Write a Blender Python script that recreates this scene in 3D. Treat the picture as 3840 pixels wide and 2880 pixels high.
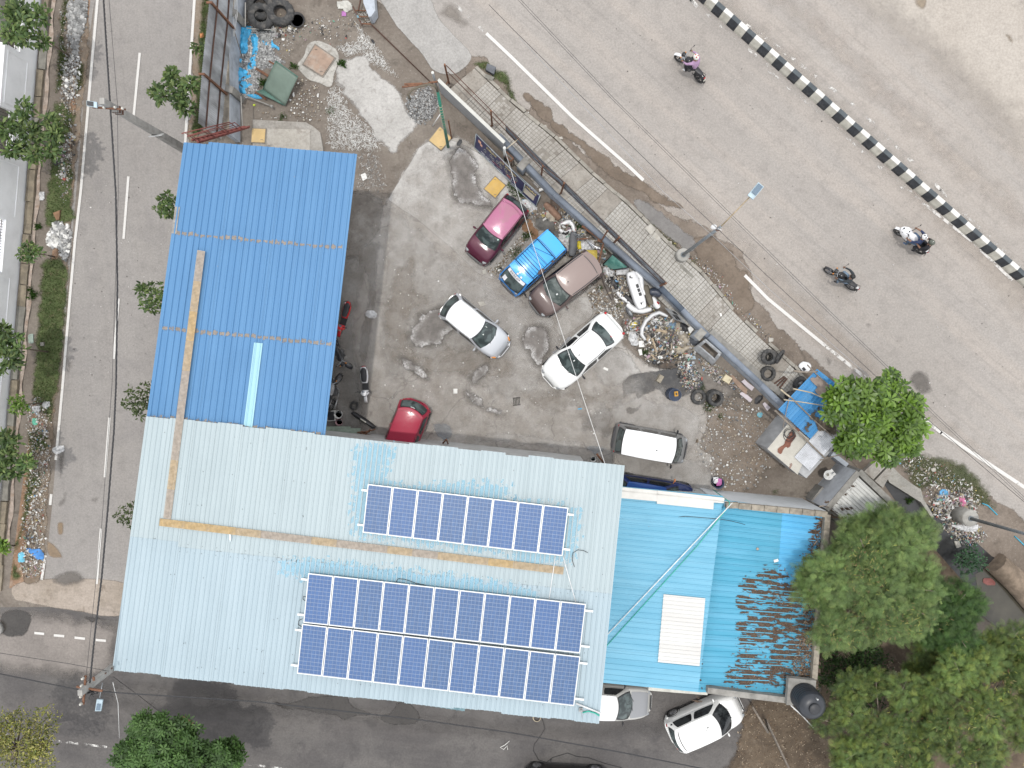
import bpy, bmesh, math, random
import numpy as np
from mathutils import Vector, Matrix, Euler
random.seed(7); RNG = np.random.default_rng(7)
for o in list(bpy.data.objects): bpy.data.objects.remove(o)
SC = bpy.context.scene
COL = SC.collection
R = math.radians
# ---------------------------------------------------------------- camera (a drone about 35 m up, looking almost straight down)
CAMH, TILT, FPX = 35.0, R(3.0), 2713.0
cam_d = bpy.data.cameras.new('camera'); cam = bpy.data.objects.new('camera', cam_d); COL.objects.link(cam)
cam.location = (0, 0, CAMH); cam.rotation_euler = (-TILT, 0, 0)
cam_d.sensor_width = 36.0; cam_d.lens = 36.0*FPX/3840.0; cam_d.clip_end = 600; cam_d.clip_start = .5
SC.camera = cam
# ---------------------------------------------------------------- sky, sun, exposure
SUN_EL, SUN_AZ = 85.0, 300.0      # degrees; azimuth clockwise from +y (top of the picture)
w = bpy.data.worlds.new('World'); SC.world = w; w.use_nodes = True
nt = w.node_tree; nt.nodes.clear()
sky = nt.nodes.new('ShaderNodeTexSky'); sky.sky_type = 'NISHITA'; sky.sun_disc = False
sky.sun_elevation = R(SUN_EL); sky.sun_rotation = R(SUN_AZ); sky.air_density = 1.0; sky.dust_density = 1.5; sky.ozone_density = 1.0
haze = nt.nodes.new('ShaderNodeMixRGB'); haze.inputs[0].default_value = .8; haze.inputs[2].default_value = (11.9, 12.0, 12.2, 1)   # thin bright overcast
bg = nt.nodes.new('ShaderNodeBackground'); bg.inputs[1].default_value = .13
out = nt.nodes.new('ShaderNodeOutputWorld')
nt.links.new(sky.outputs[0], haze.inputs[1]); nt.links.new(haze.outputs[0], bg.inputs[0]); nt.links.new(bg.outputs[0], out.inputs[0])
sd = bpy.data.lights.new('sun', 'SUN'); sd.energy = 1.5; sd.angle = R(1.2); sd.color = (1, .965, .91)
sun = bpy.data.objects.new('sun', sd); COL.objects.link(sun)
az = R(SUN_AZ); el = R(SUN_EL)
SUNV = Vector((math.sin(az)*math.cos(el), math.cos(az)*math.cos(el), math.sin(el)))
sun.rotation_euler = SUNV.to_track_quat('Z', 'Y').to_euler(); sun.location = SUNV*60
SC.view_settings.view_transform = 'Standard'; SC.view_settings.look = 'None'
SC.view_settings.gamma = 1; SC.view_settings.use_curve_mapping = False
SC.view_settings.exposure = 0.14
SC.render.engine = 'CYCLES'
SC.cycles.max_bounces = 6; SC.cycles.transparent_max_bounces = 16; SC.cycles.use_denoising = True
# ---------------------------------------------------------------- where a spot of the plan lies on the ground (or at height z)
CT, ST = math.cos(-TILT), math.sin(-TILT)
def P(u, v, z=0.0):
 x, y = (u-1920.0)/FPX, (1440.0-v)/FPX
 dy, dz = y*CT + ST, y*ST - CT
 t = (z-CAMH)/dz
 return Vector((x*t, dy*t, z))
def T(c, r, x, y, z=0.0): return P(960*c + x/2.304, 720*r + y/2.304, z)
def D(x, y, z=0.0): return P(x*1.736, y*1.736, z)
def CR(x0, y0, s): return lambda x, y, z=0.0: P(x0+x/s, y0+y/s, z)
cA, cB, cC, cE = CR(1720,720,3.95), CR(1980,1140,4.88), CR(1700,480,5.183), CR(2100,880,5.183)
cF, cG, cH, cI = CR(2320,1120,4.608), CR(2800,1300,3.455), CR(1200,1060,2.765), CR(700,0,3.072)
cJ, cK = CR(1260,0,10.05), CR(1580,200,2.962)
def TL(c, r, pts, z=0.0): return [T(c, r, x, y, z) for x, y in pts]
def DL(pts, z=0.0): return [D(x, y, z) for x, y in pts]
# ---------------------------------------------------------------- objects, parts, labels
def thing(name, label, cat, loc=(0,0,0), rz=0, group=None):
 o = bpy.data.objects.new(name, None); o.empty_display_size = .3; COL.objects.link(o)
 o.location = loc; o.rotation_euler = (0, 0, rz); o['label'] = label; o['category'] = cat
 if group: o['group'] = group
 return o
def tag(o, label, cat, group=None, kind=None):
 o['label'] = label; o['category'] = cat
 if group: o['group'] = group
 if kind: o['kind'] = kind
 return o
def copy_tree(o, parent=None, depth=0):
 c = o.copy(); COL.objects.link(c)
 if parent: c.parent = parent
 for ch in KIDS.get(o.name, []):
  copy_tree(ch, c, depth+1)
 return c
KIDS = {}
def setparent(o, parent):
 o.parent = parent; KIDS.setdefault(parent.name, []).append(o)
def frame_from(d, up=Vector((0,0,1))):
 d = Vector(d).normalized()
 if abs(d.dot(up)) > .99: up = Vector((1,0,0))
 x = d; y = up.cross(x).normalized(); z = x.cross(y)
 return Matrix((x, y, z)).transposed()
class MB:
 def __init__(s): s.V=[]; s.F=[]; s.S=[]; s.M=[]
 def add(s, V, F, smooth=False, mi=0):
  n = len(s.V); s.V += [tuple(v) for v in V]
  for f in F: s.F.append(tuple(i+n for i in f)); s.S.append(smooth); s.M.append(mi)
  return s
 def box(s, c, size, rz=0, rot=None, mi=0, taper=1.0):
  m = rot if rot is not None else Matrix.Rotation(rz, 3, 'Z'); c = Vector(c); a,b,h = size[0]/2, size[1]/2, size[2]/2
  V = [c + m @ Vector((x*a*(taper if z>0 else 1), y*b*(taper if z>0 else 1), z*h)) for z in (-1,1) for x,y in ((-1,-1),(1,-1),(1,1),(-1,1))]
  return s.add(V, [(3,2,1,0),(4,5,6,7),(0,1,5,4),(1,2,6,5),(2,3,7,6),(3,0,4,7)], False, mi)
 def beam(s, p0, p1, w, h, mi=0):
  p0, p1 = Vector(p0), Vector(p1); d = p1-p0
  return s.box((p0+p1)/2, (d.length, w, h), rot=frame_from(d), mi=mi)
 def tube(s, pts, r, n=8, mi=0, smooth=True, caps=True):
  pts = [Vector(p) for p in pts]; V=[]; F=[]; k=len(pts)
  for i, p in enumerate(pts):
   d = (pts[min(i+1,k-1)] - pts[max(i-1,0)]); m = frame_from(d)
   rr = r[i] if isinstance(r, (list, tuple)) else r
   for j in range(n):
    a = 2*math.pi*j/n; V.append(p + m @ Vector((0, math.cos(a)*rr, math.sin(a)*rr)))
  for i in range(k-1):
   for j in range(n):
    F.append((i*n+j, i*n+(j+1)%n, (i+1)*n+(j+1)%n, (i+1)*n+j))
  s.add(V, F, smooth, mi)
  if caps: s.add([],[]); b=len(s.V)-k*n; s.F += [tuple(b+j for j in reversed(range(n))), tuple(b+(k-1)*n+j for j in range(n))]; s.S += [False]*2; s.M += [mi]*2
  return s
 def lathe(s, prof, n=20, c=(0,0,0), rot=None, mi=0, smooth=True, caps=True):
  m = rot if rot is not None else Matrix.Identity(3); c = Vector(c); V=[]; F=[]; k=len(prof)
  for r_, z in prof:
   for j in range(n):
    a=2*math.pi*j/n; V.append(c + m @ Vector((r_*math.cos(a), r_*math.sin(a), z)))
  for i in range(k-1):
   for j in range(n): F.append((i*n+j, i*n+(j+1)%n, (i+1)*n+(j+1)%n, (i+1)*n+j))
  if caps and prof[0][0] > 1e-4: F.append(tuple(reversed(range(n))))
  if caps and prof[-1][0] > 1e-4: F.append(tuple((k-1)*n+j for j in range(n)))
  return s.add(V, F, smooth, mi)
 def ell(s, c, ax, n=12, m=8, rot=None, mi=0):
  prof=[(max(1e-5, math.sin(math.pi*i/m)), -math.cos(math.pi*i/m)) for i in range(m+1)]
  R_ = rot if rot is not None else Matrix.Identity(3); c=Vector(c); V=[]; F=[]
  for r_, z in prof:
   for j in range(n):
    a=2*math.pi*j/n; V.append(c + R_ @ Vector((ax[0]*r_*math.cos(a), ax[1]*r_*math.sin(a), ax[2]*z)))
  for i in range(m):
   for j in range(n): F.append((i*n+j, i*n+(j+1)%n, (i+1)*n+(j+1)%n, (i+1)*n+j))
  return s.add(V, F, True, mi)
 def torus(s, c, R0, r0, rot=None, n=24, m=8, mi=0, flat=1.0):
  R_ = rot if rot is not None else Matrix.Identity(3); c=Vector(c); V=[]; F=[]
  for i in range(n):
   a=2*math.pi*i/n
   for j in range(m):
    b=2*math.pi*j/m; rr=R0+r0*math.cos(b)
    V.append(c + R_ @ Vector((rr*math.cos(a), rr*math.sin(a), r0*flat*math.sin(b))))
  for i in range(n):
   for j in range(m): F.append((i*m+j, ((i+1)%n)*m+j, ((i+1)%n)*m+(j+1)%m, i*m+(j+1)%m))
  return s.add(V, F, True, mi)
 def prism(s, pts, z0, z1, mi=0):
  n=len(pts); ar=sum(pts[i][0]*pts[(i+1)%n][1]-pts[(i+1)%n][0]*pts[i][1] for i in range(n))
  if ar < 0: pts=list(reversed(pts))
  V=[(p[0],p[1],z0) for p in pts]+[(p[0],p[1],z1) for p in pts]
  return s.add(V, [tuple(reversed(range(n))), tuple(range(n,2*n))]+[(i,(i+1)%n,n+(i+1)%n,n+i) for i in range(n)], False, mi)
 def grid(s, fn, nu, nv, smooth=True, mi=0, flip=False):
  V=[fn(i/nu, j/nv) for i in range(nu+1) for j in range(nv+1)]
  F=[(i*(nv+1)+j, (i+1)*(nv+1)+j, (i+1)*(nv+1)+j+1, i*(nv+1)+j+1) for i in range(nu) for j in range(nv)]
  if flip: F=[tuple(reversed(f)) for f in F]
  return s.add(V, F, smooth, mi)
 def mesh(s, name, mats):
  me=bpy.data.meshes.new(name); me.from_pydata(s.V, [], s.F)
  for m in (mats if isinstance(mats,(list,tuple)) else [mats]): me.materials.append(m)
  me.polygons.foreach_set('use_smooth', s.S)
  if any(s.M): me.polygons.foreach_set('material_index', s.M)
  me.update(); return me
 def obj(s, name, mats, parent=None, world=False, weld=0, merge_normals=False):
  me=s.mesh(name, mats)
  if weld:
   bm=bmesh.new(); bm.from_mesh(me); bmesh.ops.remove_doubles(bm, verts=bm.verts, dist=weld); bmesh.ops.recalc_face_normals(bm, faces=bm.faces); bm.to_mesh(me); bm.free()
  o=bpy.data.objects.new(name, me); COL.objects.link(o)
  if parent is not None:
   setparent(o, parent)
   if world: o.location = (-parent.location[0], -parent.location[1], -parent.location[2])
  return o
def place(me, name, loc, rot=(0,0,0), scale=(1,1,1), parent=None):
 o=bpy.data.objects.new(name, me); COL.objects.link(o); o.location=loc; o.rotation_euler=rot; o.scale=scale
 if parent is not None: setparent(o, parent)
 return o
# ---------------------------------------------------------------- materials
MATS={}
def newmat(name):
 m=bpy.data.materials.new(name); m.use_nodes=True; t=m.node_tree; t.nodes.clear()
 o=t.nodes.new('ShaderNodeOutputMaterial'); b=t.nodes.new('ShaderNodeBsdfPrincipled'); t.links.new(b.outputs[0], o.inputs[0])
 return m, t, b, o
def N(t, typ, **kw):
 n=t.nodes.new('ShaderNode'+typ)
 for k, v in kw.items():
  if k.startswith('i_'):
   key=k[2:]; key=int(key) if key.isdigit() else key.replace('_',' ')
   n.inputs[key].default_value=v
  else: setattr(n, k, v)
 return n
def coords(t, scale=(1,1,1), rot=(0,0,0), world=False):
 g = N(t,'NewGeometry').outputs['Position'] if world else N(t,'TexCoord').outputs['Object']
 mp=N(t,'Mapping')
 if any(rot): mp.vector_type='TEXTURE'; scale=tuple(1/x for x in scale); rot=tuple(-x for x in rot)
 mp.inputs['Scale'].default_value=scale; mp.inputs['Rotation'].default_value=rot
 t.links.new(g, mp.inputs[0]); return mp.outputs[0]
def noise(t, vec, scale, detail=4, rough=.6, dist=0):
 n=N(t,'TexNoise'); n.inputs['Scale'].default_value=scale; n.inputs['Detail'].default_value=detail; n.inputs['Roughness'].default_value=rough; n.inputs['Distortion'].default_value=dist
 t.links.new(vec, n.inputs['Vector']); return n.outputs[0]
def ramp(t, f, a, b, smooth=True):
 n=N(t,'MapRange'); n.inputs[1].default_value=a; n.inputs[2].default_value=b
 if smooth: n.interpolation_type='SMOOTHSTEP'
 t.links.new(f, n.inputs[0]); return n.outputs[0]
def mixc(t, f, a, b):
 n=N(t,'MixRGB')
 if isinstance(f,(int,float)): n.inputs[0].default_value=f
 else: t.links.new(f, n.inputs[0])
 for i, v in ((1,a),(2,b)):
  if isinstance(v,(tuple,list)): n.inputs[i].default_value=(*v[:3],1)
  else: t.links.new(v, n.inputs[i])
 return n.outputs[0]
def math2(t, op, a, b):
 n=N(t,'Math', operation=op)
 for i, v in ((0,a),(1,b)):
  if isinstance(v,(int,float)): n.inputs[i].default_value=v
  else: t.links.new(v, n.inputs[i])
 return n.outputs[0]
def bump(t, b, h, strength=.3, dist=.02):
 n=N(t,'Bump'); n.inputs['Strength'].default_value=strength; n.inputs['Distance'].default_value=dist
 t.links.new(h, n.inputs['Height']); t.links.new(n.outputs[0], b.inputs['Normal'])
def M(name, col, rough=.6, metal=0, var=.15, scale=3, bmp=0, coat=0, dirt=0, dirtcol=(.2,.16,.12), spec=.5, world=False, stretch=(1,1,1), rot=(0,0,0)):
 if name in MATS: return MATS[name]
 m,t,b,o=newmat(name); v=coords(t, stretch, rot, world)
 n1=noise(t, v, scale, 5)
 c=mixc(t, ramp(t,n1,.3,.7), tuple(x*(1-var) for x in col), tuple(min(1,x*(1+var)) for x in col))
 if dirt:
  n2=noise(t, v, scale*.45+.7, 6, .65)
  c=mixc(t, math2(t,'MULTIPLY', ramp(t,n2,.48,.72), dirt), c, dirtcol)
 t.links.new(c, b.inputs['Base Color'])
 b.inputs['Roughness'].default_value=rough; b.inputs['Metallic'].default_value=metal
 b.inputs['Coat Weight'].default_value=coat; b.inputs['Coat Roughness'].default_value=.06; b.inputs['Specular IOR Level'].default_value=spec
 if bmp: bump(t, b, noise(t, v, scale*8, 4), bmp, .02)
 MATS[name]=m; return m
def ATT(name, rough=.7, trans=0, spec=.3, var=.2, metal=0):
 """colour from the mesh attribute 'col' (each leaf or scrap has its own)"""
 if name in MATS: return MATS[name]
 m,t,b,o=newmat(name); a=N(t,'Attribute', attribute_name='col')
 c=mixc(t, ramp(t, noise(t, coords(t), 9, 3), .3, .7), (1-var,)*3, (1,1,1))
 mu=N(t,'MixRGB', blend_type='MULTIPLY'); mu.inputs[0].default_value=1; t.links.new(a.outputs['Color'], mu.inputs[1]); t.links.new(c, mu.inputs[2])
 t.links.new(mu.outputs[0], b.inputs['Base Color']); b.inputs['Roughness'].default_value=rough; b.inputs['Specular IOR Level'].default_value=spec; b.inputs['Metallic'].default_value=metal
 if trans:
  tr=N(t,'BsdfTranslucent'); t.links.new(mu.outputs[0], tr.inputs[0]); mx=N(t,'MixShader'); mx.inputs[0].default_value=trans
  t.links.new(b.outputs[0], mx.inputs[1]); t.links.new(tr.outputs[0], mx.inputs[2]); t.links.new(mx.outputs[0], o.inputs[0])
 MATS[name]=m; return m
def GROUND(name, c1, c2, c3=None, big=.25, fine=9, streak=None, rough=.85, soft=0, amp=0, ascale=1.2, alpha=1.0, bmp=.25, rim=None, speck=0, speckcol=(.6,.58,.55), spec=.3, cracks=0, wet=0):
 """ground surfaces: broad mottling c1-c2, stains c3, grain; soft>0 fades out at the outline through the attribute 'sd'"""
 if name in MATS: return MATS[name]
 m,t,b,o=newmat(name); v=coords(t, world=True)
 n1=noise(t, v, big, 6, .6); c=mixc(t, ramp(t,n1,.35,.65), c1, c2)
 if streak is not None:
  ang, col, amt = streak
  vs=coords(t, (.06,1,1), (0,0,-ang), True); ns=noise(t, vs, .8, 4, .55)
  c=mixc(t, math2(t,'MULTIPLY', ramp(t,ns,.42,.66), amt), c, col)
  vs2=coords(t, (.04,1,1), (0,0,-ang), True); ns2=noise(t, vs2, 5, 3, .6)
  c=mixc(t, math2(t,'MULTIPLY', ramp(t,ns2,.5,.75), amt*.45), c, tuple(x*.72 for x in c1))
 if c3 is not None:
  n2=noise(t, v, big*3.1, 7, .68, .6); c=mixc(t, math2(t,'MULTIPLY', ramp(t,n2,.52,.70), .75), c, c3)
 nf=noise(t, v, fine, 5, .75); nf2=noise(t, v, fine*6, 2, .7)
 g=N(t,'MixRGB', blend_type='MULTIPLY'); g.inputs[0].default_value=1
 c=mixc(t, math2(t,'MULTIPLY',ramp(t,noise(t,v,1.7,9,.72),.46,.66),.35), c, tuple(x*.70 for x in c1)); t.links.new(c, g.inputs[1]); t.links.new(mixc(t, ramp(t, math2(t,'ADD', math2(t,'MULTIPLY',nf,.6), math2(t,'MULTIPLY',nf2,.4)), .32,.68), (.80,.80,.80), (1.18,1.18,1.18)), g.inputs[2]); c=g.outputs[0]
 if cracks:
  vo=N(t,'TexVoronoi', feature='DISTANCE_TO_EDGE'); vo.inputs['Scale'].default_value=cracks
  nd=N(t,'TexNoise'); nd.inputs['Scale'].default_value=2.2; t.links.new(v, nd.inputs['Vector'])
  ad=N(t,'MixRGB', blend_type='ADD'); ad.inputs[0].default_value=.5; t.links.new(v, ad.inputs[1]); t.links.new(nd.outputs[1], ad.inputs[2]); t.links.new(ad.outputs[0], vo.inputs['Vector'])
  c=mixc(t, math2(t,'MULTIPLY', ramp(t, vo.outputs[0], .010, .002), .65), c, tuple(x*.35 for x in c1))
 if speck:
  ns=noise(t, v, 14, 3, .6); c=mixc(t, math2(t,'MULTIPLY', ramp(t,ns,.66,.72), speck), c, speckcol)
 if soft:
  sdn=N(t,'Attribute', attribute_name='sd').outputs['Fac']
  na=noise(t, v, ascale, 6, .62); f=math2(t,'ADD', sdn, math2(t,'MULTIPLY', math2(t,'SUBTRACT', na, .5), amp*2))
  a=math2(t,'MULTIPLY', ramp(t, f, 0, soft), alpha)
  if rim is not None:
   rc, rw, rs = rim
   nr=noise(t, v, 15, 5, .75, 1.5); band=math2(t,'MULTIPLY', ramp(t,f,.0,rw*.25), ramp(t,f,rw,rw*.3)); 
   rmask=math2(t,'MULTIPLY', band, ramp(t,nr,.44,.56)); c=mixc(t, math2(t,'MULTIPLY',math2(t,'MULTIPLY',rmask,ramp(t,noise(t,v,1.1,4),.40,.62)),rs), c, rc)
  t.links.new(a, b.inputs['Alpha'])
 t.links.new(c, b.inputs['Base Color']); b.inputs['Roughness'].default_value=rough; b.inputs['Specular IOR Level'].default_value=spec
 if bmp: bump(t, b, nf, bmp, .015)
 MATS[name]=m; return m
# ---------------------------------------------------------------- outlines, patches, scatter
def smooth_poly(pts, k=5):
 n=len(pts); out=[]
 for i in range(n):
  p0,p1,p2,p3=(np.array(pts[(i+j-1)%n][:2]) for j in range(4))
  for s in range(k):
   u=s/k; out.append(.5*((2*p1)+(-p0+p2)*u+(2*p0-5*p1+4*p2-p3)*u*u+(-p0+3*p1-3*p2+p3)*u**3))
 return np.array(out)
def sdist(X, Y, poly):
 """signed distance to a closed outline, positive inside"""
 p=np.asarray(poly)[:, :2]; q=np.roll(p,-1,0); d=np.full(X.shape, 1e9); ins=np.zeros(X.shape, bool)
 for a, b in zip(p, q):
  e=b-a; L=max(e@e,1e-9); tt=np.clip(((X-a[0])*e[0]+(Y-a[1])*e[1])/L,0,1)
  d=np.minimum(d, np.hypot(X-a[0]-tt*e[0], Y-a[1]-tt*e[1]))
  c=((a[1]>Y)!=(b[1]>Y)) & (X < (b[0]-a[0])*(Y-a[1])/(b[1]-a[1]+1e-12)+a[0]); ins^=c
 return np.where(ins, d, -d)
def np_mesh(name, V, F, mats, col=None, sdv=None, smooth=False):
 """F: (n,k) array of equal-sized faces"""
 me=bpy.data.meshes.new(name); V=np.ascontiguousarray(V, np.float32); F=np.ascontiguousarray(F, np.int32); n,k=F.shape
 me.vertices.add(len(V)); me.vertices.foreach_set('co', V.ravel()); me.loops.add(n*k); me.loops.foreach_set('vertex_index', F.ravel())
 me.polygons.add(n); me.polygons.foreach_set('loop_start', np.arange(0,n*k,k,dtype=np.int32)); me.polygons.foreach_set('loop_total', np.full(n,k,np.int32))
 if smooth: me.polygons.foreach_set('use_smooth', np.ones(n,bool))
 for m in (mats if isinstance(mats,(list,tuple)) else [mats]): me.materials.append(m)
 me.update(calc_edges=True)
 if col is not None:
  a=me.attributes.new('col','FLOAT_COLOR','POINT'); c=np.ones((len(V),4),np.float32); c[:,:3]=col; a.data.foreach_set('color', c.ravel())
 if sdv is not None:
  a=me.attributes.new('sd','FLOAT','POINT'); a.data.foreach_set('value', np.ascontiguousarray(sdv,np.float32))
 me.validate(); return me
def link(name, me, parent=None, world=False):
 o=bpy.data.objects.new(name, me); COL.objects.link(o)
 if parent is not None:
  setparent(o,parent)
  if world: o.location=tuple(-x for x in parent.location)
 return o
def patch(name, pts, z, mat, res=.16, margin=.5, curve=True, kind='structure', label=None, cat='ground', zf=None, cut=None):
 poly=smooth_poly(pts) if curve else np.array([tuple(p)[:2] for p in pts])
 lo=poly.min(0)-margin; hi=poly.max(0)+margin
 nx=max(2,int((hi[0]-lo[0])/res)); ny=max(2,int((hi[1]-lo[1])/res))
 X,Y=np.meshgrid(np.linspace(lo[0],hi[0],nx+1), np.linspace(lo[1],hi[1],ny+1), indexing='ij'); S=sdist(X,Y,poly)
 idx=np.arange((nx+1)*(ny+1)).reshape(nx+1,ny+1)
 F=np.stack([idx[:-1,:-1],idx[1:,:-1],idx[1:,1:],idx[:-1,1:]],-1).reshape(-1,4)
 s=S.ravel(); keep=(s[F].max(1) > -margin)
 F=F[keep]; Z=np.full(X.shape, z) if zf is None else z+zf(X,Y,S)
 used=np.unique(F); mp=np.full(s.size,-1); mp[used]=np.arange(used.size)
 V=np.stack([X.ravel(),Y.ravel(),Z.ravel()],1)[used]
 me=np_mesh(name, V, mp[F], mat, sdv=s[used], smooth=zf is not None)
 o=link(name, me); tag(o, label or name.replace('_',' '), cat, kind=kind); return o
def inside(poly, n, curve=True, edge=None):
 """n random spots in an outline; edge: denser towards the inside by that many metres"""
 poly=smooth_poly(poly) if curve else np.array([tuple(p)[:2] for p in poly]); lo=poly.min(0); hi=poly.max(0); out=np.zeros((0,2))
 while len(out)<n:
  p=RNG.uniform(lo,hi,(n*3,2)); s=sdist(p[:,0],p[:,1],poly); k=s>0
  if edge: k&=RNG.uniform(0,1,len(s))<np.clip(s/edge,0,1)
  out=np.vstack([out,p[k]])
 return out[:n]
def rots(n, tilt=.3, yaw=None):
 """n random rotation matrices: a turn about z after tilts about x and y"""
 a=RNG.uniform(0,2*np.pi,n) if yaw is None else yaw; b=RNG.normal(0,tilt,n); c=RNG.normal(0,tilt,n)
 ca,sa,cb,sb,cc,sc=np.cos(a),np.sin(a),np.cos(b),np.sin(b),np.cos(c),np.sin(c); z=np.zeros(n); o=np.ones(n)
 Z=np.stack([ca,-sa,z,sa,ca,z,z,z,o],1).reshape(n,3,3); X=np.stack([o,z,z,z,cb,-sb,z,sb,cb],1).reshape(n,3,3); Y=np.stack([cc,z,sc,z,o,z,-sc,z,cc],1).reshape(n,3,3)
 return Z@X@Y
def swarm(name, tv, tf, pos, rot, scale, col, mat, parent=None, world=False, jit=0):
 """one mesh of many small pieces: template tv/tf placed at pos with rot and scale, one colour each"""
 tv=np.array(tv,float); tf=np.array(tf); n=len(pos); sc=np.asarray(scale,float)
 if sc.ndim==1: sc=np.repeat(sc[:,None],3,1)
 L=tv[None]*sc[:,None,:]
 if jit: L=L*(1+RNG.uniform(-jit,jit,L.shape))
 V=np.einsum('nij,nkj->nki', rot, L)+np.asarray(pos)[:,None,:]
 F=(tf[None]+(np.arange(n)*len(tv))[:,None,None]).reshape(-1,tf.shape[1])
 c=np.repeat(np.asarray(col),len(tv),0)
 return link(name, np_mesh(name, V.reshape(-1,3), F, mat, col=c), parent, world)
def palette(cols, n, var=.12):
 c=np.array(cols)[RNG.integers(0,len(cols),n)]; return np.clip(c*(1+RNG.normal(0,var,(n,1))),0,.95)
ROCK_V=[(-1,-.8,0),(.9,-1,0),(1,.9,0),(-.9,1,0),(-.5,-.5,.9),(.6,-.4,.7),(.45,.55,1),(-.55,.45,.75)]
ROCK_F=[(4,5,6,7),(0,1,5,4),(1,2,6,5),(2,3,7,6),(3,0,4,7)]
CHIP_V=[(-1,-.5,0),(.8,-.6,.12),(1,.5,0),(-.7,.6,.15)]; CHIP_F=[(0,1,2,3)]
LEAF_V=[(0,0,0),(.5,-.22,.07),(1,0,-.05),(.5,.22,.07)]; LEAF_F=[(0,1,2,3)]
STICK_V=[(-1,-.12,0),(1,-.12,.0),(1,.12,.0),(-1,.12,0),(-1,0,.2),(1,0,.2)]; STICK_F=[(0,1,5,4),(2,3,4,5)]

# ================================================================ GROUND, ROADS
RA = math.atan2(-955, 1140)                       # heading of the big road
gm_dirt = GROUND('dirt', (.155,.13,.108), (.205,.178,.15), (.10,.085,.07), big=.35, fine=7, speck=.35, bmp=.5)
gm_road = GROUND('old_asphalt', (.283,.260,.238), (.312,.288,.265), None, big=.12, fine=11, streak=(RA, (.335,.30,.268), .8), bmp=.12)
gm_left = GROUND('lane_asphalt', (.245,.229,.216), (.275,.257,.24), (.225,.21,.20), big=.2, fine=11, streak=(R(94), (.262,.243,.225), .5), bmp=.12, speck=.12, speckcol=(.12,.115,.11))
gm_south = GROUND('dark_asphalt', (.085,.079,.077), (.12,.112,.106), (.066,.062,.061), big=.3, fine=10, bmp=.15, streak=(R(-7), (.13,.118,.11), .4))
g = MB(); g.add([(-300,-300,0),(300,-300,0),(300,300,0),(-300,300,0)], [(0,1,2,3)]); tag(g.obj('ground', gm_dirt), 'bare brown dirt around the yard and roads', 'ground', kind='structure')
def flat(name, pts, z, mat, label, cat='road'):
 b=MB(); b.add([(p[0],p[1],z) for p in pts], [tuple(range(len(pts)))]); me=b.obj(name, mat)
 bm=bmesh.new(); bm.from_mesh(me.data); bmesh.ops.recalc_face_normals(bm, faces=bm.faces)
 for f in bm.faces:
  if f.normal.z<0: f.normal_flip()
 bm.to_mesh(me.data); bm.free(); return tag(me, label, cat, kind='structure')
flat('main_road', DL([(-1200,-1700),(760,-40),(1000,140),(1300,420),(1640,690),(1960,1020),(2400,1330),(4300,2900),(5200,-600),(2200,-3400)]), .004, gm_road, 'wide dusty asphalt road with a striped median')
flat('left_road', DL([(330,-3000),(190,0),(105,945),(70,1290),(330,1300),(400,600),(425,0),(560,-3000)]), .004, gm_left, 'grey asphalt lane beside the white compound wall')
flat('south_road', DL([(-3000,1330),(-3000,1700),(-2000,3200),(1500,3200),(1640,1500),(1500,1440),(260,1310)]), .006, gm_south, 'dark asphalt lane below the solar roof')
# paler stretches, stains and dust on the roads
sA=lambda n,c1,c2,soft,amp,c3=None,alpha=1,**k: GROUND(n,c1,c2,c3,soft=soft,amp=amp,alpha=alpha,**k)
patch('asphalt_stretch', DL([(-60,1310),(250,1335),(262,1400),(240,1470),(120,1470),(-60,1440)]), .010, sA('pale_lane',(.19,.17,.155),(.235,.21,.19),.9,.5,big=.4), cat='road')
patch('asphalt_stretch', DL([(240,1460),(700,1500),(1280,1560),(1500,1500),(1560,1560),(1200,1610),(600,1560),(250,1540)]), .011, sA('mid_lane',(.115,.107,.102),(.145,.134,.125),1.0,.8,alpha=.75,big=.4), cat='road')
patch('lane_crossing', DL([(30,1262),(110,1250),(270,1258),(262,1330),(160,1320),(55,1302),(28,1290)]), .012, sA('worn_slab',(.27,.228,.185),(.345,.295,.25),.08,.10,(.16,.125,.095),big=.5,speck=.2), cat='road')
wet=GROUND('wet_asphalt', (.045,.040,.036), (.06,.054,.048), None, soft=.12, amp=.2, rough=.22, bmp=.1, big=.6, alpha=.93, spec=.45)
wet2=GROUND('damp_stain', (.12,.108,.098), (.15,.135,.12), None, soft=.35, amp=.3, rough=.5, bmp=.15, big=.6, alpha=.8)
wet3=GROUND('drying_stain', (.20,.178,.155), (.235,.21,.185), None, soft=.5, amp=.35, rough=.7, bmp=.15, big=.6, alpha=.8)
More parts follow.
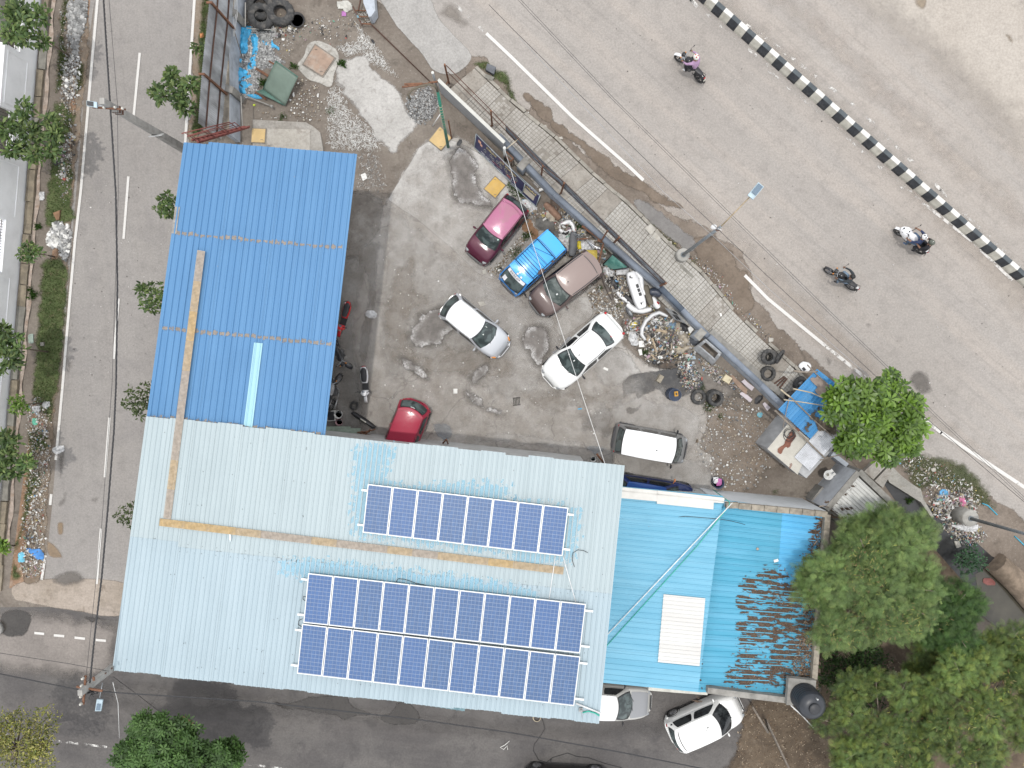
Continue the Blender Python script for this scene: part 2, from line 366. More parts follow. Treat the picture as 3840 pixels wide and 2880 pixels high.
for i,(c,r,pts,mm) in enumerate([
 (0,2,[(500,1080),(490,1030),(545,975),(548,940),(590,940),(590,990),(760,995),(800,975),(868,962),(850,1035),(815,1045),(760,1010),(590,1000),(570,1050),(520,1078)],wet2),
 (0,2,[(480,1650),(560,1605),(640,1610),(720,1650),(740,1720),(560,1760),(450,1720)],wet2),
 (0,3,[(0,330),(90,290),(200,290),(270,330),(270,420),(200,520),(60,520),(0,480)],wet),
 (0,3,[(690,340),(800,350),(1000,380),(1010,390),(850,375),(800,400),(730,370)],wet),
 (1,3,[(160,1080),(300,1090),(460,1040),(720,1020),(800,1040),(860,1130),(1020,1200),(870,1210),(760,1250),(680,1210),(420,1170),(200,1140)],wet),
 (1,3,[(1230,1080),(1330,1090),(1415,1190),(1390,1270),(1210,1290),(1080,1240),(1090,1200),(1170,1170)],wet),
 (0,1,[(1205,1258),(1240,1258),(1240,1290),(1205,1290)],wet2),(0,1,[(1240,1145),(1265,1145),(1265,1175),(1240,1175)],wet2),
 (0,1,[(570,1430),(640,1480),(600,1620),(560,1590)],wet3),(0,2,[(490,640),(570,560),(560,760),(510,820)],wet2),
 (0,2,[(500,1200),(550,1200),(550,1300),(500,1300)],GROUND('rusty_stain',(.26,.19,.12),(.3,.22,.15),soft=.12,amp=.1,alpha=.7)),
 (0,2,[(400,1350),(470,1380),(550,1490),(540,1510),(420,1490)],GROUND('rusty_stain',(0,0,0),(0,0,0))),
 (2,0,[(475,790),(490,768),(508,775),(505,805),(480,812)],wet2),
 (3,1,[(840,1140),(865,1118),(900,1135),(935,1115),(945,1150),(900,1155),(870,1172)],wet2),
 (3,1,[(500,1440),(525,1432),(555,1475),(520,1508),(495,1500),(510,1470)],wet2),
 (3,1,[(1250,1550),(1330,1530),(1400,1590),(1440,1720),(1330,1760),(1210,1640)],wet2),
 (3,0,[(1250,-20),(1370,-20),(1380,50),(1340,95),(1280,60)],GROUND('ochre_stain',(.24,.2,.15),(.27,.22,.165),soft=.2,amp=.3,alpha=.85)),
 (3,0,[(1915,235),(1980,245),(1975,272),(1940,265)],GROUND('ochre_stain',(0,0,0),(0,0,0))),
 (3,0,[(2035,300),(2090,300),(2125,360),(2090,365)],GROUND('ochre_stain',(0,0,0),(0,0,0))),
 (1,0,[(1640,30),(1700,10),(1790,90),(1850,200),(1830,240),(1740,250),(1650,180),(1540,130)],wet3),
 (0,0,[(938,262),(975,262),(975,284),(938,284)],wet2),(3,1,[(1675,555),(1710,548),(1700,590),(1680,585)],wet3)]):
 patch('road_stain', TL(c,r,pts), .0135+.0002*i, mm, res=.05, margin=.3, cat='stain', label='dark damp stain on the asphalt')
dust=GROUND('road_dust', (.385,.34,.30), (.42,.375,.33), None, soft=1.5, amp=.9, alpha=.85, big=.3, streak=(RA,(.45,.40,.35),.4))
patch('road_dust', DL([(1460,-60),(1540,-60),(1900,280),(2260,640),(2260,760),(1950,430),(1650,130)]), .016, dust, res=.25, margin=1.2, cat='dust', label='tan dust along the lower edge of the median')
patch('road_dust', DL([(1600,-60),(1680,-60),(2000,230),(2260,480),(2260,560),(1900,250)]), .017, dust, res=.25, margin=1.2, cat='dust', label='tan dust along the upper edge of the median')
patch('road_dust', DL([(1750,-60),(2260,-60),(2260,420),(2100,260),(1900,80)]), .0155, GROUND('far_dust',(.385,.345,.302),(.425,.385,.34),None,soft=2.2,amp=1.0,alpha=.9,big=.2), res=.3, margin=1.5, cat='dust', label='sandy dust over the far carriageway')
patch('road_dust', DL([(1200,250),(1500,400),(1720,590),(2000,860),(2200,1010),(2120,1000),(1850,830),(1600,620),(1350,400)]), .0158, GROUND('near_dust',(.37,.325,.285),(.40,.355,.31),None,soft=1.2,amp=.8,alpha=.6,big=.3), res=.25, margin=1.2, cat='dust', label='thin dust along the near edge line')
# verge of mud between road and footpath
mud=GROUND('verge_mud', (.150,.122,.098), (.205,.17,.14), (.095,.078,.064), soft=.12, amp=.55, ascale=.9, big=.5, bmp=.6, speck=.35)
patch('mud_verge', DL([(1008,116),(1050,130),(1085,158),(1105,178),(1098,205),(1140,235),(1150,225),(1215,280),(1290,355),(1385,405),(1450,455),(1545,500),(1605,545),(1625,600),(1628,640),(1690,712),(1760,775),(1795,812),(1880,880),(1960,905),(1950,950),(2000,1010),(2095,1048),(2160,1085),(2260,1150),(2300,1320),(2150,1260),(1900,1080),(1800,960),(1640,760),(1450,570),(1200,340),(1000,165)]), .020, mud, res=.14, curve=False, cat='ground', label='muddy verge between the footpath and the main road')
gut=GROUND('grey_gutter', (.19,.18,.172), (.215,.205,.195), None, soft=.12, amp=.3, big=.6, alpha=.8, rough=.5)
patch('gutter', TL(2,1,[(1020,60),(1140,70),(1300,180),(1440,300),(1560,400),(1600,480),(1520,520),(1400,440),(1250,340),(1120,200)]), .024, gut, res=.1, cat='ground', label='grey silted gutter beside the footpath')
patch('wet_mud', TL(2,0,[(90,800),(200,830),(330,930),(380,1040),(560,1160),(720,1270),(850,1380),(1000,1500),(1130,1560),(1260,1650),(1500,1800),(1300,1780),(1050,1640),(800,1500),(600,1300),(380,1150),(200,980)]), .023, GROUND('wet_mud',(.135,.105,.08),(.17,.135,.105),(.10,.08,.065),soft=.12,amp=.35,big=.8), res=.12, cat='ground', label='strip of darker wet mud at the road edge')
patch('wet_mud', TL(2,1,[(1560,420),(1700,380),(1850,460),(1920,500),(1940,640),(2040,690),(2070,830),(2090,1000),(1960,1080),(1880,960),(1700,800),(1600,620)]), .0225, GROUND('wet_mud',(0,0,0),(0,0,0)), res=.12, cat='ground', label='damp mud beside the street lamp')
# concrete ramp at the yard gate
patch('entrance_ramp', DL([(800,-60),(900,-60),(950,40),(1010,105),(1018,130),(985,160),(940,155),(905,110),(845,40)]), .026, sA('ramp_concrete',(.30,.288,.272),(.335,.322,.305),.05,.08,(.27,.26,.245),big=.4), res=.1, cat='pavement', label='smooth grey concrete ramp from the road to the yard')
# ---------------------------------------------------------------- the yard
yc=GROUND('yard_concrete', (.34,.315,.286), (.41,.387,.358), (.245,.22,.192), soft=.25, amp=.5, big=.38, fine=6, cracks=.28, bmp=.3)
patch('yard_concrete', DL([(690,640),(735,420),(780,470),(835,425),(900,320),(950,290),(1010,300),(1070,360),(1140,460),(1270,590),(1340,690),(1370,760),(1500,830),(1560,960),(1560,1085),(1330,1080),(1000,1020),(690,960)]), .004, yc, res=.2, cat='yard', label='stained concrete floor of the workshop yard')
pale=lambda n,soft=.12,amp=.35,a=1,k=1,c3=None: GROUND(n,(.42*k,.403*k,.38*k),(.485*k,.467*k,.442*k),c3,soft=soft,amp=amp,alpha=a,big=.45,fine=7,bmp=.25)
patch('yard_slab', DL([(836,432),(905,318),(945,292),(985,305),(1065,345),(1135,440),(1100,560),(1062,606),(1030,590),(985,546),(905,478)]), .008, pale('pale_slab',.06,.06,1,1,(.27,.255,.235)), curve=False, cat='yard', label='pale swept concrete slab under the maroon car')
patch('yard_slab', DL([(838,440),(905,486),(985,552),(1062,612),(1120,640),(1200,690),(1235,780),(1150,850),(1080,870),(960,800),(830,820),(812,640),(825,520)]), .0085, pale('dusty_slab',.6,.8,.8,.9,(.20,.178,.155)), res=.2, cat='yard', label='dusty concrete around the silver hatchback')
patch('yard_slab', TL(2,1,[(300,980),(640,900),(700,1000),(690,1080),(560,1180),(420,1250),(380,1130),(420,1060)]), .009, pale('pale_slab',.06,.06), cat='yard', label='pale concrete between the brown and white cars')
patch('yard_slab', TL(2,1,[(700,1500),(900,1330),(1060,1440),(1160,1560),(1250,1580),(1100,1660),(900,1700),(760,1659)]), .009, pale('grey_slab',.25,.4,.85,.92), cat='yard', label='pale patch between the white sedan and the scrap')
patch('yard_slab', TL(2,2,[(850,200),(940,150),(1100,80),(1180,110),(1300,160),(1560,200),(1650,350),(1600,500),(1530,620),(1700,640),(1715,700),(1690,960),(1000,1000),(960,760),(880,600),(880,380)]), .009, pale('grey_slab'), cat='yard', label='pale concrete apron around the grey van')
patch('cement_spill', DL([(735,132),(752,120),(790,122),(810,150),(838,170),(850,185),(885,240),(900,270),(880,300),(850,330),(838,325),(806,300),(790,270),(745,205),(722,180)]), .010, sA('cement_spill',(.37,.355,.333),(.43,.413,.39),.2,.5,(.25,.235,.215),big=.7,bmp=.5), res=.1, cat='ground', label='hardened pale cement spill by the gate')
patch('cement_strip', TL(2,2,[(-300,430),(0,410),(150,430),(330,460),(560,490),(700,520),(760,560),(700,610),(560,560),(240,550),(0,500),(-300,520)]), .0095, pale('grey_slab'), res=.1, cat='yard', label='mended strip of pale cement along the shed front')
patch('blue_paint_spill', TL(2,2,[(620,510),(720,520),(800,540),(830,560),(760,600),(700,620),(620,560)]), .0115, GROUND('blue_spill',(.16,.22,.29),(.24,.29,.33),soft=.15,amp=.3,alpha=.7), res=.07, cat='stain', label='spilt blue paint near the white bucket')
patch('blue_paint_spill', TL(1,2,[(1540,330),(1680,350),(1700,440),(1640,500),(1560,470),(1520,400)]), .0115, GROUND('blue_spill',(0,0,0),(0,0,0)), res=.07, cat='stain', label='bluish paint stain right of the red car')
damp=GROUND('damp_shaded_concrete', (.105,.09,.076), (.145,.127,.11), (.075,.063,.053), soft=.22, amp=.35, big=.5, rough=.42, alpha=.92)  # damp floor colour, darkened further for the shade of the blue roof
patch('damp_shade_floor', TL(1,1,[(780,20),(1100,40),(1110,150),(1090,330),(1040,420),(930,480),(930,560),(900,650),(850,580),(760,620)]), .0125, damp, cat='stain', label='damp concrete with painted shade beside the blue roof')
patch('damp_shade_floor', TL(1,1,[(930,480),(1080,430),(1060,700),(1050,900),(1010,1180),(980,1400),(960,1490),(880,1400),(900,1180),(950,1000),(960,800)]), .0121, GROUND('half_damp',(.125,.11,.095),(.155,.137,.12),None,soft=.2,amp=.3,big=.5,rough=.55,alpha=.85), cat='stain', label='painted shade strip along the blue roof edge')  # shade of the roof edge painted as a darker floor strip
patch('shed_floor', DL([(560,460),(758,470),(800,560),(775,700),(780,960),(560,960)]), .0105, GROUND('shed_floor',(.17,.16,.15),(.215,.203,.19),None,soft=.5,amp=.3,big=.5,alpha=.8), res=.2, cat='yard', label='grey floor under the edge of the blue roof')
mudy=GROUND('yard_grime', (.21,.18,.15), (.255,.222,.188), (.16,.135,.11), soft=.5, amp=.7, alpha=.8, big=.6)
patch('yard_grime', TL(1,1,[(1290,560),(1400,560),(1420,800),(1560,950),(1400,1080),(1330,1240),(1500,1400),(1640,1300),(2200,1400),(2200,1640),(1600,1600),(1200,1500),(1080,1200),(1100,900)]), .0130, mudy, res=.15, cat='stain', label='brown grime around the puddles')
patch('yard_grime', TL(2,2,[(0,60),(300,60),(560,20),(800,40),(900,0),(960,100),(850,200),(700,240),(560,180),(430,250),(260,260),(60,120)]), .0131, mudy, res=.15, cat='stain', label='brown grime beside the floor drain')
patch('yard_grime', TL(2,2,[(600,240),(850,200),(880,420),(780,480),(700,420),(600,440),(570,320)]), .0132, GROUND('grey_grime',(.135,.125,.117),(.17,.158,.148),None,soft=.4,amp=.5,alpha=.8), res=.12, cat='stain', label='grey tyre grime left of the van')
patch('oil_spill', TL(2,1,[(950,1640),(1080,1560),(1180,1540),(1320,1540),(1400,1500),(1500,1480),(1640,1560),(1640,1700),(1530,1760),(1330,1780),(1240,1720),(1080,1790),(1120,1850),(1060,1920),(990,1910),(1000,1860),(1090,1850),(1060,1740),(960,1760)]), .0140, GROUND('oil',(.022,.022,.024),(.04,.04,.042),(.07,.068,.066),soft=.12,amp=.3,big=.9,rough=.35,spec=.35), res=.07, cat='stain', label='black oil spill around the blue drum')
patch('oil_smear', TL(2,1,[(820,1659),(960,1600),(1090,1540),(1150,1600),(1050,1760),(960,1850),(900,1900),(860,1830),(930,1700)]), .0136, GROUND('oil_smear',(.11,.105,.10),(.15,.143,.136),(.07,.067,.064),soft=.5,amp=.5,alpha=.8,big=1.2), res=.1, cat='stain', label='grey tyre smear beside the oil spill')
pud=GROUND('puddle', (.135,.122,.112), (.165,.15,.138), None, soft=.12, amp=.26, ascale=2.2, big=1.5, fine=3, rough=.42, bmp=.12, spec=.14, rim=((.66,.65,.64),.40,.85))
pudd=GROUND('puddle_edge', (.12,.105,.09), (.145,.128,.112), None, soft=.4, amp=.3, alpha=.55, rough=.5)
PUD=[('large puddle with a foamy rim beside the leaning signboard',1,0,[(1700,1330),(1760,1270),(1830,1300),(1890,1370),(1920,1450),(1900,1530),(1960,1659),(2040,1750),(2050,1800),(1960,1790),(1850,1770),(1740,1740),(1690,1640),(1690,1520),(1660,1420)]),
 ('puddle behind the silver hatchback',1,1,[(1330,1250),(1360,1160),(1430,1060),(1520,1020),(1600,990),(1680,940),(1760,1080),(1700,1190),(1640,1230),(1600,1310),(1480,1330),(1370,1340)]),
 ('grey puddle under the white sedan',2,1,[(90,1250),(130,1170),(230,1150),(310,1200),(330,1330),(300,1420),(240,1500),(160,1440),(150,1380),(90,1320)]),
 ('long thin puddle below the silver hatchback',1,1,[(1240,1430),(1300,1420),(1400,1500),(1500,1600),(1480,1630),(1380,1580),(1280,1510)]),
 ('small puddle in front of the silver hatchback',1,1,[(1960,1490),(2010,1500),(1990,1570),(1920,1650),(1860,1650),(1870,1570)]),
 ('curved puddle left of the floor drain',1,2,[(1810,60),(1880,70),(1940,120),(2000,190),(2120,220),(2120,270),(2020,250),(1920,190),(1830,130)])]
for i,(lab,c,r,pts) in enumerate(PUD):
 big=[Vector(p)+ (Vector(p)-sum((Vector(q) for q in TL(c,r,pts)),Vector())/len(pts)).normalized()*.28 for p in TL(c,r,pts)]
 patch('damp_rim', big, .0150, pudd, res=.08, margin=.35, cat='stain', label='damp ring round the '+lab)
 patch('puddle', TL(c,r,pts), .0165, pud, res=.06, margin=.25, cat='puddle', label=lab)
patch('yard_film', DL([(700,640),(760,400),(830,400),(900,310),(1040,310),(1160,460),(1300,620),(1380,780),(1540,860),(1560,1080),(1330,1080),(1000,1000),(700,950)]), .0145, GROUND('yard_film',(.30,.268,.235),(.45,.425,.395),None,soft=1.6,amp=2.2,ascale=.8,alpha=.4,big=1.3), res=.2, cat='dust', label='uneven film of dirt over the yard floor')
# top left corner: pale gravelly ground, manhole surround, slab by the shed
patch('gravel_bed', [cI(x,y) for x,y in [(600,320),(760,310),(900,330),(1010,340),(1080,420),(1000,480),(1040,620),(1140,720),(1000,800),(880,820),(800,1100),(600,1100),(580,700)]], .012, sA('pale_gravel',(.34,.335,.33),(.45,.445,.44),.15,.4,(.24,.235,.23),big=1.5,fine=14,bmp=.8), res=.1, cat='ground', label='bed of fine pale gravel under the blue tarpaulin')
patch('manhole_surround', TL(1,0,[(440,390),(510,350),(600,370),(700,430),(725,520),(690,600),(665,720),(630,760),(540,720),(450,690),(370,610),(362,540),(420,480)]), .03, sA('lime_concrete',(.33,.315,.285),(.42,.40,.365),.05,.12,(.22,.20,.175),big=1.2,bmp=.5), res=.08, cat='ground', label='lumpy concrete collar round the rusty square cover')
b=MB(); b.prism(TL(1,0,[(-20,1040),(440,1065),(500,1100),(560,1150),(585,1290),(585,1500),(-20,1500)]),.0,.14); tag(b.obj('concrete_platform', GROUND('platform',(.27,.25,.222),(.33,.31,.28),(.20,.175,.15),big=.6)), 'raised concrete platform above the blue roof with a yellow cover', 'platform')
b=MB(); b.prism(TL(1,0,[(110,1120),(475,1130),(470,1500),(100,1500)]),.0,.17); tag(b.obj('platform_top', GROUND('platform_top',(.36,.335,.295),(.41,.385,.345),(.27,.24,.21),big=.6)), 'smooth pale top slab of the concrete platform', 'slab')
patch('dry_mud', TL(2,2,[(1640,100),(1800,160),(1960,180),(2212,300),(2500,560),(2500,700),(2212,760),(2100,900),(1900,960),(1740,880),(1720,660),(1600,540),(1680,360)]), .0118, sA('dry_mud',(.165,.135,.108),(.215,.18,.148),.3,.6,(.25,.19,.14),big=.6,bmp=.6,speck=.4), cat='ground', label='dry brown mud between the van and the shack')
patch('burnt_ground', [cF(x,y) for x,y in [(480,640),(700,560),(900,700),(1100,760),(1000,900),(900,1050),(1150,1150),(1000,1300),(760,1200),(640,1150),(560,980)]], .0128, GROUND('burnt',(.035,.032,.03),(.07,.062,.055),(.13,.12,.11),soft=.3,amp=.5,big=1.5,alpha=.9), res=.1, cat='ground', label='burnt black ground inside the scrap heap')
patch('scrap_ground', [cF(x,y) for x,y in [(0,280),(300,200),(700,200),(1100,500),(1500,1100),(2000,1500),(2200,1750),(1500,1659),(1100,1300),(480,1180),(330,950),(100,700)]], .0122, GROUND('scrap_ground',(.12,.105,.09),(.20,.18,.16),(.065,.058,.052),soft=.3,amp=.5,big=1.1,speck=.5,bmp=.6), res=.14, cat='ground', label='littered ground below the scrap heap')
patch('scrap_ground', [cE(x,y) for x,y in [(0,0),(500,0),(900,300),(1400,700),(1800,1100),(1900,1500),(1200,1600),(600,1400),(560,1100),(780,900),(600,500),(200,300)]], .0123, GROUND('scrap_ground',(0,0,0),(0,0,0)), res=.14, cat='ground', label='littered ground behind the brown car')
# left verge
redm=GROUND('red_soil', (.22,.135,.085), (.27,.175,.115), (.30,.24,.19), big=.9, fine=8, bmp=.4)
flat('gutter_bed', DL([(205,0),(195,0),(163,330),(120,770),(62,1270),(20,1270),(85,770),(140,330),(178,0),(190,-400),(225,-400)]), .008, redm, 'dry red earth gutter along the compound wall', 'gutter')
flat('verge', DL([(238,-60),(205,0),(190,100),(172,330),(140,700),(72,1150),(40,1260),(95,1262),(112,1100),(128,900),(150,700),(180,330),(205,0),(215,-60)]), .006, gm_dirt, 'dirt verge between the lane and the gutter', 'verge')
patch('verge_soil', DL([(170,0),(196,60),(180,250),(160,420),(150,560),(135,760),(120,900),(108,1050),(95,1240),(48,1250),(62,1120),(85,880),(110,640),(138,420),(160,200)]), .015, GROUND('verge_soil',(.17,.13,.095),(.22,.18,.14),(.25,.16,.10),soft=.15,amp=.3,big=1.1,speck=.4,bmp=.5), res=.12, cat='verge', label='bare reddish soil of the lane verge')
patch('roadside_soil', DL([(418,-30),(450,-30),(445,60),(440,200),(430,300),(405,300),(412,200)]), .014, GROUND('verge_soil',(0,0,0),(0,0,0)), res=.1, cat='verge', label='soil strip between the lane and the tin lean-to')
# ---------------------------------------------------------------- road markings
def PAINT(name, wear):
 if name in MATS: return MATS[name]
 m,t,b,o=newmat(name); v=coords(t, world=True); n1=noise(t,v,2.2,7,.72); n2=noise(t,v,30,3,.7)
 c=mixc(t, ramp(t,n2,.35,.65), (.50,.48,.45), (.60,.585,.56)); t.links.new(c,b.inputs['Base Color']); b.inputs['Roughness'].default_value=.7
 t.links.new(ramp(t, math2(t,'ADD',math2(t,'MULTIPLY',n1,.75),math2(t,'MULTIPLY',n2,.25)), wear-.035, wear+.035), b.inputs['Alpha']); MATS[name]=m; return m
fresh, worn, faint = PAINT('road_paint',.30), PAINT('worn_paint',.47), PAINT('faint_paint',.56)
def line(pts, wd, mat, z=.0285, label='white painted road line'):
 b=MB(); pts=[Vector((p[0],p[1],z)) for p in pts]; V=[]
 for i,p in enumerate(pts):
  d=(pts[min(i+1,len(pts)-1)]-pts[max(i-1,0)]).normalized(); n=Vector((-d.y,d.x,0))*wd/2; V+=[p+n,p-n]
 b.add(V,[(2*i,2*i+1,2*i+3,2*i+2) for i in range(len(pts)-1)]); o=b.obj('road_marking', mat)
 bm=bmesh.new(); bm.from_mesh(o.data)
 for f in bm.faces:
  f.normal_update()
  if f.normal.z<0: f.normal_flip()
 bm.to_mesh(o.data); bm.free(); return tag(o,label,'marking',kind='structure')
line([T(0,0,935,-900),T(0,0,845,0),T(0,0,700,1659),T(0,1,650,430),T(0,1,608,900)],.125,fresh)
line([T(0,1,608,900),T(0,1,572,1330),T(0,1,545,1659),T(0,2,485,655)],.125,PAINT('road_paint_chipped',.40))
line([T(0,2,446,950),T(0,2,436,1045)],.13,fresh); line([T(0,2,397,1480),T(0,3,362,30)],.13,worn)
line([T(0,0,1750,-900),T(0,0,1682,0),T(0,0,1598,1300),T(0,1,1500,900)],.125,fresh)
for a,b_ in (((0,0,1250,-420),(0,0,1230,-20)),((0,0,1210,458),(0,0,1158,997)),((0,0,1112,1525),(0,1,1070,405)),((0,1,1028,920),(0,1,985,1442)),((0,2,948,290),(0,2,908,805)),((0,2,875,1248),(0,3,838,68))): line([T(*a),T(*b_)],.115,fresh)
for x0,y0,x1,y1 in ((300,490,385,498),(468,510,558,518),(647,530,738,540),(830,550,918,558),(-80,440,12,450),(1010,570,1100,580)): line([T(0,3,x0,y0),T(0,3,x1,y1)],.12,fresh)
line([T(0,3,-200,1330),T(0,3,240,1390),T(0,3,1130,1500),T(0,3,1700,1575),T(0,3,2212,1630),T(1,3,260,1665),T(1,3,800,1730)],.11,PAINT('grey_edge_paint',.53),label='grey edge line of the lane by the bottom trees')
line([T(1,0,1700,20),T(1,0,1990,290)],.14,faint); line([T(1,0,1990,290),T(2,0,0,500),T(2,0,520,1010),T(2,0,1010,1440),T(2,0,1135,1558)],.15,PAINT('road_paint_thin',.36))
line([T(2,1,2010,720),T(3,1,0,925),T(3,1,470,1310)],.15,PAINT('road_paint_thin',.36)); line([T(3,1,470,1310),T(3,1,860,1620)],.16,worn)
line([T(3,2,1300,270),T(3,2,1500,425)],.15,worn); line([T(3,2,1490,415),T(3,2,2150,850)],.17,PAINT('road_paint_thin',.36)); line([T(3,2,2150,850),T(3,2,2600,1150)],.17,worn)
for pts in ([(2,0,1500,-30),(2,0,1800,220),(2,0,2212,570)],[(3,0,0,610),(3,0,560,1080),(3,0,1180,1640)],[(3,1,1100,-130),(3,1,1330,90)]): line([T(*p) for p in pts],.14,faint)
line([T(3,1,1330,90),T(3,1,1750,420),T(3,1,2110,765)],.14,worn); line([T(2,0,1540,-10),T(2,0,1600,60)],.18,worn)
for pts in ([(2,0,1950,170),(3,0,0,345),(3,0,800,960),(3,0,1500,1650)],[(3,1,1480,-20),(3,1,2300,760)]): line([T(*p) for p in pts],.16,faint)
# ---------------------------------------------------------------- median kerb of black and white blocks
kerb=thing('median_kerb','black and white striped concrete median along the main road','kerb',D(1900,290,0))
kw=M('kerb_white_paint',(.40,.385,.335),.7,0,.12,4,.2,dirt=.5,dirtcol=(.26,.23,.19),world=True); kb=M('kerb_black_paint',(.022,.025,.03),.6,0,.3,5,.2,dirt=.3,dirtcol=(.09,.09,.09),world=True); kt=M('kerb_top_white',(.58,.57,.54),.7,0,.1,4,.2,world=True); kg=M('kerb_top_black',(.06,.072,.08),.65,0,.2,4,world=True)
k0,k1=Vector(P(2645,8,0)),Vector(P(3860,1080,0)); kd=(k1-k0).normalized(); kn=Vector((kd.y,-kd.x,0)); kn=kn if kn.y<0 else -kn     # kn points to the near (lower left) side
kh=.46; kl=.475
def kblock(mats):
 b=MB(); prof=[(.26,0),(.235,.16),(.10,kh-.03),(.09,kh),(-.10,kh),(-.12,kh-.03),(-.20,0)]     # (towards the near side, height)
 V=[(x,-y,z) for x in (-kl/2+.004,kl/2-.004) for y,z in prof]; n=len(prof)
 b.add(V,[(i,i+1,n+i+1,n+i) for i in range(2)],mi=0); b.add(V,[(i,i+1,n+i+1,n+i) for i in range(2,n-1)],mi=1); b.add(V,[tuple(range(n)),tuple(reversed(range(n,2*n)))],mi=0)
 me=b.mesh('kerb_block',mats); bm=bmesh.new(); bm.from_mesh(me); bmesh.ops.remove_doubles(bm,verts=bm.verts,dist=1e-4); bmesh.ops.recalc_face_normals(bm,faces=bm.faces); bm.to_mesh(me); bm.free(); return me
kbw,kbb=kblock([kw,kt]),kblock([kb,kg]); nk=int((k1-k0).length/kl)+8
for i in range(-5,nk):
 p=k0+kd*(i+.5)*kl-kn*.10
 rz=math.atan2(kd.y,kd.x); place(kbb if i%2 else kbw,'kerb_block',p-Vector(kerb.location)+Vector((RNG.normal(0,.004),RNG.normal(0,.004),0)),(0,0,rz+RNG.normal(0,.004)),parent=kerb)
# ---------------------------------------------------------------- footpath of tiled panels
foot=thing('footpath','tiled concrete footpath between the yard fence and the road','footpath',D(1350,400,0))
tile_m=GROUND('path_tile',(.30,.28,.25),(.36,.34,.31),(.215,.185,.155),big=.8,fine=8,bmp=.3); plain_m=GROUND('path_plain',(.25,.225,.195),(.32,.295,.26),(.15,.125,.10),big=.9,fine=8,bmp=.3); clean_m=GROUND('path_clean',(.34,.325,.295),(.385,.37,.34),(.29,.27,.24),big=.8,fine=8,bmp=.2)
grout_m=GROUND('grout',(.20,.18,.155),(.25,.23,.20),big=.8,fine=8)
# near and far corners of the strip along its run: (inner edge, outer edge)
strip=[((960,205),(1025,150)),((1040,285),(1100,222)),((1120,365),(1195,300)),((1200,438),(1275,378)),((1290,520),(1355,445)),((1380,605),(1440,530)),((1440,665),(1512,592)),((1520,735),(1580,672)),((1600,800),(1655,745)),((1665,858),(1712,795)),((1700,890),(1740,830))]
def strip_at(s):
 s=min(max(s,0),len(strip)-1.001); i=int(s); f=s-i
 return tuple(Vector(D(*strip[i][j],0))*(1-f)+Vector(D(*strip[i+1][j],0))*f for j in (0,1))
npan=26
for k in range(npan):
 s0=(len(strip)-1)*k/npan; s1=(len(strip)-1)*(k+1)/npan; a0,b0=strip_at(s0+.002); a1,b1=strip_at(s1-.002)
 kind=[2,0,1,0,0,1,0,2,0,2,0,0,0,0,0,0,0,1,0,0,0,0,2,0,0,2][k]; zt=.14+RNG.uniform(-.008,.008); bb=MB()
 bb.add([tuple(p)[:2]+(0,) for p in (a0,a1,b1,b0)]+[tuple(p)[:2]+(zt,) for p in (a0,a1,b1,b0)],[(3,2,1,0),(4,5,6,7),(0,1,5,4),(1,2,6,5),(2,3,7,6),(3,0,4,7)])
 if kind!=2:
  nu=max(3,int((a1-a0).length/.155)); nv=max(4,int((b0-a0).length/.155))
  for i in range(nu):
   for j in range(nv):
    g_=.075
    if kind==1 and RNG.random()<.2: continue
    q=[(a0*(1-u)+a1*u)*(1-w_)+(b0*(1-u)+b1*u)*w_ for u,w_ in (((i+g_)/nu,(j+g_)/nv),((i+1-g_)/nu,(j+g_)/nv),((i+1-g_)/nu,(j+1-g_)/nv),((i+g_)/nu,(j+1-g_)/nv))]
    dz=RNG.uniform(.005,.010)
    bb.add([tuple(p)[:2]+(zt-.002,) for p in q]+[tuple(p)[:2]+(zt+dz,) for p in q],[(4,5,6,7),(0,1,5,4),(1,2,6,5),(2,3,7,6),(3,0,4,7)],mi=1)
 tm_=tile_m if kind==1 or k<10 else clean_m; o=bb.obj('paving_slab',[plain_m if kind==2 else grout_m,tm_],foot,world=True)
 bm=bmesh.new(); bm.from_mesh(o.data); bmesh.ops.recalc_face_normals(bm,faces=bm.faces); bm.to_mesh(o.data); bm.free()
kst=M('kerb_stone',(.27,.25,.215),.85,0,.2,3,.4,dirt=.5,dirtcol=(.13,.115,.095),world=True)
for k in range(30):
 s0=(len(strip)-1)*k/30; s1=(len(strip)-1)*(k+1)/30
 if k in (21,23): continue
 a0,b0=strip_at(s0); a1,b1=strip_at(s1-.012); n=(b0-a0).normalized(); j=RNG.uniform(-.02,.03); bb=MB()
 q=[b0+n*(.02+j),b1+n*(.02+j),b1+n*(.17+j),b0+n*(.17+j)]; bb.prism([tuple(p)[:2] for p in q],0,.17+RNG.uniform(-.01,.015)); bb.obj('kerb_stone',kst,foot,world=True)

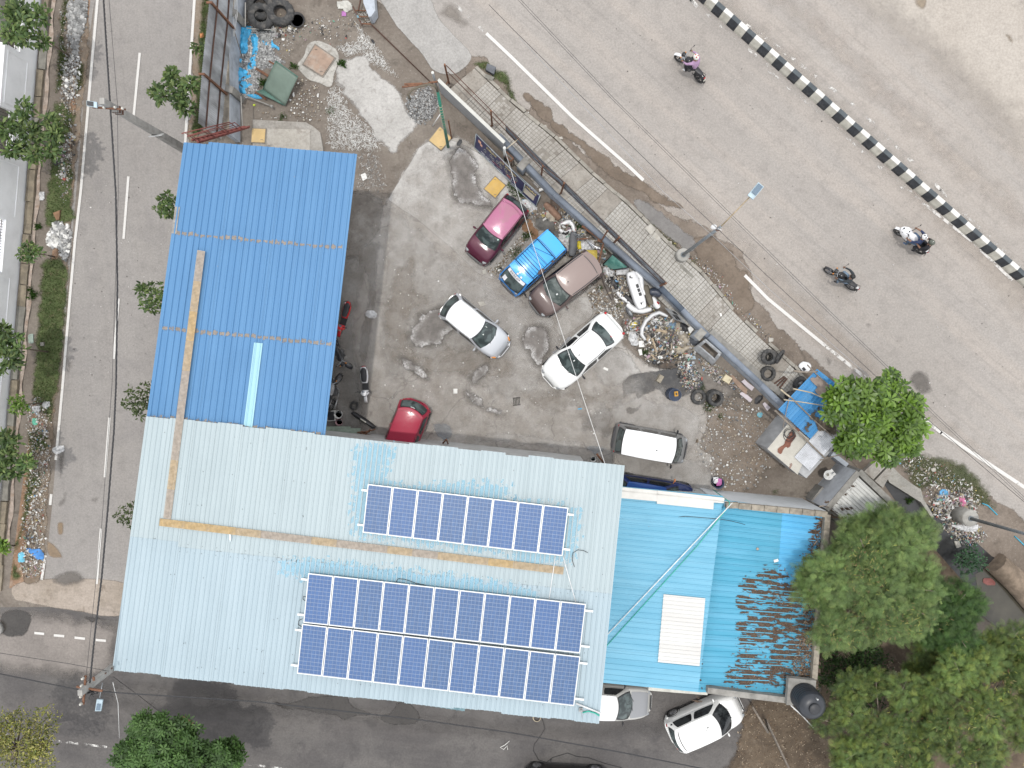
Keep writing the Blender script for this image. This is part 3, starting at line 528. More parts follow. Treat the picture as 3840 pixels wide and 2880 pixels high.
# ================================================================ BUILDINGS AND ROOFS
def bil(q, u, v):
 a,b,c,d=[Vector(x) for x in q]      # TL, TR, BR, BL
 return (a*(1-u)+b*u)*(1-v)+(d*(1-u)+c*u)*v
def sheet_mesh(q, u0,u1,v0,v1, nrib, h, dz, along_v=True, jag=0, wave=False, mats=None, name='roof_sheet', parent=None, nseg=1, th=.006):
 """one ribbed sheet of the quad q; ribs run along v (or u)"""
 prof=[(0,0),(.34,0),(.43,1),(.57,1),(.66,0)] if not wave else [(i/6,.5-.5*math.cos(2*math.pi*i/6)) for i in range(6)]
 xs=[((k+f)/nrib,z) for k in range(nrib) for f,z in prof]+[(1,0)]
 b=MB(); V=[]; F=[]; n=len(xs)
 for j in range(nseg+1):
  for i,(x,z) in enumerate(xs):
   w_=j/nseg
   if jag and j==nseg: w_+=jag[min(len(jag)-1,int(x*nrib))]/1.0
   uu=u0+(u1-u0)*(x if along_v else w_); vv=v0+(v1-v0)*(w_ if along_v else x)
   p=bil(q,uu,vv); V.append((p.x,p.y,p.z+dz+z*h))
 m=len(V); V+=[(x,y,z-th) for x,y,z in V]
 for j in range(nseg):
  for i in range(n-1):
   a=j*n+i; f=(a,a+1,a+n+1,a+n); F.append(f); F.append(tuple(x+m for x in reversed(f)))
 for i in range(n-1):
  F.append((i,i+m,i+1+m,i+1)); e=nseg*n+i; F.append((e,e+1,e+1+m,e+m))
 b.add(V,F); o=b.obj(name, mats, parent, world=True)
 me=o.data; t=Vector(V[1])-Vector(V[0]); bm=bmesh.new(); bm.from_mesh(me); bm.faces.ensure_lookup_table()
 if bm.faces[0].normal.z<0: bmesh.ops.reverse_faces(bm, faces=bm.faces)
 bm.to_mesh(me); bm.free(); return o
def corr_roof(parent, q, rows, cols, ribs, h, mat, along_v=True, lap=.006, dz=0, wave=False):
 for j in range(rows):
  for i in range(cols):
   if along_v: sheet_mesh(q, i/cols-.0015, (i+1)/cols+.0015, max(0,j/rows-(.012 if j else 0)), (j+1)/rows, ribs, h, dz+(.008 if (i%2) else 0)+(lap*(rows-1-j)), True, mats=mat, parent=parent, wave=wave)
   else: sheet_mesh(q, max(0,j/rows-(.012 if j else 0)), (j+1)/rows, i/cols-.0015, (i+1)/cols+.0015, ribs, h, dz+(.008 if (i%2) else 0)+(lap*(rows-1-j)), False, mats=mat, parent=parent, wave=wave)
def ROOFM(name, col, col2, ang, rough=.45, amt=.5, dirt=.25, dirtcol=(.25,.22,.19), metal=.0):
 if name in MATS: return MATS[name]
 m,t,b,o=newmat(name); v=coords(t, world=True); vs=coords(t,(.09,1.6,1),(0,0,-ang),True)
 c=mixc(t, math2(t,'MULTIPLY',ramp(t,noise(t,vs,1.3,5,.65),.35,.7),amt), col, col2)
 c=mixc(t, math2(t,'MULTIPLY',ramp(t,noise(t,v,.35,5,.6),.45,.75),amt*.6), c, tuple(x*.86 for x in col))
 c=mixc(t, math2(t,'MULTIPLY',ramp(t,noise(t,v,7,6,.75),.60,.74),dirt), c, dirtcol)
 vo=N(t,'TexVoronoi'); vo.inputs['Scale'].default_value=.9; t.links.new(v,vo.inputs['Vector'])
 c=mixc(t, math2(t,'MULTIPLY',ramp(t,vo.outputs[0],.030,.018),.5), c, dirtcol)      # bird droppings, screws
 t.links.new(c,b.inputs['Base Color']); b.inputs['Roughness'].default_value=rough; b.inputs['Metallic'].default_value=metal; b.inputs['Specular IOR Level'].default_value=.15
 MATS[name]=m; return m
def walls_under(name, q, z0, inset, mat, parent, h):
 c=sum((Vector(p) for p in q),Vector())/4; pts=[c+(Vector(p)-c)*(1-inset/(Vector(p)-c).length) for p in q]
 b=MB(); b.prism([(p.x,p.y) for p in pts], z0, h); return b.obj(name, mat, parent, world=True)
plaster=M('plaster',(.42,.42,.41),.85,0,.1,2,.2,dirt=.4,world=True); white_pl=M('white_plaster',(.60,.62,.63),.8,0,.05,1.5,.15,dirt=.2,dirtcol=(.42,.42,.41),world=True); grey_pl=M('grey_plaster',(.24,.255,.275),.85,0,.12,2,.3,dirt=.5,dirtcol=(.13,.13,.125),world=True)
cement=M('cement',(.24,.23,.21),.9,0,.18,3,.4,dirt=.6,dirtcol=(.10,.092,.08),world=True); block_m=M('block',(.26,.23,.185),.9,0,.25,4,.5,dirt=.5,dirtcol=(.11,.095,.08),world=True)
# ---- blue roof
ZB=5.95
qb=[D(399,303,ZB),D(771,333,ZB),D(701,945,ZB),D(317,905,ZB)]
bb_=thing('blue_shed','workshop shed with a long ribbed bright blue metal roof','shed',((qb[0]+qb[2])/2).to_tuple()[:2]+(0,))
blue=ROOFM('blue_sheet',(.09,.208,.375),(.11,.238,.41),R(85),amt=.7,dirt=.12)
ys=[0,.325,.665,1.0]
for j in range(3):
 for i in range(7):
  if j==0 and i==0: qq=[bil(qb,0,-.0),bil(qb,1,-.0),qb[2],qb[3]]
  sheet_mesh(qb, i/7-.002,(i+1)/7+.002, ys[j]-(.012 if j else -.008*(i==0)), ys[j+1], 4, .045, (.009 if i%2 else 0)+.012*(2-j), True, mats=blue, parent=bb_, name='roof_sheet')
walls_under('wall', qb, 0, 3.6, plaster, bb_, ZB-.12)
dustm=GROUND('roof_dust',(.26,.22,.18),(.33,.28,.23),None,soft=.05,amp=.20,ascale=5,alpha=.8)
for v in (ys[1],ys[2],ys[3]-.012):
 pts=[bil(qb,u,v+dv) for u,dv in ((.015,-.006),(.985,-.006),(.985,.010),(.015,.010))]
 o=patch('lap_dust',pts,ZB+.030,dustm,res=.06,margin=.08,curve=False); setparent(o,bb_); o.location=(-bb_.location[0],-bb_.location[1],0)
 for k in ('label','category','kind'): del o[k]
b=MB(); b.grid(lambda u,v: (bil(qb,.0+.028*u,.235+.095*v)+Vector((0,0,.05))),2,6); b.obj('torn_edge_strip',M('grey_tin',(.25,.235,.21),.7,0,.3,5,world=True),bb_,world=True)
st=[T(0,1,2195,1300,ZB+.05),T(1,1,58,1307,ZB+.05),T(0,2,2180,375,ZB+.05),T(0,2,2105,355,ZB+.05)]
sky_m=ROOFM('skylight_sheet',(.30,.50,.56),(.36,.56,.6),R(85),amt=.5,dirt=.05)
sheet_mesh(st,0,1,0,1,2,.03,.0,True,mats=sky_m,parent=bb_,name='skylight_sheet')
# ---- long pale roof with the solar panels
ZN,ZS=6.02,6.02
ql=[D(318,897,ZN),D(1348,1007,ZN),D(1293,1562,ZS),D(244,1447,ZS)]
lb=thing('solar_building','long building with a pale sky blue ribbed metal roof carrying solar panels','building',((ql[0]+ql[2])/2).to_tuple()[:2]+(0,))
pale_r=ROOFM('pale_sheet',(.35,.41,.427),(.395,.455,.47),R(85),amt=.6,dirt=.05,dirtcol=(.2,.22,.22)); pale_s=ROOFM('pale_sheet_sky_tint',(.33,.405,.443),(.375,.45,.488),R(85),amt=.6,dirt=.05,dirtcol=(.2,.22,.22))  # south sheets coloured bluer for the sky reflected in them
NSH=20
for j,(v0,v1,mm) in enumerate(((0,.49,pale_r),(.478,1.0,pale_s))):
 for i in range(NSH):
  e=RNG.uniform(-.004,.004)
  vv0=v0+(e if j==0 else (-.035 if i<2 else 0)); vv1=v1+(e if j else (0 if i>=2 else -.02))
  sheet_mesh(ql,i/NSH-.0008,(i+1)/NSH+.0008,vv0,vv1,5,.030,(.007 if i%2 else 0)+(.012 if j==0 else 0)+.03,True,mats=mm,parent=lb)
walls_under('wall', ql, 0, 1.3, plaster, lb, ZN-.1)
seam=GROUND('seam_shade',(.20,.22,.225),(.27,.30,.31),None,soft=.02,amp=.05,ascale=6,alpha=.75)  # shade under the sheet laps painted as a thin darker line
for u0,u1,v in ((.10,1.0,.490),(0.0,.10,.468)):
 o=patch('lap_shade',[bil(ql,u0,v-.001),bil(ql,u1,v-.001),bil(ql,u1,v+.0018),bil(ql,u0,v+.0018)],ZN+.060,seam,res=.05,margin=.05,curve=False); setparent(o,lb); o.location=(-lb.location[0],-lb.location[1],0)
 for k in ('label','category','kind'): del o[k]
scr=MB()
for i in range(60):
 for dv in (-.012,.017):
  p=bil(ql,.105+i*.0149,.490+dv); scr.lathe([(.014,0),(.010,.012)],6,(p.x,p.y,ZN+.055))
for k in range(130):
 p=bil(ql,RNG.uniform(.02,.98),RNG.choice([.06,.19,.32,.42,.6,.73,.86,.95])+RNG.normal(0,.002)); scr.lathe([(.016,0),(.010,.012)],6,(p.x,p.y,ZN+.05))
scr.obj('roof_screws',M('screw',(.10,.10,.10),.5,.4),lb,world=True)['kind']='stuff'
flake=GROUND('blue_flakes',(.22,.50,.66),(.30,.56,.70),None,soft=.12,amp=1.05,ascale=4.5,alpha=.42)
for c,r,pts in ((1,2,[(850,560),(1200,540),(1200,840),(2100,840),(2212,950),(2212,1440),(1500,1400),(900,1320),(820,1300),(840,900)]),(2,2,[(-20,900),(60,1000),(560,1060),(560,1400),(430,1560),(-20,1500)]),(1,3,[(420,-160),(2212,60),(2212,200),(420,40)])):
 o=patch('paint_flakes',TL(c,r,pts,0) if False else [T(c,r,x,y,ZN) for x,y in pts],ZN+.052,flake,res=.12,margin=.1); setparent(o,lb); o.location=(-lb.location[0],-lb.location[1],0)
 for k in ('label','category','kind'): del o[k]
# ---- solar arrays
def SOLAR():
 m,t,b,o=newmat('solar_cell'); v=coords(t,(1,1,1)); oi=N(t,'ObjectInfo').outputs['Random']
 sp=N(t,'SeparateXYZ'); t.links.new(v,sp.inputs[0])
 s1=math2(t,'FRACT',math2(t,'MULTIPLY',sp.outputs[0],6/.156/2),0); bars=ramp(t,math2(t,'ABSOLUTE',math2(t,'SUBTRACT',s1,.5),0),.13,.07)
 nn=N(t,'TexNoise'); nn.inputs['Scale'].default_value=9; t.links.new(coords(t,(2.2,.25,1)),nn.inputs['Vector'])
 c=mixc(t,ramp(t,nn.outputs[0],.3,.7),(.038,.085,.18),(.06,.13,.27)); c=mixc(t,math2(t,'MULTIPLY',oi,.35),c,(.042,.12,.34)); c=mixc(t,math2(t,'MULTIPLY',bars,.55),c,(.02,.042,.11))
 t.links.new(c,b.inputs['Base Color']); b.inputs['Roughness'].default_value=.35; b.inputs['Coat Weight'].default_value=.6; b.inputs['Coat Roughness'].default_value=.12; b.inputs['Specular IOR Level'].default_value=.4
 return m
cell_m=SOLAR(); alu=M('aluminium',(.70,.70,.69),.45,.2,.06,3); back_m=M('backsheet',(.30,.34,.42),.5,0,.1,6)
PW,PHt=.99,1.95
def panel_meshes():
 f=MB(); t_=.038; hw,hh=PW/2,PHt/2
 for c,s in (((0,hh-.014,0),(PW,.028,t_)),((0,-hh+.014,0),(PW,.028,t_)),((hw-.014,0,0),(.028,PHt-.056,t_)),((-hw+.014,0,0),(.028,PHt-.056,t_))): f.box(c,s)
 bk=MB(); bk.box((0,0,0),(PW-.056,PHt-.056,.012)); ce=MB(); cw=(PW-.075)/6; ch=(PHt-.09)/12
 for i in range(6):
  for j in range(12):
   x=-((PW-.075)/2)+(i+.5)*cw; y=-((PHt-.09)/2)+(j+.5)*ch; a,b_=cw/2-.0035,ch/2-.006
   ce.add([(x-a,y-b_,.009),(x+a,y-b_,.009),(x+a,y+b_,.009),(x-a,y+b_,.009)],[(0,1,2,3)])
 return f.mesh('frame',alu),bk.mesh('backsheet',back_m),ce.mesh('solar_cells',cell_m)
PMF,PMB,PMC=panel_meshes(); ZP=6.28
def array(tl,tr,br,bl,n,lab,group):
 q=[P(*x,ZP) for x in (tl,tr,br,bl)]; ux=(q[1]-q[0]); ang=math.atan2(ux.y,ux.x); L=ux.length; vy=((q[3]-q[0]).length+(q[2]-q[1]).length)/2
 for i in range(n):
  c=bil(q,(i+.5)/n,.5); r=thing('solar_module', lab(i,n),'solar panel',c,ang,group)
  for me in (PMF,PMB,PMC):
   o=place(me,me.name,(0,0,0),parent=r); o.scale=((L/n-.022)/PW,vy/PHt,1)
 for k,v in enumerate((.14,.86)):
  a,b_=bil(q,-.028 if n<9 else -.024,v),bil(q,1.032 if n<9 else 1.03,v); bb=MB(); bb.beam(a-Vector((0,0,.055)),b_-Vector((0,0,.055)),.075,.055)
  for i in range(n+1):
   p=bil(q,i/n,v); bb.box((p.x,p.y,ZP-.13),(.05,.05,.13))
  tag(bb.obj('mounting_rail',alu),f'silver mounting rail under the {"upper" if k==0 else "lower"} edge of the {group}','rail','rails under the solar panels')
words=['first','second','third','fourth','fifth','sixth','seventh','eighth','ninth','tenth','eleventh']
array((1379.7,1815.4),(2131.4,1903.5),(2111,2085.4),(1358,1995.6),8,lambda i,n:f'{words[i]} blue solar panel from the left in the short upper row of eight','short upper solar row')
array((1156.2,2149.6),(2196,2264.6),(2177.4,2449.9),(1136.6,2333.6),11,lambda i,n:f'{words[i]} blue solar panel from the left in the middle row of eleven','middle solar row')
array((1133.6,2340),(2174.3,2460.8),(2156.5,2648.3),(1111.9,2523.7),11,lambda i,n:f'{words[i]} blue solar panel from the left in the bottom row of eleven','bottom solar row')
wm=M('white_conduit',(.66,.66,.65),.5); blk=M('black_cable',(.02,.02,.022),.5)
for a,b_,lab in (((2,2,375,1488),(2,3,320,205),'left white conduit between the two solar fields'),((2,2,440,1488),(2,3,552,230),'slanting white conduit between the two solar fields'),((2,3,553,1100),(2,3,768,1186),'thick white conduit from the lowest solar corner to the roof edge')):
 bb=MB(); bb.tube([T(*a,ZP-.12),T(*b_,ZP-.12)],.016 if 'thick' not in lab else .035,6); tag(bb.obj('conduit',wm),lab,'conduit')
for c,r,pts,lab in ((2,2,[(540,1580),(520,1520),(525,1460),(570,1433),(620,1440),(655,1458)],'thin black cable curl on the pale roof'),(1,3,[(1210,50),(1230,22),(1290,30),(1380,62),(1470,80)],'loose cable loop above the middle solar row'),(1,3,[(425,215),(405,200),(408,178),(430,180)],'small cable loop left of the middle solar row'),(1,3,[(400,370),(370,385),(365,420),(395,440)],'black cable loop joining the two lower solar rows'),(2,2,[(1437,1150),(1500,1143),(1650,1155),(1800,1168),(1900,1185),(2015,1215)],'long black cable lying on the lower blue roof')):
 z=3.12 if 'lower blue' in lab else 6.1
 bb=MB(); bb.tube([T(c,r,x,y,z) for x,y in pts],.012,6); tag(bb.obj('cable',blk),lab,'cable')
# ---- walkway of grating panels
walk=thing('roof_walkway','beige grating walkway laid in an L over the blue and pale roofs','walkway',D(380,1000,6.1))
def grate_m(n,c):
 return M(n,c,.8,0,.18,6,0,dirt=.35,dirtcol=(.33,.29,.25))
gm1,gm2,gm3=grate_m('ochre_grating',(.44,.315,.16)),grate_m('grey_grating',(.35,.30,.25)),grate_m('tan_grating',(.40,.31,.20))
def grating(L,W,mat):
 b=MB(); nx=max(4,int(L/.052)); ny=7
 for i in range(nx+1): b.box((-L/2+.012+(L-.024)*i/nx,0,0),(.022,W,.028))
 for j in range(ny+1): b.box((0,-W/2+.012+(W-.024)*j/ny,.001),(L,.022,.029))
 return b.mesh('grating_panel',mat)
def walk_run(p0,p1,n,W,mats,z):
 p0,p1=P(*p0,z),P(*p1,z); d=p1-p0; L=d.length/n-.012; me={}
 for i in range(n):
  mm=mats(i); k=mm.name
  if k not in me: me[k]=grating(L,W,mm)
  c=p0+d*(i+.5)/n; place(me[k],'grating_panel',c-Vector(walk.location),(0,0,math.atan2(d.y,d.x)),parent=walk)
walk_run((754.9,939.5),(626.7,1945),9,.305,lambda i:(gm2,gm3,gm1,gm3,gm2,gm2,gm2,gm3,gm2)[i],6.10)
walk_run((598.5,1957.8),(2113.5,2140.5),16,.30,lambda i:(gm1,gm1,gm1,gm3,gm2,gm2,gm3,gm2,gm2,gm3,gm2,gm3,gm3,gm1,gm3,gm3)[i],6.12)
# ---- lower sky blue roof in the middle
ZM=3.1
qm=[D(1325,1050,ZM),D(1562,1072,ZM),D(1508,1494,ZM),D(1285,1472,ZM)]
mb=thing('low_shed','low shed with a sky blue roof of cross ribs and one white sheet','shed',((qm[0]+qm[2])/2).to_tuple()[:2]+(0,))
mid=ROOFM('mid_sheet',(.145,.36,.49),(.195,.42,.55),R(-6),amt=.9,dirt=.10)
for i in range(6): sheet_mesh(qm,0,1,i/6-.002,(i+1)/6+.002,6,.032,.008*(i%2),False,mats=mid,parent=mb)
walls_under('wall', qm, 0, .35, plaster, mb, ZM-.08)
wsh=ROOFM('white_sheet',(.55,.54,.52),(.62,.62,.60),R(-6),amt=.8,dirt=.15,dirtcol=(.35,.33,.31))
sheet_mesh([T(2,3,1308,155,ZM),T(2,3,1668,190,ZM),T(2,3,1618,775,ZM),T(2,3,1258,740,ZM)],0,1,0,1,17,.03,.045,False,mats=wsh,parent=mb,name='white_sheet')
cap=M('cream_capping',(.56,.545,.51),.6,0,.06,2,.1,dirt=.25,dirtcol=(.4,.38,.34),world=True)
for q_ in ([(940,890),(1256,922),(1253,1015),(935,985)],[(1254,920),(1836,984),(1830,1030),(1744,1024),(1740,1084),(1252,1034)]):
 bb=MB(); bb.prism([tuple(T(2,2,x,y,ZM+.11))[:2] for x,y in q_],ZM+.085,ZM+.105); o=bb.obj('ridge_capping',cap,mb,world=True)
 bb=MB(); bb.tube([T(2,2,q_[0][0],q_[0][1]+32,ZM+.115),T(2,2,q_[1][0],q_[1][1]+32,ZM+.115)],.018,6); bb.obj('capping_fold',cap,mb,world=True)
# ---- right hand roof with leaf litter, parapet and plastered wall
ZR=2.62; ZT=2.95
qr=[D(1543,1078,ZR),D(1784,1108,ZR),D(1757,1500,ZR),D(1504,1494,ZR)]
rb=thing('old_shed','old flat shed with a bright cyan ribbed roof full of dead leaves','shed',((qr[0]+qr[2])/2).to_tuple()[:2]+(0,))
cyan=ROOFM('cyan_sheet',(.075,.30,.43),(.12,.35,.49),R(-7),amt=1,dirt=.5,dirtcol=(.10,.22,.30)); cyan2=ROOFM('cyan_sheet_fresh',(.10,.38,.62),(.14,.42,.66),R(-7),amt=.8,dirt=.15,dirtcol=(.3,.35,.36))
for i in range(7):
 for h in range(2):
  jag=[0] if h==0 else [RNG.uniform(-.06,.02) for _ in range(5)]
  sheet_mesh(qr,(0,.60)[h],(.612,.985)[h],i/7-.002,(i+1)/7+.002,5,.036,.008*(i%2)+.012*(1-h),False,jag=jag,mats=(cyan,cyan2)[h] if i<3 else cyan,parent=rb)
b=MB(); c=sum(qr,Vector())/4; b.prism([(p.x,p.y) for p in [c+(x-c)*1.0 for x in qr]],0,ZR-.05); b.obj('wall',white_pl,rb,world=True)
leafb=M('dead_leaf_bed',(.075,.048,.034),.95,0,.4,12,.6,world=True)
def LEAFMASK():
 m,t,b,o=newmat('dead_leaves'); v=coords(t,world=True); n=noise(t,coords(t,(.55,1.9,1),(0,0,R(7)),True),3.2,4,.55); f=math2(t,'ADD',math2(t,'MINIMUM',N(t,'Attribute',attribute_name='sd').outputs['Fac'],.22),math2(t,'MULTIPLY',math2(t,'SUBTRACT',n,.56),3.4))
 t.links.new(ramp(t,f,-.04,.04),b.inputs['Alpha']); c=mixc(t,ramp(t,noise(t,v,22,5,.75),.35,.65),(.035,.022,.016),(.125,.088,.062)); t.links.new(c,b.inputs['Base Color']); b.inputs['Roughness'].default_value=.95; bump(t,b,noise(t,v,30,4),.8,.03); return m
dl=LEAFMASK()
for kk_,pts in enumerate(([(1775,1110),(1787,1112),(1760,1500),(1690,1496),(1640,1440),(1660,1330),(1700,1270),(1740,1200),(1752,1140)],[(1600,1260),(1700,1230),(1690,1400),(1640,1480),(1560,1490),(1590,1400)],[(1500,1290),(1516,1290),(1512,1494),(1498,1494)])):
 o=patch('leaf_bed',[D(x,y,ZR) for x,y in pts],ZR+.038+.003*kk_,dl,res=.10,margin=.05); setparent(o,rb); o.location=(-rb.location[0],-rb.location[1],0)
 for k in ('label','category','kind'): del o[k]
n=2600; pos=np.vstack([inside([D(x,y,ZR) for x,y in [(1762,1130),(1786,1116),(1762,1500),(1690,1496),(1740,1350),(1720,1250)]],n,False),inside([D(x,y,ZR) for x,y in [(1620,1250),(1760,1180),(1740,1490),(1560,1490)]],500,False)])
pos=np.column_stack([pos,np.full(len(pos),ZR+.06)])
o=swarm('dead_leaves',LEAF_V,LEAF_F,pos,rots(len(pos),.35),RNG.uniform(.05,.13,len(pos)),palette([(.13,.085,.055),(.22,.155,.10),(.08,.052,.038),(.28,.20,.14)],len(pos),.2),ATT('leaf_scrap',.9)); tag(o,'brown dead leaves drifted over the cyan roof','leaves',kind='stuff')
# parapets
def wall_run(name, pts, z0, z1, th, mat, parent, side=0):
 b=MB(); pts=[Vector((p[0],p[1],0)) for p in pts]
 for a,c in zip(pts,pts[1:]):
  d=(c-a).normalized(); n_=Vector((-d.y,d.x,0)); b.prism([tuple(x)[:2] for x in (a-n_*th/2-d*.0,c-n_*th/2,c+n_*th/2,a+n_*th/2)],z0,z1)
 return b.obj(name, mat, parent, world=True)
np0,np1=T(2,2,1850,1045,ZT),T(3,2,515,1128,ZT)
wall_run('north_wall',[np0,np1],0,ZT-.18,.24,white_pl,rb)
bm_=MB(); bm_.box((0,0,0),(.375,.26,.19),taper=.985); blk_me=bm_.mesh('concrete_block',block_m)
d_=np1-np0
for i in range(8):
 p=np0+d_*(i+.5)/8; place(blk_me,'concrete_block',Vector((p.x,p.y,ZT-.085))-Vector(rb.location),(0,0,math.atan2(d_.y,d_.x)+RNG.normal(0,.03)),(d_.length/8/.385,1,1),parent=rb)
e0,e1=T(3,2,518,1130,ZT),T(3,3,402,895,ZT)
wall_run('east_wall',[e0,e1],0,ZT-.18,.22,cement,rb)
d_=e1-e0
for i in range(11):
 p=e0+d_*(i+.5)/11; place(blk_me,'concrete_block',Vector((p.x,p.y,ZT-.085))-Vector(rb.location),(0,0,math.atan2(d_.y,d_.x)+RNG.normal(0,.015)),(d_.length/11/.38,.95,1),parent=rb)
wall_run('south_wall',[T(2,3,1690,990,ZT),T(3,3,200,1080,ZT)],0,ZT,.27,cement,rb); 
wall_run('south_ledge',[T(2,3,1180,975,ZR-.3),T(2,3,1690,1015,ZR-.3)],ZR-.5,ZR-.3,.16,M('cream_ledge',(.5,.49,.44),.8,world=True),rb)
# ---- black water tank
tq=[T(3,3,178,880,3.2),T(3,3,417,905,3.2),T(3,3,405,1128,3.2),T(3,3,160,1115,3.2)]
b=MB(); b.prism([(p.x,p.y) for p in tq],2.95,3.2); tag(b.obj('tank_slab',cement),'square grey concrete slab that carries the black water tank','slab')
tc=T(3,3,308,1035,3.2); tk=thing('water_tank','black plastic water tank with a round lid on the roof corner','water tank',tc)
tm=M('black_plastic',(.028,.031,.037),.38,0,.15,3,spec=.4)
b=MB(); pr=[(.60,0)]
for i in range(6): z=.06+i*.14; pr+=[(.60,z),(.625,z+.03),(.625,z+.09),(.60,z+.12)]
pr+=[(.60,.92),(.56,1.0),(.40,1.10),(.26,1.14)]; b.lathe(pr,32); b.obj('tank_body',tm,tk)
b=MB(); b.lathe([(.24,1.13),(.24,1.22),(.21,1.25),(0.001,1.26)],28); b.obj('lid',M('black_lid',(.022,.023,.026),.5),tk)
b=MB(); b.tube([(.10,.42,.95),(.10,.42,1.22),(.10,.46,1.27)],.025,8); b.obj('vent_pipe',wm,tk)
b=MB(); b.tube([T(3,3,200,1120,3.1),T(3,3,300,1210,1.8),T(3,3,390,1310,.2)],.03,8); tag(b.obj('drain_pipe',wm),'thin white pipe running down from the water tank','pipe')
# white pole and green hose across the low roofs
b=MB(); b.tube([T(2,2,1905,1025,ZM+.25),T(2,3,822,508,ZM+.22)],.022,8); tag(b.obj('white_pole',wm),'long thin white pole laid diagonally over the low blue roof','pole')
b=MB(); b.tube([T(2,2,1740,915,1.5),T(2,2,1860,1005,ZM),T(2,2,1882,1025,ZM+.3),T(2,2,1870,1060,ZM+.17),T(2,2,1760,1200,ZM+.10),T(2,2,1600,1400,ZM+.10),T(2,2,1365,1659,ZM+.09),T(2,3,815,606,ZM+.10)],.020,8); tag(b.obj('green_hose',M('green_hose',(.03,.36,.27),.5)),'long green hose draped diagonally across the low blue roof','hose')
b=MB(); b.tube([T(2,3,610,1180,6.1),T(2,3,660,1168,6.1),T(2,3,720,1185,6.1),T(2,3,755,1208,6.1)],.030,8); tag(b.obj('green_hose',MATS['green_hose']),'short green hose end at the lower corner of the solar roof','hose')
b=MB(); p=T(2,3,595,1153,6.1); b.box((p.x,p.y,6.12),(.16,.16,.05)); b.lathe([(.05,0),(.05,.12)],10,(p.x,p.y,6.14)); b.tube([p+Vector((0,0,.1)),T(2,3,610,1240,6.15)],.01,5); tag(b.obj('antenna_foot',M('grey_part',(.3,.3,.3),.5)),'small grey bracket at the lower corner of the solar roof','bracket')
for c,r,x,y,lab in ((0,2,1990,1330,'empty clear bottle lying on the pale roof beside the walkway'),):
 p=T(c,r,x,y,6.12); b=MB(); rt=Matrix.Rotation(R(90),3,'X'); b.lathe([(.045,-.15),(.045,.05),(.02,.11),(.02,.15)],12,(p.x,p.y,6.13),rt); tag(b.obj('bottle',M('clear_plastic',(.6,.68,.72),.2)),lab,'bottle')
p=T(3,2,65,1522,ZR); b=MB(); b.box((p.x,p.y,ZR+.06),(.2,.12,.04),rz=.3); tag(b.obj('white_block',M('foam',(.7,.7,.68),.8)),'small white foam block on the cyan roof','block')
p=T(2,2,2118,1422,ZR); b=MB(); b.lathe([(.06,0),(.06,.03),(.03,.04)],14,(p.x,p.y,ZR+.04)); tag(b.obj('rusty_disc',M('rusty_cap',(.35,.28,.22),.7)),'small round rusty cap on the cyan roof','cap')
# ribbed awning below the solar roof
aq=[T(1,3,1400,1092,2.6),T(1,3,1805,1138,2.6),T(1,3,1803,1168,2.4),T(1,3,1402,1108,2.4)]
aw=thing('small_awning','narrow teal ribbed awning peeping out below the solar roof','awning',aq[0])
sheet_mesh([aq[0]+Vector((.05,.9,.2)),aq[1]+Vector((.05,.9,.2)),aq[2],aq[3]],0,1,0,1,9,.04,0,True,mats=ROOFM('teal_sheet',(.13,.22,.25),(.2,.3,.33),R(85),amt=1,dirt=.5),parent=aw,name='awning_sheet')

# ================================================================ WALLS, FENCES, POLES, SHACK
rust=M('rust',(.16,.075,.042),.85,0,.35,8,.3,dirt=.5,dirtcol=(.07,.04,.03)); rust2=M('dark_rust',(.085,.045,.032),.85,0,.3,8,.3); tin=M('grey_tin_sheet',(.40,.415,.43),.6,.0,.35,1.6,0,dirt=.55,dirtcol=(.16,.155,.15),stretch=(1,1,.35)); tin2=M('blue_tin_sheet',(.24,.265,.29),.6,.0,.35,3,dirt=.5,dirtcol=(.12,.06,.04)); bluepl=M('bluegrey_plaster',(.36,.39,.43),.85,0,.15,1.6,.3,dirt=.45,dirtcol=(.12,.12,.12),world=True); wood=M('grey_wood',(.20,.17,.14),.9,0,.25,6,.3); bamboo=M('bamboo',(.42,.36,.26),.8,0,.2,6); conc=M('concrete_pole',(.30,.29,.27),.9,0,.15,3,.3,dirt=.35,dirtcol=(.12,.11,.10)); galv=M('galvanised',(.30,.315,.33),.5,.5,.15,3); dgrey=M('dark_grey',(.035,.037,.04),.6); navy=M('navy_print',(.030,.030,.075),.5,0,.1,3,dirt=.3,dirtcol=(.12,.12,.13))
def vsheet(name, p0, p1, z0, z1, nrib, amp, mat, parent):
 """one upright ribbed sheet between two plan points"""
 p0=Vector((p0[0],p0[1],0)); p1=Vector((p1[0],p1[1],0)); d=p1-p0; n=Vector((-d.y,d.x,0)).normalized(); b=MB(); V=[]; xs=[]
 for k in range(nrib):
  for f,a in ((0,0),(.25,1),(.5,1),(.75,0)): xs.append(((k+f)/nrib,a))
 xs.append((1,0))
 for off in (0,.004):
  for z in (z0,z1+RNG.uniform(-.02,.02)):
   for x,a in xs: q=p0+d*x+n*(a*amp+off); V.append((q.x,q.y,z))
 m=len(xs); F=[]
 for i in range(m-1): F+=[(i,i+1,m+i+1,m+i),(2*m+i+1,2*m+i,3*m+i,3*m+i+1),(m+i,m+i+1,3*m+i+1,3*m+i)]
 b.add(V,F); return b.obj(name,mat,parent,world=True)
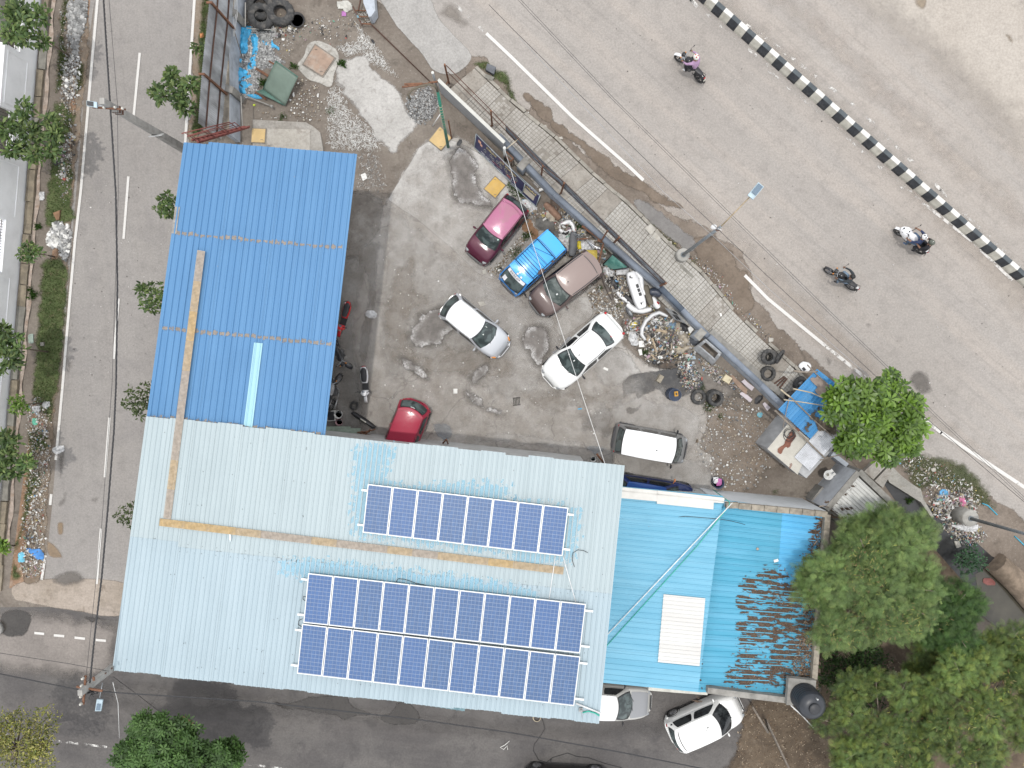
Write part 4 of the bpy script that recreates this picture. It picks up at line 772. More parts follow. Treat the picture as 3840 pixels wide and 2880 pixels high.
# ---- white compound wall with railings on the left
W0,W1=P(180,-260),P(-20,2140)
cw=thing('compound_wall','white plastered compound wall with recessed frames and black railings','wall',((W0+W1)/2).to_tuple()[:2]+(0,))
wd=(W1-W0); WL=wd.length; wd.normalize(); wn=Vector((wd.y,-wd.x,0)); wn=wn if wn.x<0 else -wn       # away from the lane
def wy(vsrc): return (vsrc+260)/2400.0*WL
def wbox(s0,s1,z0,z1,t0,t1,mat,name,b=None):
 bb=b or MB(); a=W0+wd*s0; c=W0+wd*s1
 bb.prism([tuple(x)[:2] for x in (a+wn*t0,c+wn*t0,c+wn*t1,a+wn*t1)],z0,z1)
 return bb if b else bb.obj(name,mat,cw,world=True)
wallw=M('wall_white',(.86,.87,.88),.8,0,.04,1.2,.15,dirt=.15,dirtcol=(.4,.41,.41),world=True); wtrim=M('wall_trim',(.84,.845,.85),.75,0,.03,2,world=True); bars=M('black_bars',(.03,.028,.028),.6)
gaps=[(wy(20),wy(215)),(wy(430),wy(590)),(wy(815),wy(1000)),(wy(1500),wy(1620))]
wbox(0,WL,0,1.18,0,.20,wallw,'wall_base'); prev=0
for a,b_ in gaps+[(WL,WL)]:
 if a>prev:
  wbox(prev,a,1.18,2.15,0,.20,wallw,'wall_panel'); wbox(prev,a,2.15,2.21,-.03,.26,wtrim,'coping')
  fr=MB(); L_=a-prev; nb=max(1,round(L_/2.6))
  for k in range(nb):
   s0=prev+L_*k/nb+.22; s1=prev+L_*(k+1)/nb-.22
   for q in ((s0,s1,.62,.66),(s0,s1,1.92,1.96),(s0,s0+.045,.66,1.92),(s1-.045,s1,.66,1.92)): wbox(q[0],q[1],q[2],q[3],-.028,0,None,'',fr)
  fr.obj('moulding',wtrim,cw,world=True)
 if b_>a:
  wbox(a-.04,b_+.04,1.181,1.26,-.05,.24,wtrim,'sill'); g_=MB()
  for k in range(int((b_-a)/.13)):
   p=W0+wd*(a+.07+k*.13)+wn*.10; g_.tube([(p.x,p.y,1.24),(p.x,p.y,2.1)],.011,5)
  for z in (1.34,2.05): g_.tube([W0+wd*a+wn*.10+Vector((0,0,z)),W0+wd*b_+wn*.10+Vector((0,0,z))],.016,5)
  g_.obj('railing',bars,cw,world=True)
 prev=b_
hs=thing('house','cream house with a flat roof behind the white compound wall','house',(W0+wd*3+wn*4).to_tuple()[:2]+(0,))
b=MB(); a=W0+wd*-4+wn*.95; c=W0+wd*(wy(760))+wn*.95; b.prism([tuple(x)[:2] for x in (a,c,c+wn*9,a+wn*9)],0,3.1); b.obj('wall',M('cream_wall',(.44,.42,.37),.85,0,.06,1,world=True),hs,world=True)
b=MB(); a-=wn*.12; c-=wn*.12; b.prism([tuple(x)[:2] for x in (a,c,c+wn*9.2,a+wn*9.2)],3.1,3.22); b.obj('roof_slab',M('cream_slab',(.50,.48,.43),.85,0,.08,1,dirt=.3,world=True),hs,world=True)
se=thing('stone_edging','row of weathered stone slabs along the foot of the white wall','edging',(W0+wd*WL/2-wn*.2).to_tuple()[:2]+(0,))
stone=M('slab_stone',(.22,.185,.135),.9,0,.25,3,.6,dirt=.6,dirtcol=(.12,.105,.085),world=True); stone2=M('slab_stone_grey',(.20,.19,.165),.9,0,.2,3,.6,dirt=.4,dirtcol=(.11,.1,.09),world=True)
s=0
while s<WL-.3:
 L_=RNG.uniform(.95,1.55); w0=RNG.uniform(.30,.38); j=RNG.uniform(-.03,.03,8); b=MB(); zt=RNG.uniform(.10,.17)
 a=W0+wd*s-wn*.10; c=W0+wd*(s+L_-.04)-wn*.10
 b.prism([tuple(x)[:2] for x in (a+wn*j[0],(a+c)/2+wn*j[6],c+wn*j[1],c-wn*(w0+j[2])-wd*j[3],(a+c)/2-wn*(w0+j[4]),a-wn*(w0+j[5])+wd*j[7])],0,zt)
 b.obj('stone_slab',stone if RNG.random()<.6 else stone2,se,world=True); s+=L_
b=MB(); p0=W0+wd*2-wn*.50; p1=W0+wd*(WL-1)-wn*.50; b.grid(lambda u,v: tuple((p0+(p1-p0)*u-wn*(.16*v+.05*math.sin(u*70)*v))[:2])+(.05+.03*math.sin(u*150+v*3),),90,2)
ln=b.obj('gutter_lip',M('lime_lip',(.34,.28,.235),.9,0,.25,5,.4,dirt=.6,dirtcol=(.2,.12,.07),world=True)); tag(ln,'broken pale mortar lip along the red earth gutter','kerb',kind='structure')
b=MB(); p=T(0,2,20,2100); b.lathe([(.02,0),(.36,0),(.33,.22),(.0001,.25)],20,(p.x-.25,p.y-.05,.0)); 
o=b.obj('culvert_block',conc); tag(o,'grey rounded concrete block at the end of the wall gutter','block')
# ---- tin lean-to fence and plaster wall at the top
lw=[cI(700,-40),cI(622,330),(cI(588,700)),cI(592,1000),cI(592,1640)]
pw=thing('plaster_wall','blue grey plastered wall beneath the tin fence','wall',cI(600,700))
for a,c in zip(lw,lw[1:]):
 wall_run('wall_run',[a,c],0,1.25,.22,bluepl,pw)
for x,y in ((672,290),(640,1140)):
 p=cI(x,y); b=MB(); b.box((p.x-.1,p.y,.7),(.42,.30,1.4),rz=R(-20)); b.obj('buttress',cement,pw,world=True)
coping=MB(); 
for a,c in zip(lw,lw[1:]): coping.beam(Vector((a.x-.05,a.y,1.29)),Vector((c.x-.05,c.y,1.29)),.26,.07)
coping.obj('coping',block_m,pw,world=True)
tf=thing('tin_fence','tall rusty grey corrugated tin fence on top of the plastered wall','fence',cI(500,700))
fb=[cI(545,-40,1.3),cI(522,330,1.3),cI(480,700,1.3),cI(440,1090,1.3),cI(400,1600,1.3)]; fb=[Vector((p.x,p.y,0)) for p in fb]
for si,(a,c) in enumerate(zip(fb,fb[1:])):
 n_=max(2,round((c-a).length/.85))
 for k in range(n_): vsheet('tin_sheet',a+(c-a)*k/n_,a+(c-a)*((k+1)/n_+.012),1.34+RNG.uniform(-.03,.03),3.78,11,.022,tin,tf)
for z in (1.95,3.1):
 for a,c in zip(fb,fb[1:]): b=MB(); o_=Vector((.06,0,z)); b.beam(a+o_,c+o_,.05,.05); b.obj('rail',rust2,tf,world=True)
for k,p in enumerate((fb[1],fb[3])):
 b=MB(); b.beam(p+Vector((.10,0,1.2)),p+Vector((.10,0,3.82)),.085,.085); b.box((p.x+.02,p.y,3.8),(.26,.08,.07)); b.obj('post',rust,tf,world=True)
b=MB(); b.tube([cI(545,350,1.3),cI(650,690,.25)],.022,6); b.obj('stay',wood,tf,world=True)
b=MB(); p=cI(680,710,.32); b.tube([p+Vector((-.14,0,0)),p+Vector((.14,-.02,0))],.055,10); tag(b.obj('paint_roller',galv),'silver drum roller lying on the blue tarpaulin','roller')
for k in range(3):
 b=MB(); b.tube([cI(552+14*k,-20,1.36),cI(545+18*k,180,1.38),cI(535+6*k,420,1.36)],.012,5); tag(b.obj('white_cable',wm),('outer','middle','inner')[k]+' white cable along the top of the plastered wall','cable','white cables on the plastered wall')
# red stair over the wall
rs=thing('steel_stair','dark red steel stair with handrails above the blue roof corner','stair',cI(400,1540)); red_m=M('red_oxide',(.19,.055,.045),.7,0,.2,6,dirt=.3,dirtcol=(.08,.04,.03))
sA0,sA1=cI(60,1612,5.2),cI(668,1462,2.7); sB0,sB1=cI(130,1640,5.2),cI(722,1462,2.55)
for a,c in ((sA0,sA1),(sB0,sB1)): b=MB(); b.beam(a,c,.06,.10); b.obj('stringer',red_m,rs,world=True)
for k in range(13):
 f=(k+.5)/13; b=MB(); b.beam(sA0+(sA1-sA0)*f,sB0+(sB1-sB0)*f,.10,.03); b.obj('tread',red_m,rs,world=True)
for a,c,zh in ((sA0,sA1,.9),(sB0,sB1,.9)):
 b=MB(); up=Vector((0,0,zh)); e=a+(c-a)*.86; b.tube([a+up,e+up],.022,6)
 b.tube([a+up*.5,e+up*.5],.014,6)
 for k in range(4): p=a+(c-a)*(.05+.27*k); b.tube([p,p+up],.018,6)
 b.obj('handrail',red_m,rs,world=True)
for a,c,lab in (((677,30,1.6),(675,310,1.6),'grey pipe beside the plastered wall'),((690,325,.5),(1020,345,.25),'grey pipe lying across the gravel bed'),((640,1090,.5),(985,1225,.3),'grey pipe with a flared end below the blue tarpaulin'),((625,1110,1.3),(642,1450,1.3),'thin grey pipe on the lower plastered wall')):
 b=MB(); b.tube([cI(*a),cI(*c)],.028,8)
 if 'flared' in lab: b.tube([cI(965,1218,.3),cI(992,1230,.3)],.07,10)
 tag(b.obj('grey_pipe',M('pvc_grey',(.27,.26,.24),.6)),lab,'pipe')
# ---- sliding gate, posts, fence with tin sheets
gz=1.75; gp=[cK(186,290,gz),cK(924,990,gz)]
gt=thing('sliding_gate','long grey sheet metal sliding gate with a pale top edge','gate',((gp[0]+gp[1])/2).to_tuple()[:2]+(0,))
dv=(gp[1]-gp[0]).normalized(); gn=Vector((-dv.y,dv.x,0)); b=MB(); b.prism([tuple(x)[:2] for x in (gp[0]+gn*.06,gp[1]+gn*.06,gp[1]-gn*.06,gp[0]-gn*.06)],.12,gz-.012); b.obj('gate_leaf',M('gate_grey',(.30,.31,.32),.6,.0,.08,1,world=True),gt,world=True)
b=MB(); b.prism([tuple(x)[:2] for x in (gp[0]+gn*.075,gp[1]+gn*.075,gp[1]-gn*.075,gp[0]-gn*.075)],gz-.012,gz); b.obj('top_plate',M('gate_top',(.46,.455,.42),.6,0,.08,2,world=True),gt,world=True)
b=MB(); 
for off in (-.05,.05): b.beam(T(1,0,1000+off*60,215,.045),T(1,0,1560,760,.045),.035,.05)
tag(b.obj('gate_track',rust2),'rusty rail in the ground along which the gate slides','rail')
def post(name,label,base,h,r,mat,capr=None,lean=(0,0)):
 t=thing(name,label,'post',base); b=MB(); b.tube([(0,0,0),(lean[0],lean[1],h)],r,12); b.obj('shaft',mat,t)
 if capr: b=MB(); b.ell((lean[0],lean[1],h+capr*.4),(capr,capr,capr*.8)); b.obj('cap',M('cap_white',(.6,.6,.57),.7),t)
 return t
post('gate_post','grey gate post with a white round cap at the upper gate end',cK(175,385),1.9,.055,galv,.07); post('gate_post','round pale concrete post with a wire at the lower gate end',cK(928,1180),2.0,.065,M('pale_post',(.36,.37,.36),.8),.075)
b=MB(); b.tube([cK(948,1058,2.0),cK(1096,936,2.0)],.02,6); tag(b.obj('bamboo_stick',bamboo),'bamboo stick tied from the pale round post to the tin sheets','stick')
fz=2.15; f_pts=[P(1688,308),P(1850,470),P(2032,662),P(2107,722),P(2200,815),P(2300,913),P(2464,1074)]
yf=thing('yard_fence','long rusty post fence with blue grey tin sheets beside the footpath','fence',f_pts[3])
for z in (1.25,2.05):
 for a,c in zip(f_pts,f_pts[1:]): b=MB(); b.beam(a+Vector((0,0,z)),c+Vector((0,0,z)),.035,.035); b.obj('rail',rust2,yf,world=True)
for p in (f_pts[0],f_pts[1],f_pts[2],f_pts[3],f_pts[5],f_pts[6]):
 b=MB(); b.beam(p+Vector((-.05,-.05,0)),p+Vector((-.05,-.05,2.3)),.075,.075); b.beam(p+Vector((-.05,-.05,.35)),p+Vector((-.30,-.32,.05)),.05,.05); b.obj('post',rust,yf,world=True)
seg0=P(1897,518); tot=f_pts[-1]-seg0; ns=int(tot.length/.62)
for k in range(ns):
 a=seg0+tot*(k/ns); c=seg0+tot*((k+1.03)/ns); vsheet('tin_sheet',a,c,.95+RNG.uniform(-.04,.04),2.12,8,.022,tin2,yf)
# low plastered wall with round coping
lwp=[P(1872,528),P(2075,742),P(2280,925),P(2462,1080),P(2545,1165),P(2640,1262),P(2830,1438),P(2965,1572)]; lwp=[Vector((p.x,p.y,0)) for p in lwp]
yw=thing('yard_wall','low blue grey plastered yard wall with a rounded coping','wall',lwp[3])
for i,(a,c) in enumerate(zip(lwp,lwp[1:])):
 h=(.95,.95,.95,.85,.85,1.0,1.0)[i]; wall_run('wall_run',[a,c],0,h-.08,.24,bluepl,yw)
 b=MB(); b.tube([a+Vector((0,0,h-.10)),c+Vector((0,0,h-.10))],.142,12); b.obj('coping',M('coping_blue',(.185,.21,.25),.8,0,.12,2,.2,dirt=.3,dirtcol=(.11,.11,.11),world=True) if i!=3 else M('coping_dark',(.075,.095,.125),.7,world=True),yw,world=True)
for q in (cK(1128,1290),P(2605,1255)):
 b=MB(); b.box((q.x,q.y,.5),(.34,.5,1.0),rz=R(-42)); b.obj('buttress',bluepl,yw,world=True); b=MB(); b.box((q.x,q.y,1.02),(.36,.52,.05),rz=R(-42)); b.obj('buttress_cap',cement,yw,world=True)
b=MB(); b.add([tuple(P(1690,322))[:2]+(.02,),tuple(P(2470,1090))[:2]+(.02,),tuple(P(2440,1110))[:2]+(.02,),tuple(P(1670,345))[:2]+(.02,)],[(3,2,1,0)]); tag(b.obj('dark_ditch',GROUND('ditch_soil',(.05,.042,.035),(.08,.068,.055),big=1,bmp=.5)),'narrow damp ditch between the wall and the fence','ditch',kind='structure')
b=MB(); wl=[P(2640,1262),P(2830,1438),P(2985,1560)]
for a,c in zip(wl,wl[1:]):
 d=(c-a).normalized(); n_=Vector((-d.y,d.x,0)); n_=n_ if n_.x>0 else -n_; b.prism([tuple(x)[:2] for x in (a+n_*.2,c+n_*.2,c+n_*.5,a+n_*.5)],.0,.35)
tag(b.obj('path_edging',cement),'raised concrete edging between the yard wall and the footpath','edging',kind='structure')
# ---- leaning sign boards
def board(name,label,q,mat,art=None):
 t=thing(name,label,'sign',q[0]); c=[Vector(x) for x in q]; nrm=(c[1]-c[0]).cross(c[3]-c[0]).normalized(); nrm=nrm if nrm.z>0 else -nrm
 b=MB(); V=[x for x in c]+[x-nrm*.03 for x in c]; b.add(V,[(0,1,2,3),(7,6,5,4),(0,4,5,1),(1,5,6,2),(2,6,7,3),(3,7,4,0)]); o=b.obj('board',mat,t,world=True); bm=bmesh.new(); bm.from_mesh(o.data); bmesh.ops.recalc_face_normals(bm,faces=bm.faces); bm.to_mesh(o.data); bm.free()
 fr=MB()
 for i in range(4): fr.tube([c[i]+nrm*.012,c[(i+1)%4]+nrm*.012],.022,6)
 fr.obj('frame',M('sign_frame',(.33,.37,.38),.5,.3),t,world=True)
 if art: art(t,lambda u,v,k=.004: bil(c,u,v)+nrm*k)
 return t
yel=M('yellow_print',(.50,.42,.17),.6); wpr=M('white_print',(.5,.5,.52),.6); rpr=M('red_print',(.40,.10,.08),.6); opr=M('oval_print',(.30,.30,.25),.6); skin_pr=M('peach_print',(.5,.28,.2),.6)
def pquad(b,f,u0,v0,u1,v1,k=.004): b.add([f(u0,v0,k),f(u1,v0,k),f(u1,v1,k),f(u0,v1,k)],[(0,1,2,3)])
GL={'C':[(0,0,1,.2),(0,0,.25,1),(0,.8,1,1)],'A':[(0,0,1,.2),(0,.2,.25,1),(.75,.2,1,1),(.25,.45,.75,.62)],'R':[(0,0,.8,.2),(0,.2,.25,1),(.72,.1,.95,.5),(.25,.42,.75,.6),(.6,.6,.9,1)],'o':[(0,.3,1,.5),(0,.5,.25,1),(.75,.5,1,1),(.25,.82,.75,1)],'i':[(.3,0,.7,1)],'n':[(0,0,.28,1),(.72,0,1,1),(.2,.2,.8,.5)],'e':[(0,0,1,.2),(0,.2,.28,.8),(.28,.4,.85,.58),(0,.8,1,1)]}
def glyphs(b,f,s,u0,v0,w_,h_,gap=.25):
 for i,ch in enumerate(s):
  if ch in GL:
   x=u0+i*w_*(1+gap)
   for a,c,d,e in GL[ch]: pquad(b,f,x+a*w_,v0+c*h_,x+d*w_,v0+e*h_)
def art1(t,f):
 b=MB(); glyphs(b,f,'nineonin',.22,.17,.020,.13); glyphs(b,f,'oin',.50,.17,.020,.13); glyphs(b,f,'enioninoen',.60,.17,.018,.12); b.obj('yellow_letters',yel,t,world=True)
 b=MB(); glyphs(b,f,'CAR',.13,.82,.022,.14); glyphs(b,f,'inoen',.22,.84,.014,.11); glyphs(b,f,'oenin',.32,.84,.014,.10); glyphs(b,f,'inineonin',.45,.86,.012,.06); glyphs(b,f,'oinineonin',.64,.86,.012,.06); glyphs(b,f,'neinoinen',.3,.05,.012,.06); glyphs(b,f,'neinoinenoin',.55,.05,.012,.06); b.obj('white_letters',wpr,t,world=True)
 b=MB(); pquad(b,f,.36,.72,.52,.75); pquad(b,f,.46,.10,.60,.125); pquad(b,f,.66,.70,.74,.78); pquad(b,f,.80,.66,.85,.74); pquad(b,f,.62,.035,.90,.055); b.obj('red_print',rpr,t,world=True)
 for u,v in ((.20,.55),(.32,.50),(.37,.62),(.45,.52),(.53,.60),(.50,.42),(.62,.48),(.66,.62),(.73,.50),(.84,.45)):
  b=MB(); n=16; b.add([f(u+.024*math.cos(2*math.pi*i/n),v+.11*math.sin(2*math.pi*i/n)) for i in range(n)],[tuple(range(n))]); b.obj('oval_emblem',opr,t,world=True); b=MB(); b.add([f(u+.018*math.cos(2*math.pi*i/n),v+.075*math.sin(2*math.pi*i/n),.006) for i in range(n)],[tuple(range(n))]); b.obj('emblem_field',navy,t,world=True)
 b=MB(); pquad(b,f,.055,.22,.11,.40); pquad(b,f,.10,.36,.14,.50); b.obj('picture_patch',skin_pr,t,world=True)
def art2(t,f):
 b=MB(); pquad(b,f,.45,.42,.86,.80); b.obj('cream_field',M('cream_print',(.36,.33,.27),.6),t,world=True); b=MB(); glyphs(b,f,'oinonin',.46,.20,.05,.15); b.obj('yellow_letters',yel,t,world=True); b=MB(); glyphs(b,f,'neninonen',.4,.06,.05,.08); b.obj('white_letters',wpr,t,world=True)
board('sign_board','navy sign board with a cream field leaning behind the maroon car',[cC(1180,840,.60),cC(1690,1300,.60),cC(1608,1520,.10),cC(1110,1080,.10)],navy,art2)
board('sign_board','long navy sign board with oval emblems leaning by the sliding gate',[cC(445,112,.80),cC(1400,1070,.80),cC(1345,1260,.14),cC(412,375,.12)],navy,art1)
# rusty stand
st_=thing('rusty_stand','small rusty iron stand with a tray near the round concrete post','stand',cK(985,1180)); b=MB(); tq_=[cK(940,1090,.85),cK(1022,1165,.85),cK(1000,1200,.85),cK(928,1135,.85)]
for i in range(4): b.beam(tq_[i],tq_[(i+1)%4],.05,.05)
b.obj('tray_frame',rust,st_,world=True); b=MB()
for p in tq_: b.beam(Vector((p.x,p.y,0)),Vector((p.x,p.y,.83)),.04,.04)
b.obj('legs',rust2,st_,world=True)
# curved green lamp post
gl=thing('green_lamp_post','tall green post with a curved arm leaning beside the yellow cover','post',T(1,0,1660,1268)); gm_=M('green_paint',(.02,.17,.115),.5,0,.2,5)
top=T(1,0,1570,790,7.3); b=MB(); base=T(1,0,1660,1268); b.tube([base,top],[.075,.055],12); b.obj('pole',gm_,gl,world=True)
b=MB(); b.tube([top,T(1,0,1548,745,7.7),T(1,0,1500,728,7.8),T(1,0,1420,745,7.8),T(1,0,1350,775,7.7),T(1,0,1312,820,7.6),T(1,0,1335,858,7.4)],.045,8); b.obj('curved_arm',M('arm_brown',(.10,.085,.06),.7),gl,world=True)
b=MB()
for a,c in (((1262,752),(1500,722)),((1282,728),(1440,722)),((1490,716),(1570,705))): b.beam(T(1,0,*a,7.5),T(1,0,*c,7.6),.06,.05)
b.obj('crossbar',rust,gl,world=True); b=MB()
for k in range(9): f=.42+k*.045; b.torus(base+(top-base)*f,.066,.014,n=12,m=6)
b.obj('straw_ties',bamboo,gl,world=True)
b=MB(); b.beam(T(1,0,1690,1195,.05),T(1,0,1662,1040,1.7),.06,.06); tag(b.obj('rusty_prop',rust),'rusty iron prop leaning on the green post','prop')
b=MB(); b.tube([T(1,0,1526,1088,.05),T(1,0,1608,962,1.1)],.028,8); tag(b.obj('white_pipe',wm),'white plastic pipe leaning by the green post','pipe')
# pillar and rusty frame at the top edge
pl=thing('gate_pillar','blue grey plastered gate pillar at the top edge of the yard','pillar',cJ(1330,700)); b=MB(); b.prism([tuple(x)[:2] for x in (cJ(1345,890),cJ(1440,880),cJ(1590,650),cJ(1480,-500),cJ(1090,-500),cJ(1150,380))],0,.72); b.obj('pillar',bluepl,pl,world=True)
rf=thing('rusty_ladder','rusty ladder shaped iron frame lying beside the gate pillar','frame',cJ(900,700)); b=MB(); b.beam(cJ(640,250,.35),cJ(985,960,.25),.07,.07)
b.obj('side_beam',rust2,rf,world=True); b=MB(); b.beam(cJ(760,500,.30),cJ(850,680,.29),.085,.085); b.obj('blue_wrap',M('faded_blue',(.13,.24,.29),.6),rf,world=True); b=MB(); b.beam(cJ(935,-40,.4),cJ(840,400,.32),.06,.06); b.obj('upright',rust2,rf,world=True)
for a,c in (((720,400),(1140,405)),((850,620),(1200,640)),((985,890),(1330,912))): b=MB(); b.beam(cJ(*a,.27),cJ(*c,.27),.045,.045); b.obj('rung',rust,rf,world=True)
# ---- tin shack with bamboo on the roof
sh=thing('tin_shack','patched tin shack with blue, cream and bright corrugated roof sheets','shack',cG(560,1240)); shin=M('bright_tin',(.55,.56,.58),.38,.55,.12,2.5,dirt=.2,dirtcol=(.12,.11,.1)); creamtin=M('cream_tin',(.47,.45,.40),.65,0,.06,2,dirt=.15,dirtcol=(.3,.26,.2),world=True)
bluetin=ROOFM('shack_blue',(.055,.22,.45),(.10,.28,.50),R(48),amt=.9,dirt=.55,dirtcol=(.17,.17,.17))
zc=2.05
for k in range(3):
 qq=[cG(545,985,zc),cG(850,1230,zc),cG(655,1655,zc),cG(268,1325,zc)]; sheet_mesh(qq,k/3,(k+1)/3+.01,0,1,12,.018,.01*k,True,wave=True,mats=creamtin,parent=sh)
for k in range(2): sheet_mesh([cG(945,1062,zc+.12),cG(1195,1180,zc+.12),cG(815,1610,zc+.10),cG(618,1432,zc+.10)],k/2,(k+1)/2+.01,0,1,7,.024,.01*k,True,wave=True,mats=shin,parent=sh)
for k in range(4): sheet_mesh([cG(912,288,zc+.25),cG(1330,620,zc+.25),cG(820,1192,zc+.2),cG(410,812,zc+.2)],k/4,(k+1)/4+.01,0,1,3,.03,.01*(k%2),True,mats=bluetin,parent=sh)
sheet_mesh([cG(1120,900,zc+.14),cG(1330,960,zc+.14),cG(1180,1170,zc+.12),cG(960,1070,zc+.12)],0,1,0,1,10,.028,0,True,wave=True,mats=M('stained_tin',(.38,.37,.35),.6,.2,.3,4,dirt=.9,dirtcol=(.07,.055,.045)),parent=sh)
b=MB(); b.prism([tuple(x)[:2] for x in (cG(105,1243),cG(565,1612),cG(900,1240),cG(700,640),cG(380,905))],0,zc-.12); b.obj('wall',M('shack_wall',(.36,.365,.37),.7,.0,.2,2,dirt=.4,dirtcol=(.1,.1,.1),world=True,stretch=(1,1,.3)),sh,world=True)
rp=GROUND('rust_flake',(.15,.062,.045),(.21,.095,.065),None,soft=.02,amp=.10,ascale=4,big=2); rp2=GROUND('bare_rust',(.21,.165,.145),(.27,.22,.19),None,soft=.02,amp=.08,ascale=4,big=2); lf=GROUND('roof_litter',(.06,.048,.035),(.13,.105,.08),None,soft=.08,amp=.5,ascale=3,big=2,bmp=.7)
for pts,mm,z,nm in (([(570,1110),(640,1150),(600,1220),(545,1310),(505,1300),(440,1390),(400,1335),(480,1250)],rp,zc+.034,'rust_patch'),([(575,1505),(598,1515),(570,1570),(550,1555)],rp,zc+.034,'rust_patch'),([(620,1035),(690,1070),(680,1110),(620,1085)],rp,zc+.034,'rust_patch'),([(825,430),(860,395),(900,410),(895,370),(960,400),(1090,540),(1060,640),(1000,680),(920,610),(885,560),(905,520)],rp2,zc+.30,'bare_patch'),([(830,870),(940,790),(1000,800),(880,900),(980,930),(1110,960),(1170,1050),(1120,1180),(1020,1090),(930,1110),(870,960),(780,1080),(760,1020)],lf,zc+.30,'leaf_litter')):
 o=patch(nm,[cG(x,y,z) for x,y in pts],z,mm,res=.05,margin=.1); setparent(o,sh); o.location=(-sh.location[0],-sh.location[1],0)
 for k in ('label','category','kind'): del o[k]
POLES=[((575,660),(1115,1165),.033,wood,'grey pole across the blue sheet of the shack'),((480,686),(1045,772),.026,bamboo,'pale bamboo across the blue sheet of the shack'),((605,545),(1050,692),.03,bamboo,'short bamboo near the upper edge of the blue sheet'),((365,825),(1020,1450),.05,wood,'thick dark pole along the joint of the shack roof'),((440,552),(575,660),.04,bamboo,'stub of pale pole at the corner of the blue sheet'),((556,650),(470,1050),.022,wood,'thin stick slanting down the blue sheet'),((610,316),(920,322),.05,wood,'thick grey log above the shack roof'),((785,235),(1115,545),.03,wood,'grey pole along the outer edge of the blue sheet'),((950,1472),(1280,1392),.028,wood,'crooked stick at the foot of the bright sheet')]
for a,c,r_,mm,lab in POLES:
 a=cG(*a,zc+.36); c=cG(*c,zc+.36); m=(a+c)/2+Vector((RNG.normal(0,.03),RNG.normal(0,.03),0)); b=MB(); b.tube([a,(a+m)/2,m,(c+m)/2,c],[r_,r_*.95,r_*.9,r_*.85,r_*.75],8); tag(b.obj('wooden_pole',mm),lab,'pole','poles on the tin shack roof')
b=MB()
for k in range(5): c=cG(560,1135,zc+.08+k*.012); b.torus((c.x+RNG.normal(0,.05),c.y+RNG.normal(0,.05),c.z),.27-.04*k,.012,n=26,m=6)
tag(b.obj('wire_coil',blk),'coil of black wire on the cream sheet of the shack','coil')
# ---- small toilet block with white sheets, basin, trench
tb=thing('toilet_block','small plastered block with broken white roof sheets by the trench','building',T(3,2,700,950)); zt=2.1
w_pts=[T(3,2,780,760,zt),T(3,2,505,1085,zt)]; wall_run('wall',w_pts,0,zt,.24,M('block_side',(.46,.48,.51),.8,0,.1,2,.3,dirt=.3,dirtcol=(.16,.16,.16),world=True),tb); wall_run('wall_top',[w_pts[0]+Vector((0,0,.002)),w_pts[1]],zt,zt+.05,.26,cement,tb)
w2=[T(3,2,790,755,zt),T(3,2,1100,1055,zt)]; wall_run('wall',w2,0,zt,.26,cement,tb); w3=[T(3,2,515,1100,zt-.3),T(3,2,690,1240,zt-.3)]; wall_run('wall',w3,0,zt-.3,.22,cement,tb)
wq=[T(3,2,770,795,zt-.15),T(3,2,1075,1080,zt-.15),T(3,2,800,1290,zt-.2),T(3,2,530,1065,zt-.2)]
wt=ROOFM('chalk_sheet',(.52,.52,.50),(.62,.62,.60),R(-42),amt=.9,dirt=.35,dirtcol=(.3,.29,.27))
for k in range(3): sheet_mesh(wq,0,1,k/3,(k+1)/3+.01,4,.05,.012*k,False,mats=wt,parent=tb)
dl2=LEAFMASK()
o=patch('leaf_bed',[T(3,2,x,y,zt) for x,y in [(700,860),(760,870),(640,1010),(760,1100),(900,1120),(960,1210),(760,1260),(530,1090)]],zt-.135,dl2,res=.06,margin=.05); setparent(o,tb); o.location=(-tb.location[0],-tb.location[1],0)
for k in ('label','category','kind'): del o[k]
b=MB(); b.prism([tuple(x)[:2] for x in (T(3,2,410,880),T(3,2,530,935),T(3,2,450,1030),T(3,2,330,975))],0,.03); b.obj('pit_floor',M('pit_black',(.02,.02,.02),.9),tb,world=True)
for a,c in (((425,870),(330,985)),((330,985),(445,1040))): wall_run('pit_wall',[T(3,2,*a),T(3,2,*c)],0,.75,.16,cement,tb)
b=MB(); p0,p1=T(3,2,552,930,1.0),T(3,2,452,1045,1.0); b.beam(p0,p1,.12,.10); b.obj('lintel',M('pale_lintel',(.42,.41,.36),.8),tb,world=True)
bs=thing('wash_basin','white ceramic wash basin fixed to the grey block wall','basin',T(3,2,520,785,.75)); cer=M('ceramic',(.68,.68,.66),.15,0,.03,3,coat=.5); b=MB(); b.lathe([(.06,-.12),(.16,-.08),(.235,.04),(.24,.06),(.20,.055),(.13,-.02),(.03,-.06),(.001,-.06)],22); b.box((.18,.12,.04),(.16,.34,.05),rz=R(38)); b.obj('bowl',cer,bs); b=MB(); b.tube([(.2,.15,.06),(.2,.15,.16),(.10,.08,.17)],.018,8); b.obj('tap',galv,bs); b=MB(); b.ell((.0,0,-.03),(.07,.07,.02)); b.obj('drain',M('scum',(.2,.19,.16),.5),bs)
water=M('drain_water',(.030,.030,.030),.2,0,.3,1.5,.1,world=True); 
b=MB(); b.prism([tuple(x)[:2] for x in DL([(1905,1040),(1925,1025),(1990,1080),(2080,1145),(2140,1200),(2212,1240),(2330,1300),(2330,1500),(2200,1400),(2110,1290),(2040,1210),(1960,1120)])],.0,.035); tag(b.obj('drain_water',water),'dark stagnant drain water','water',kind='structure')
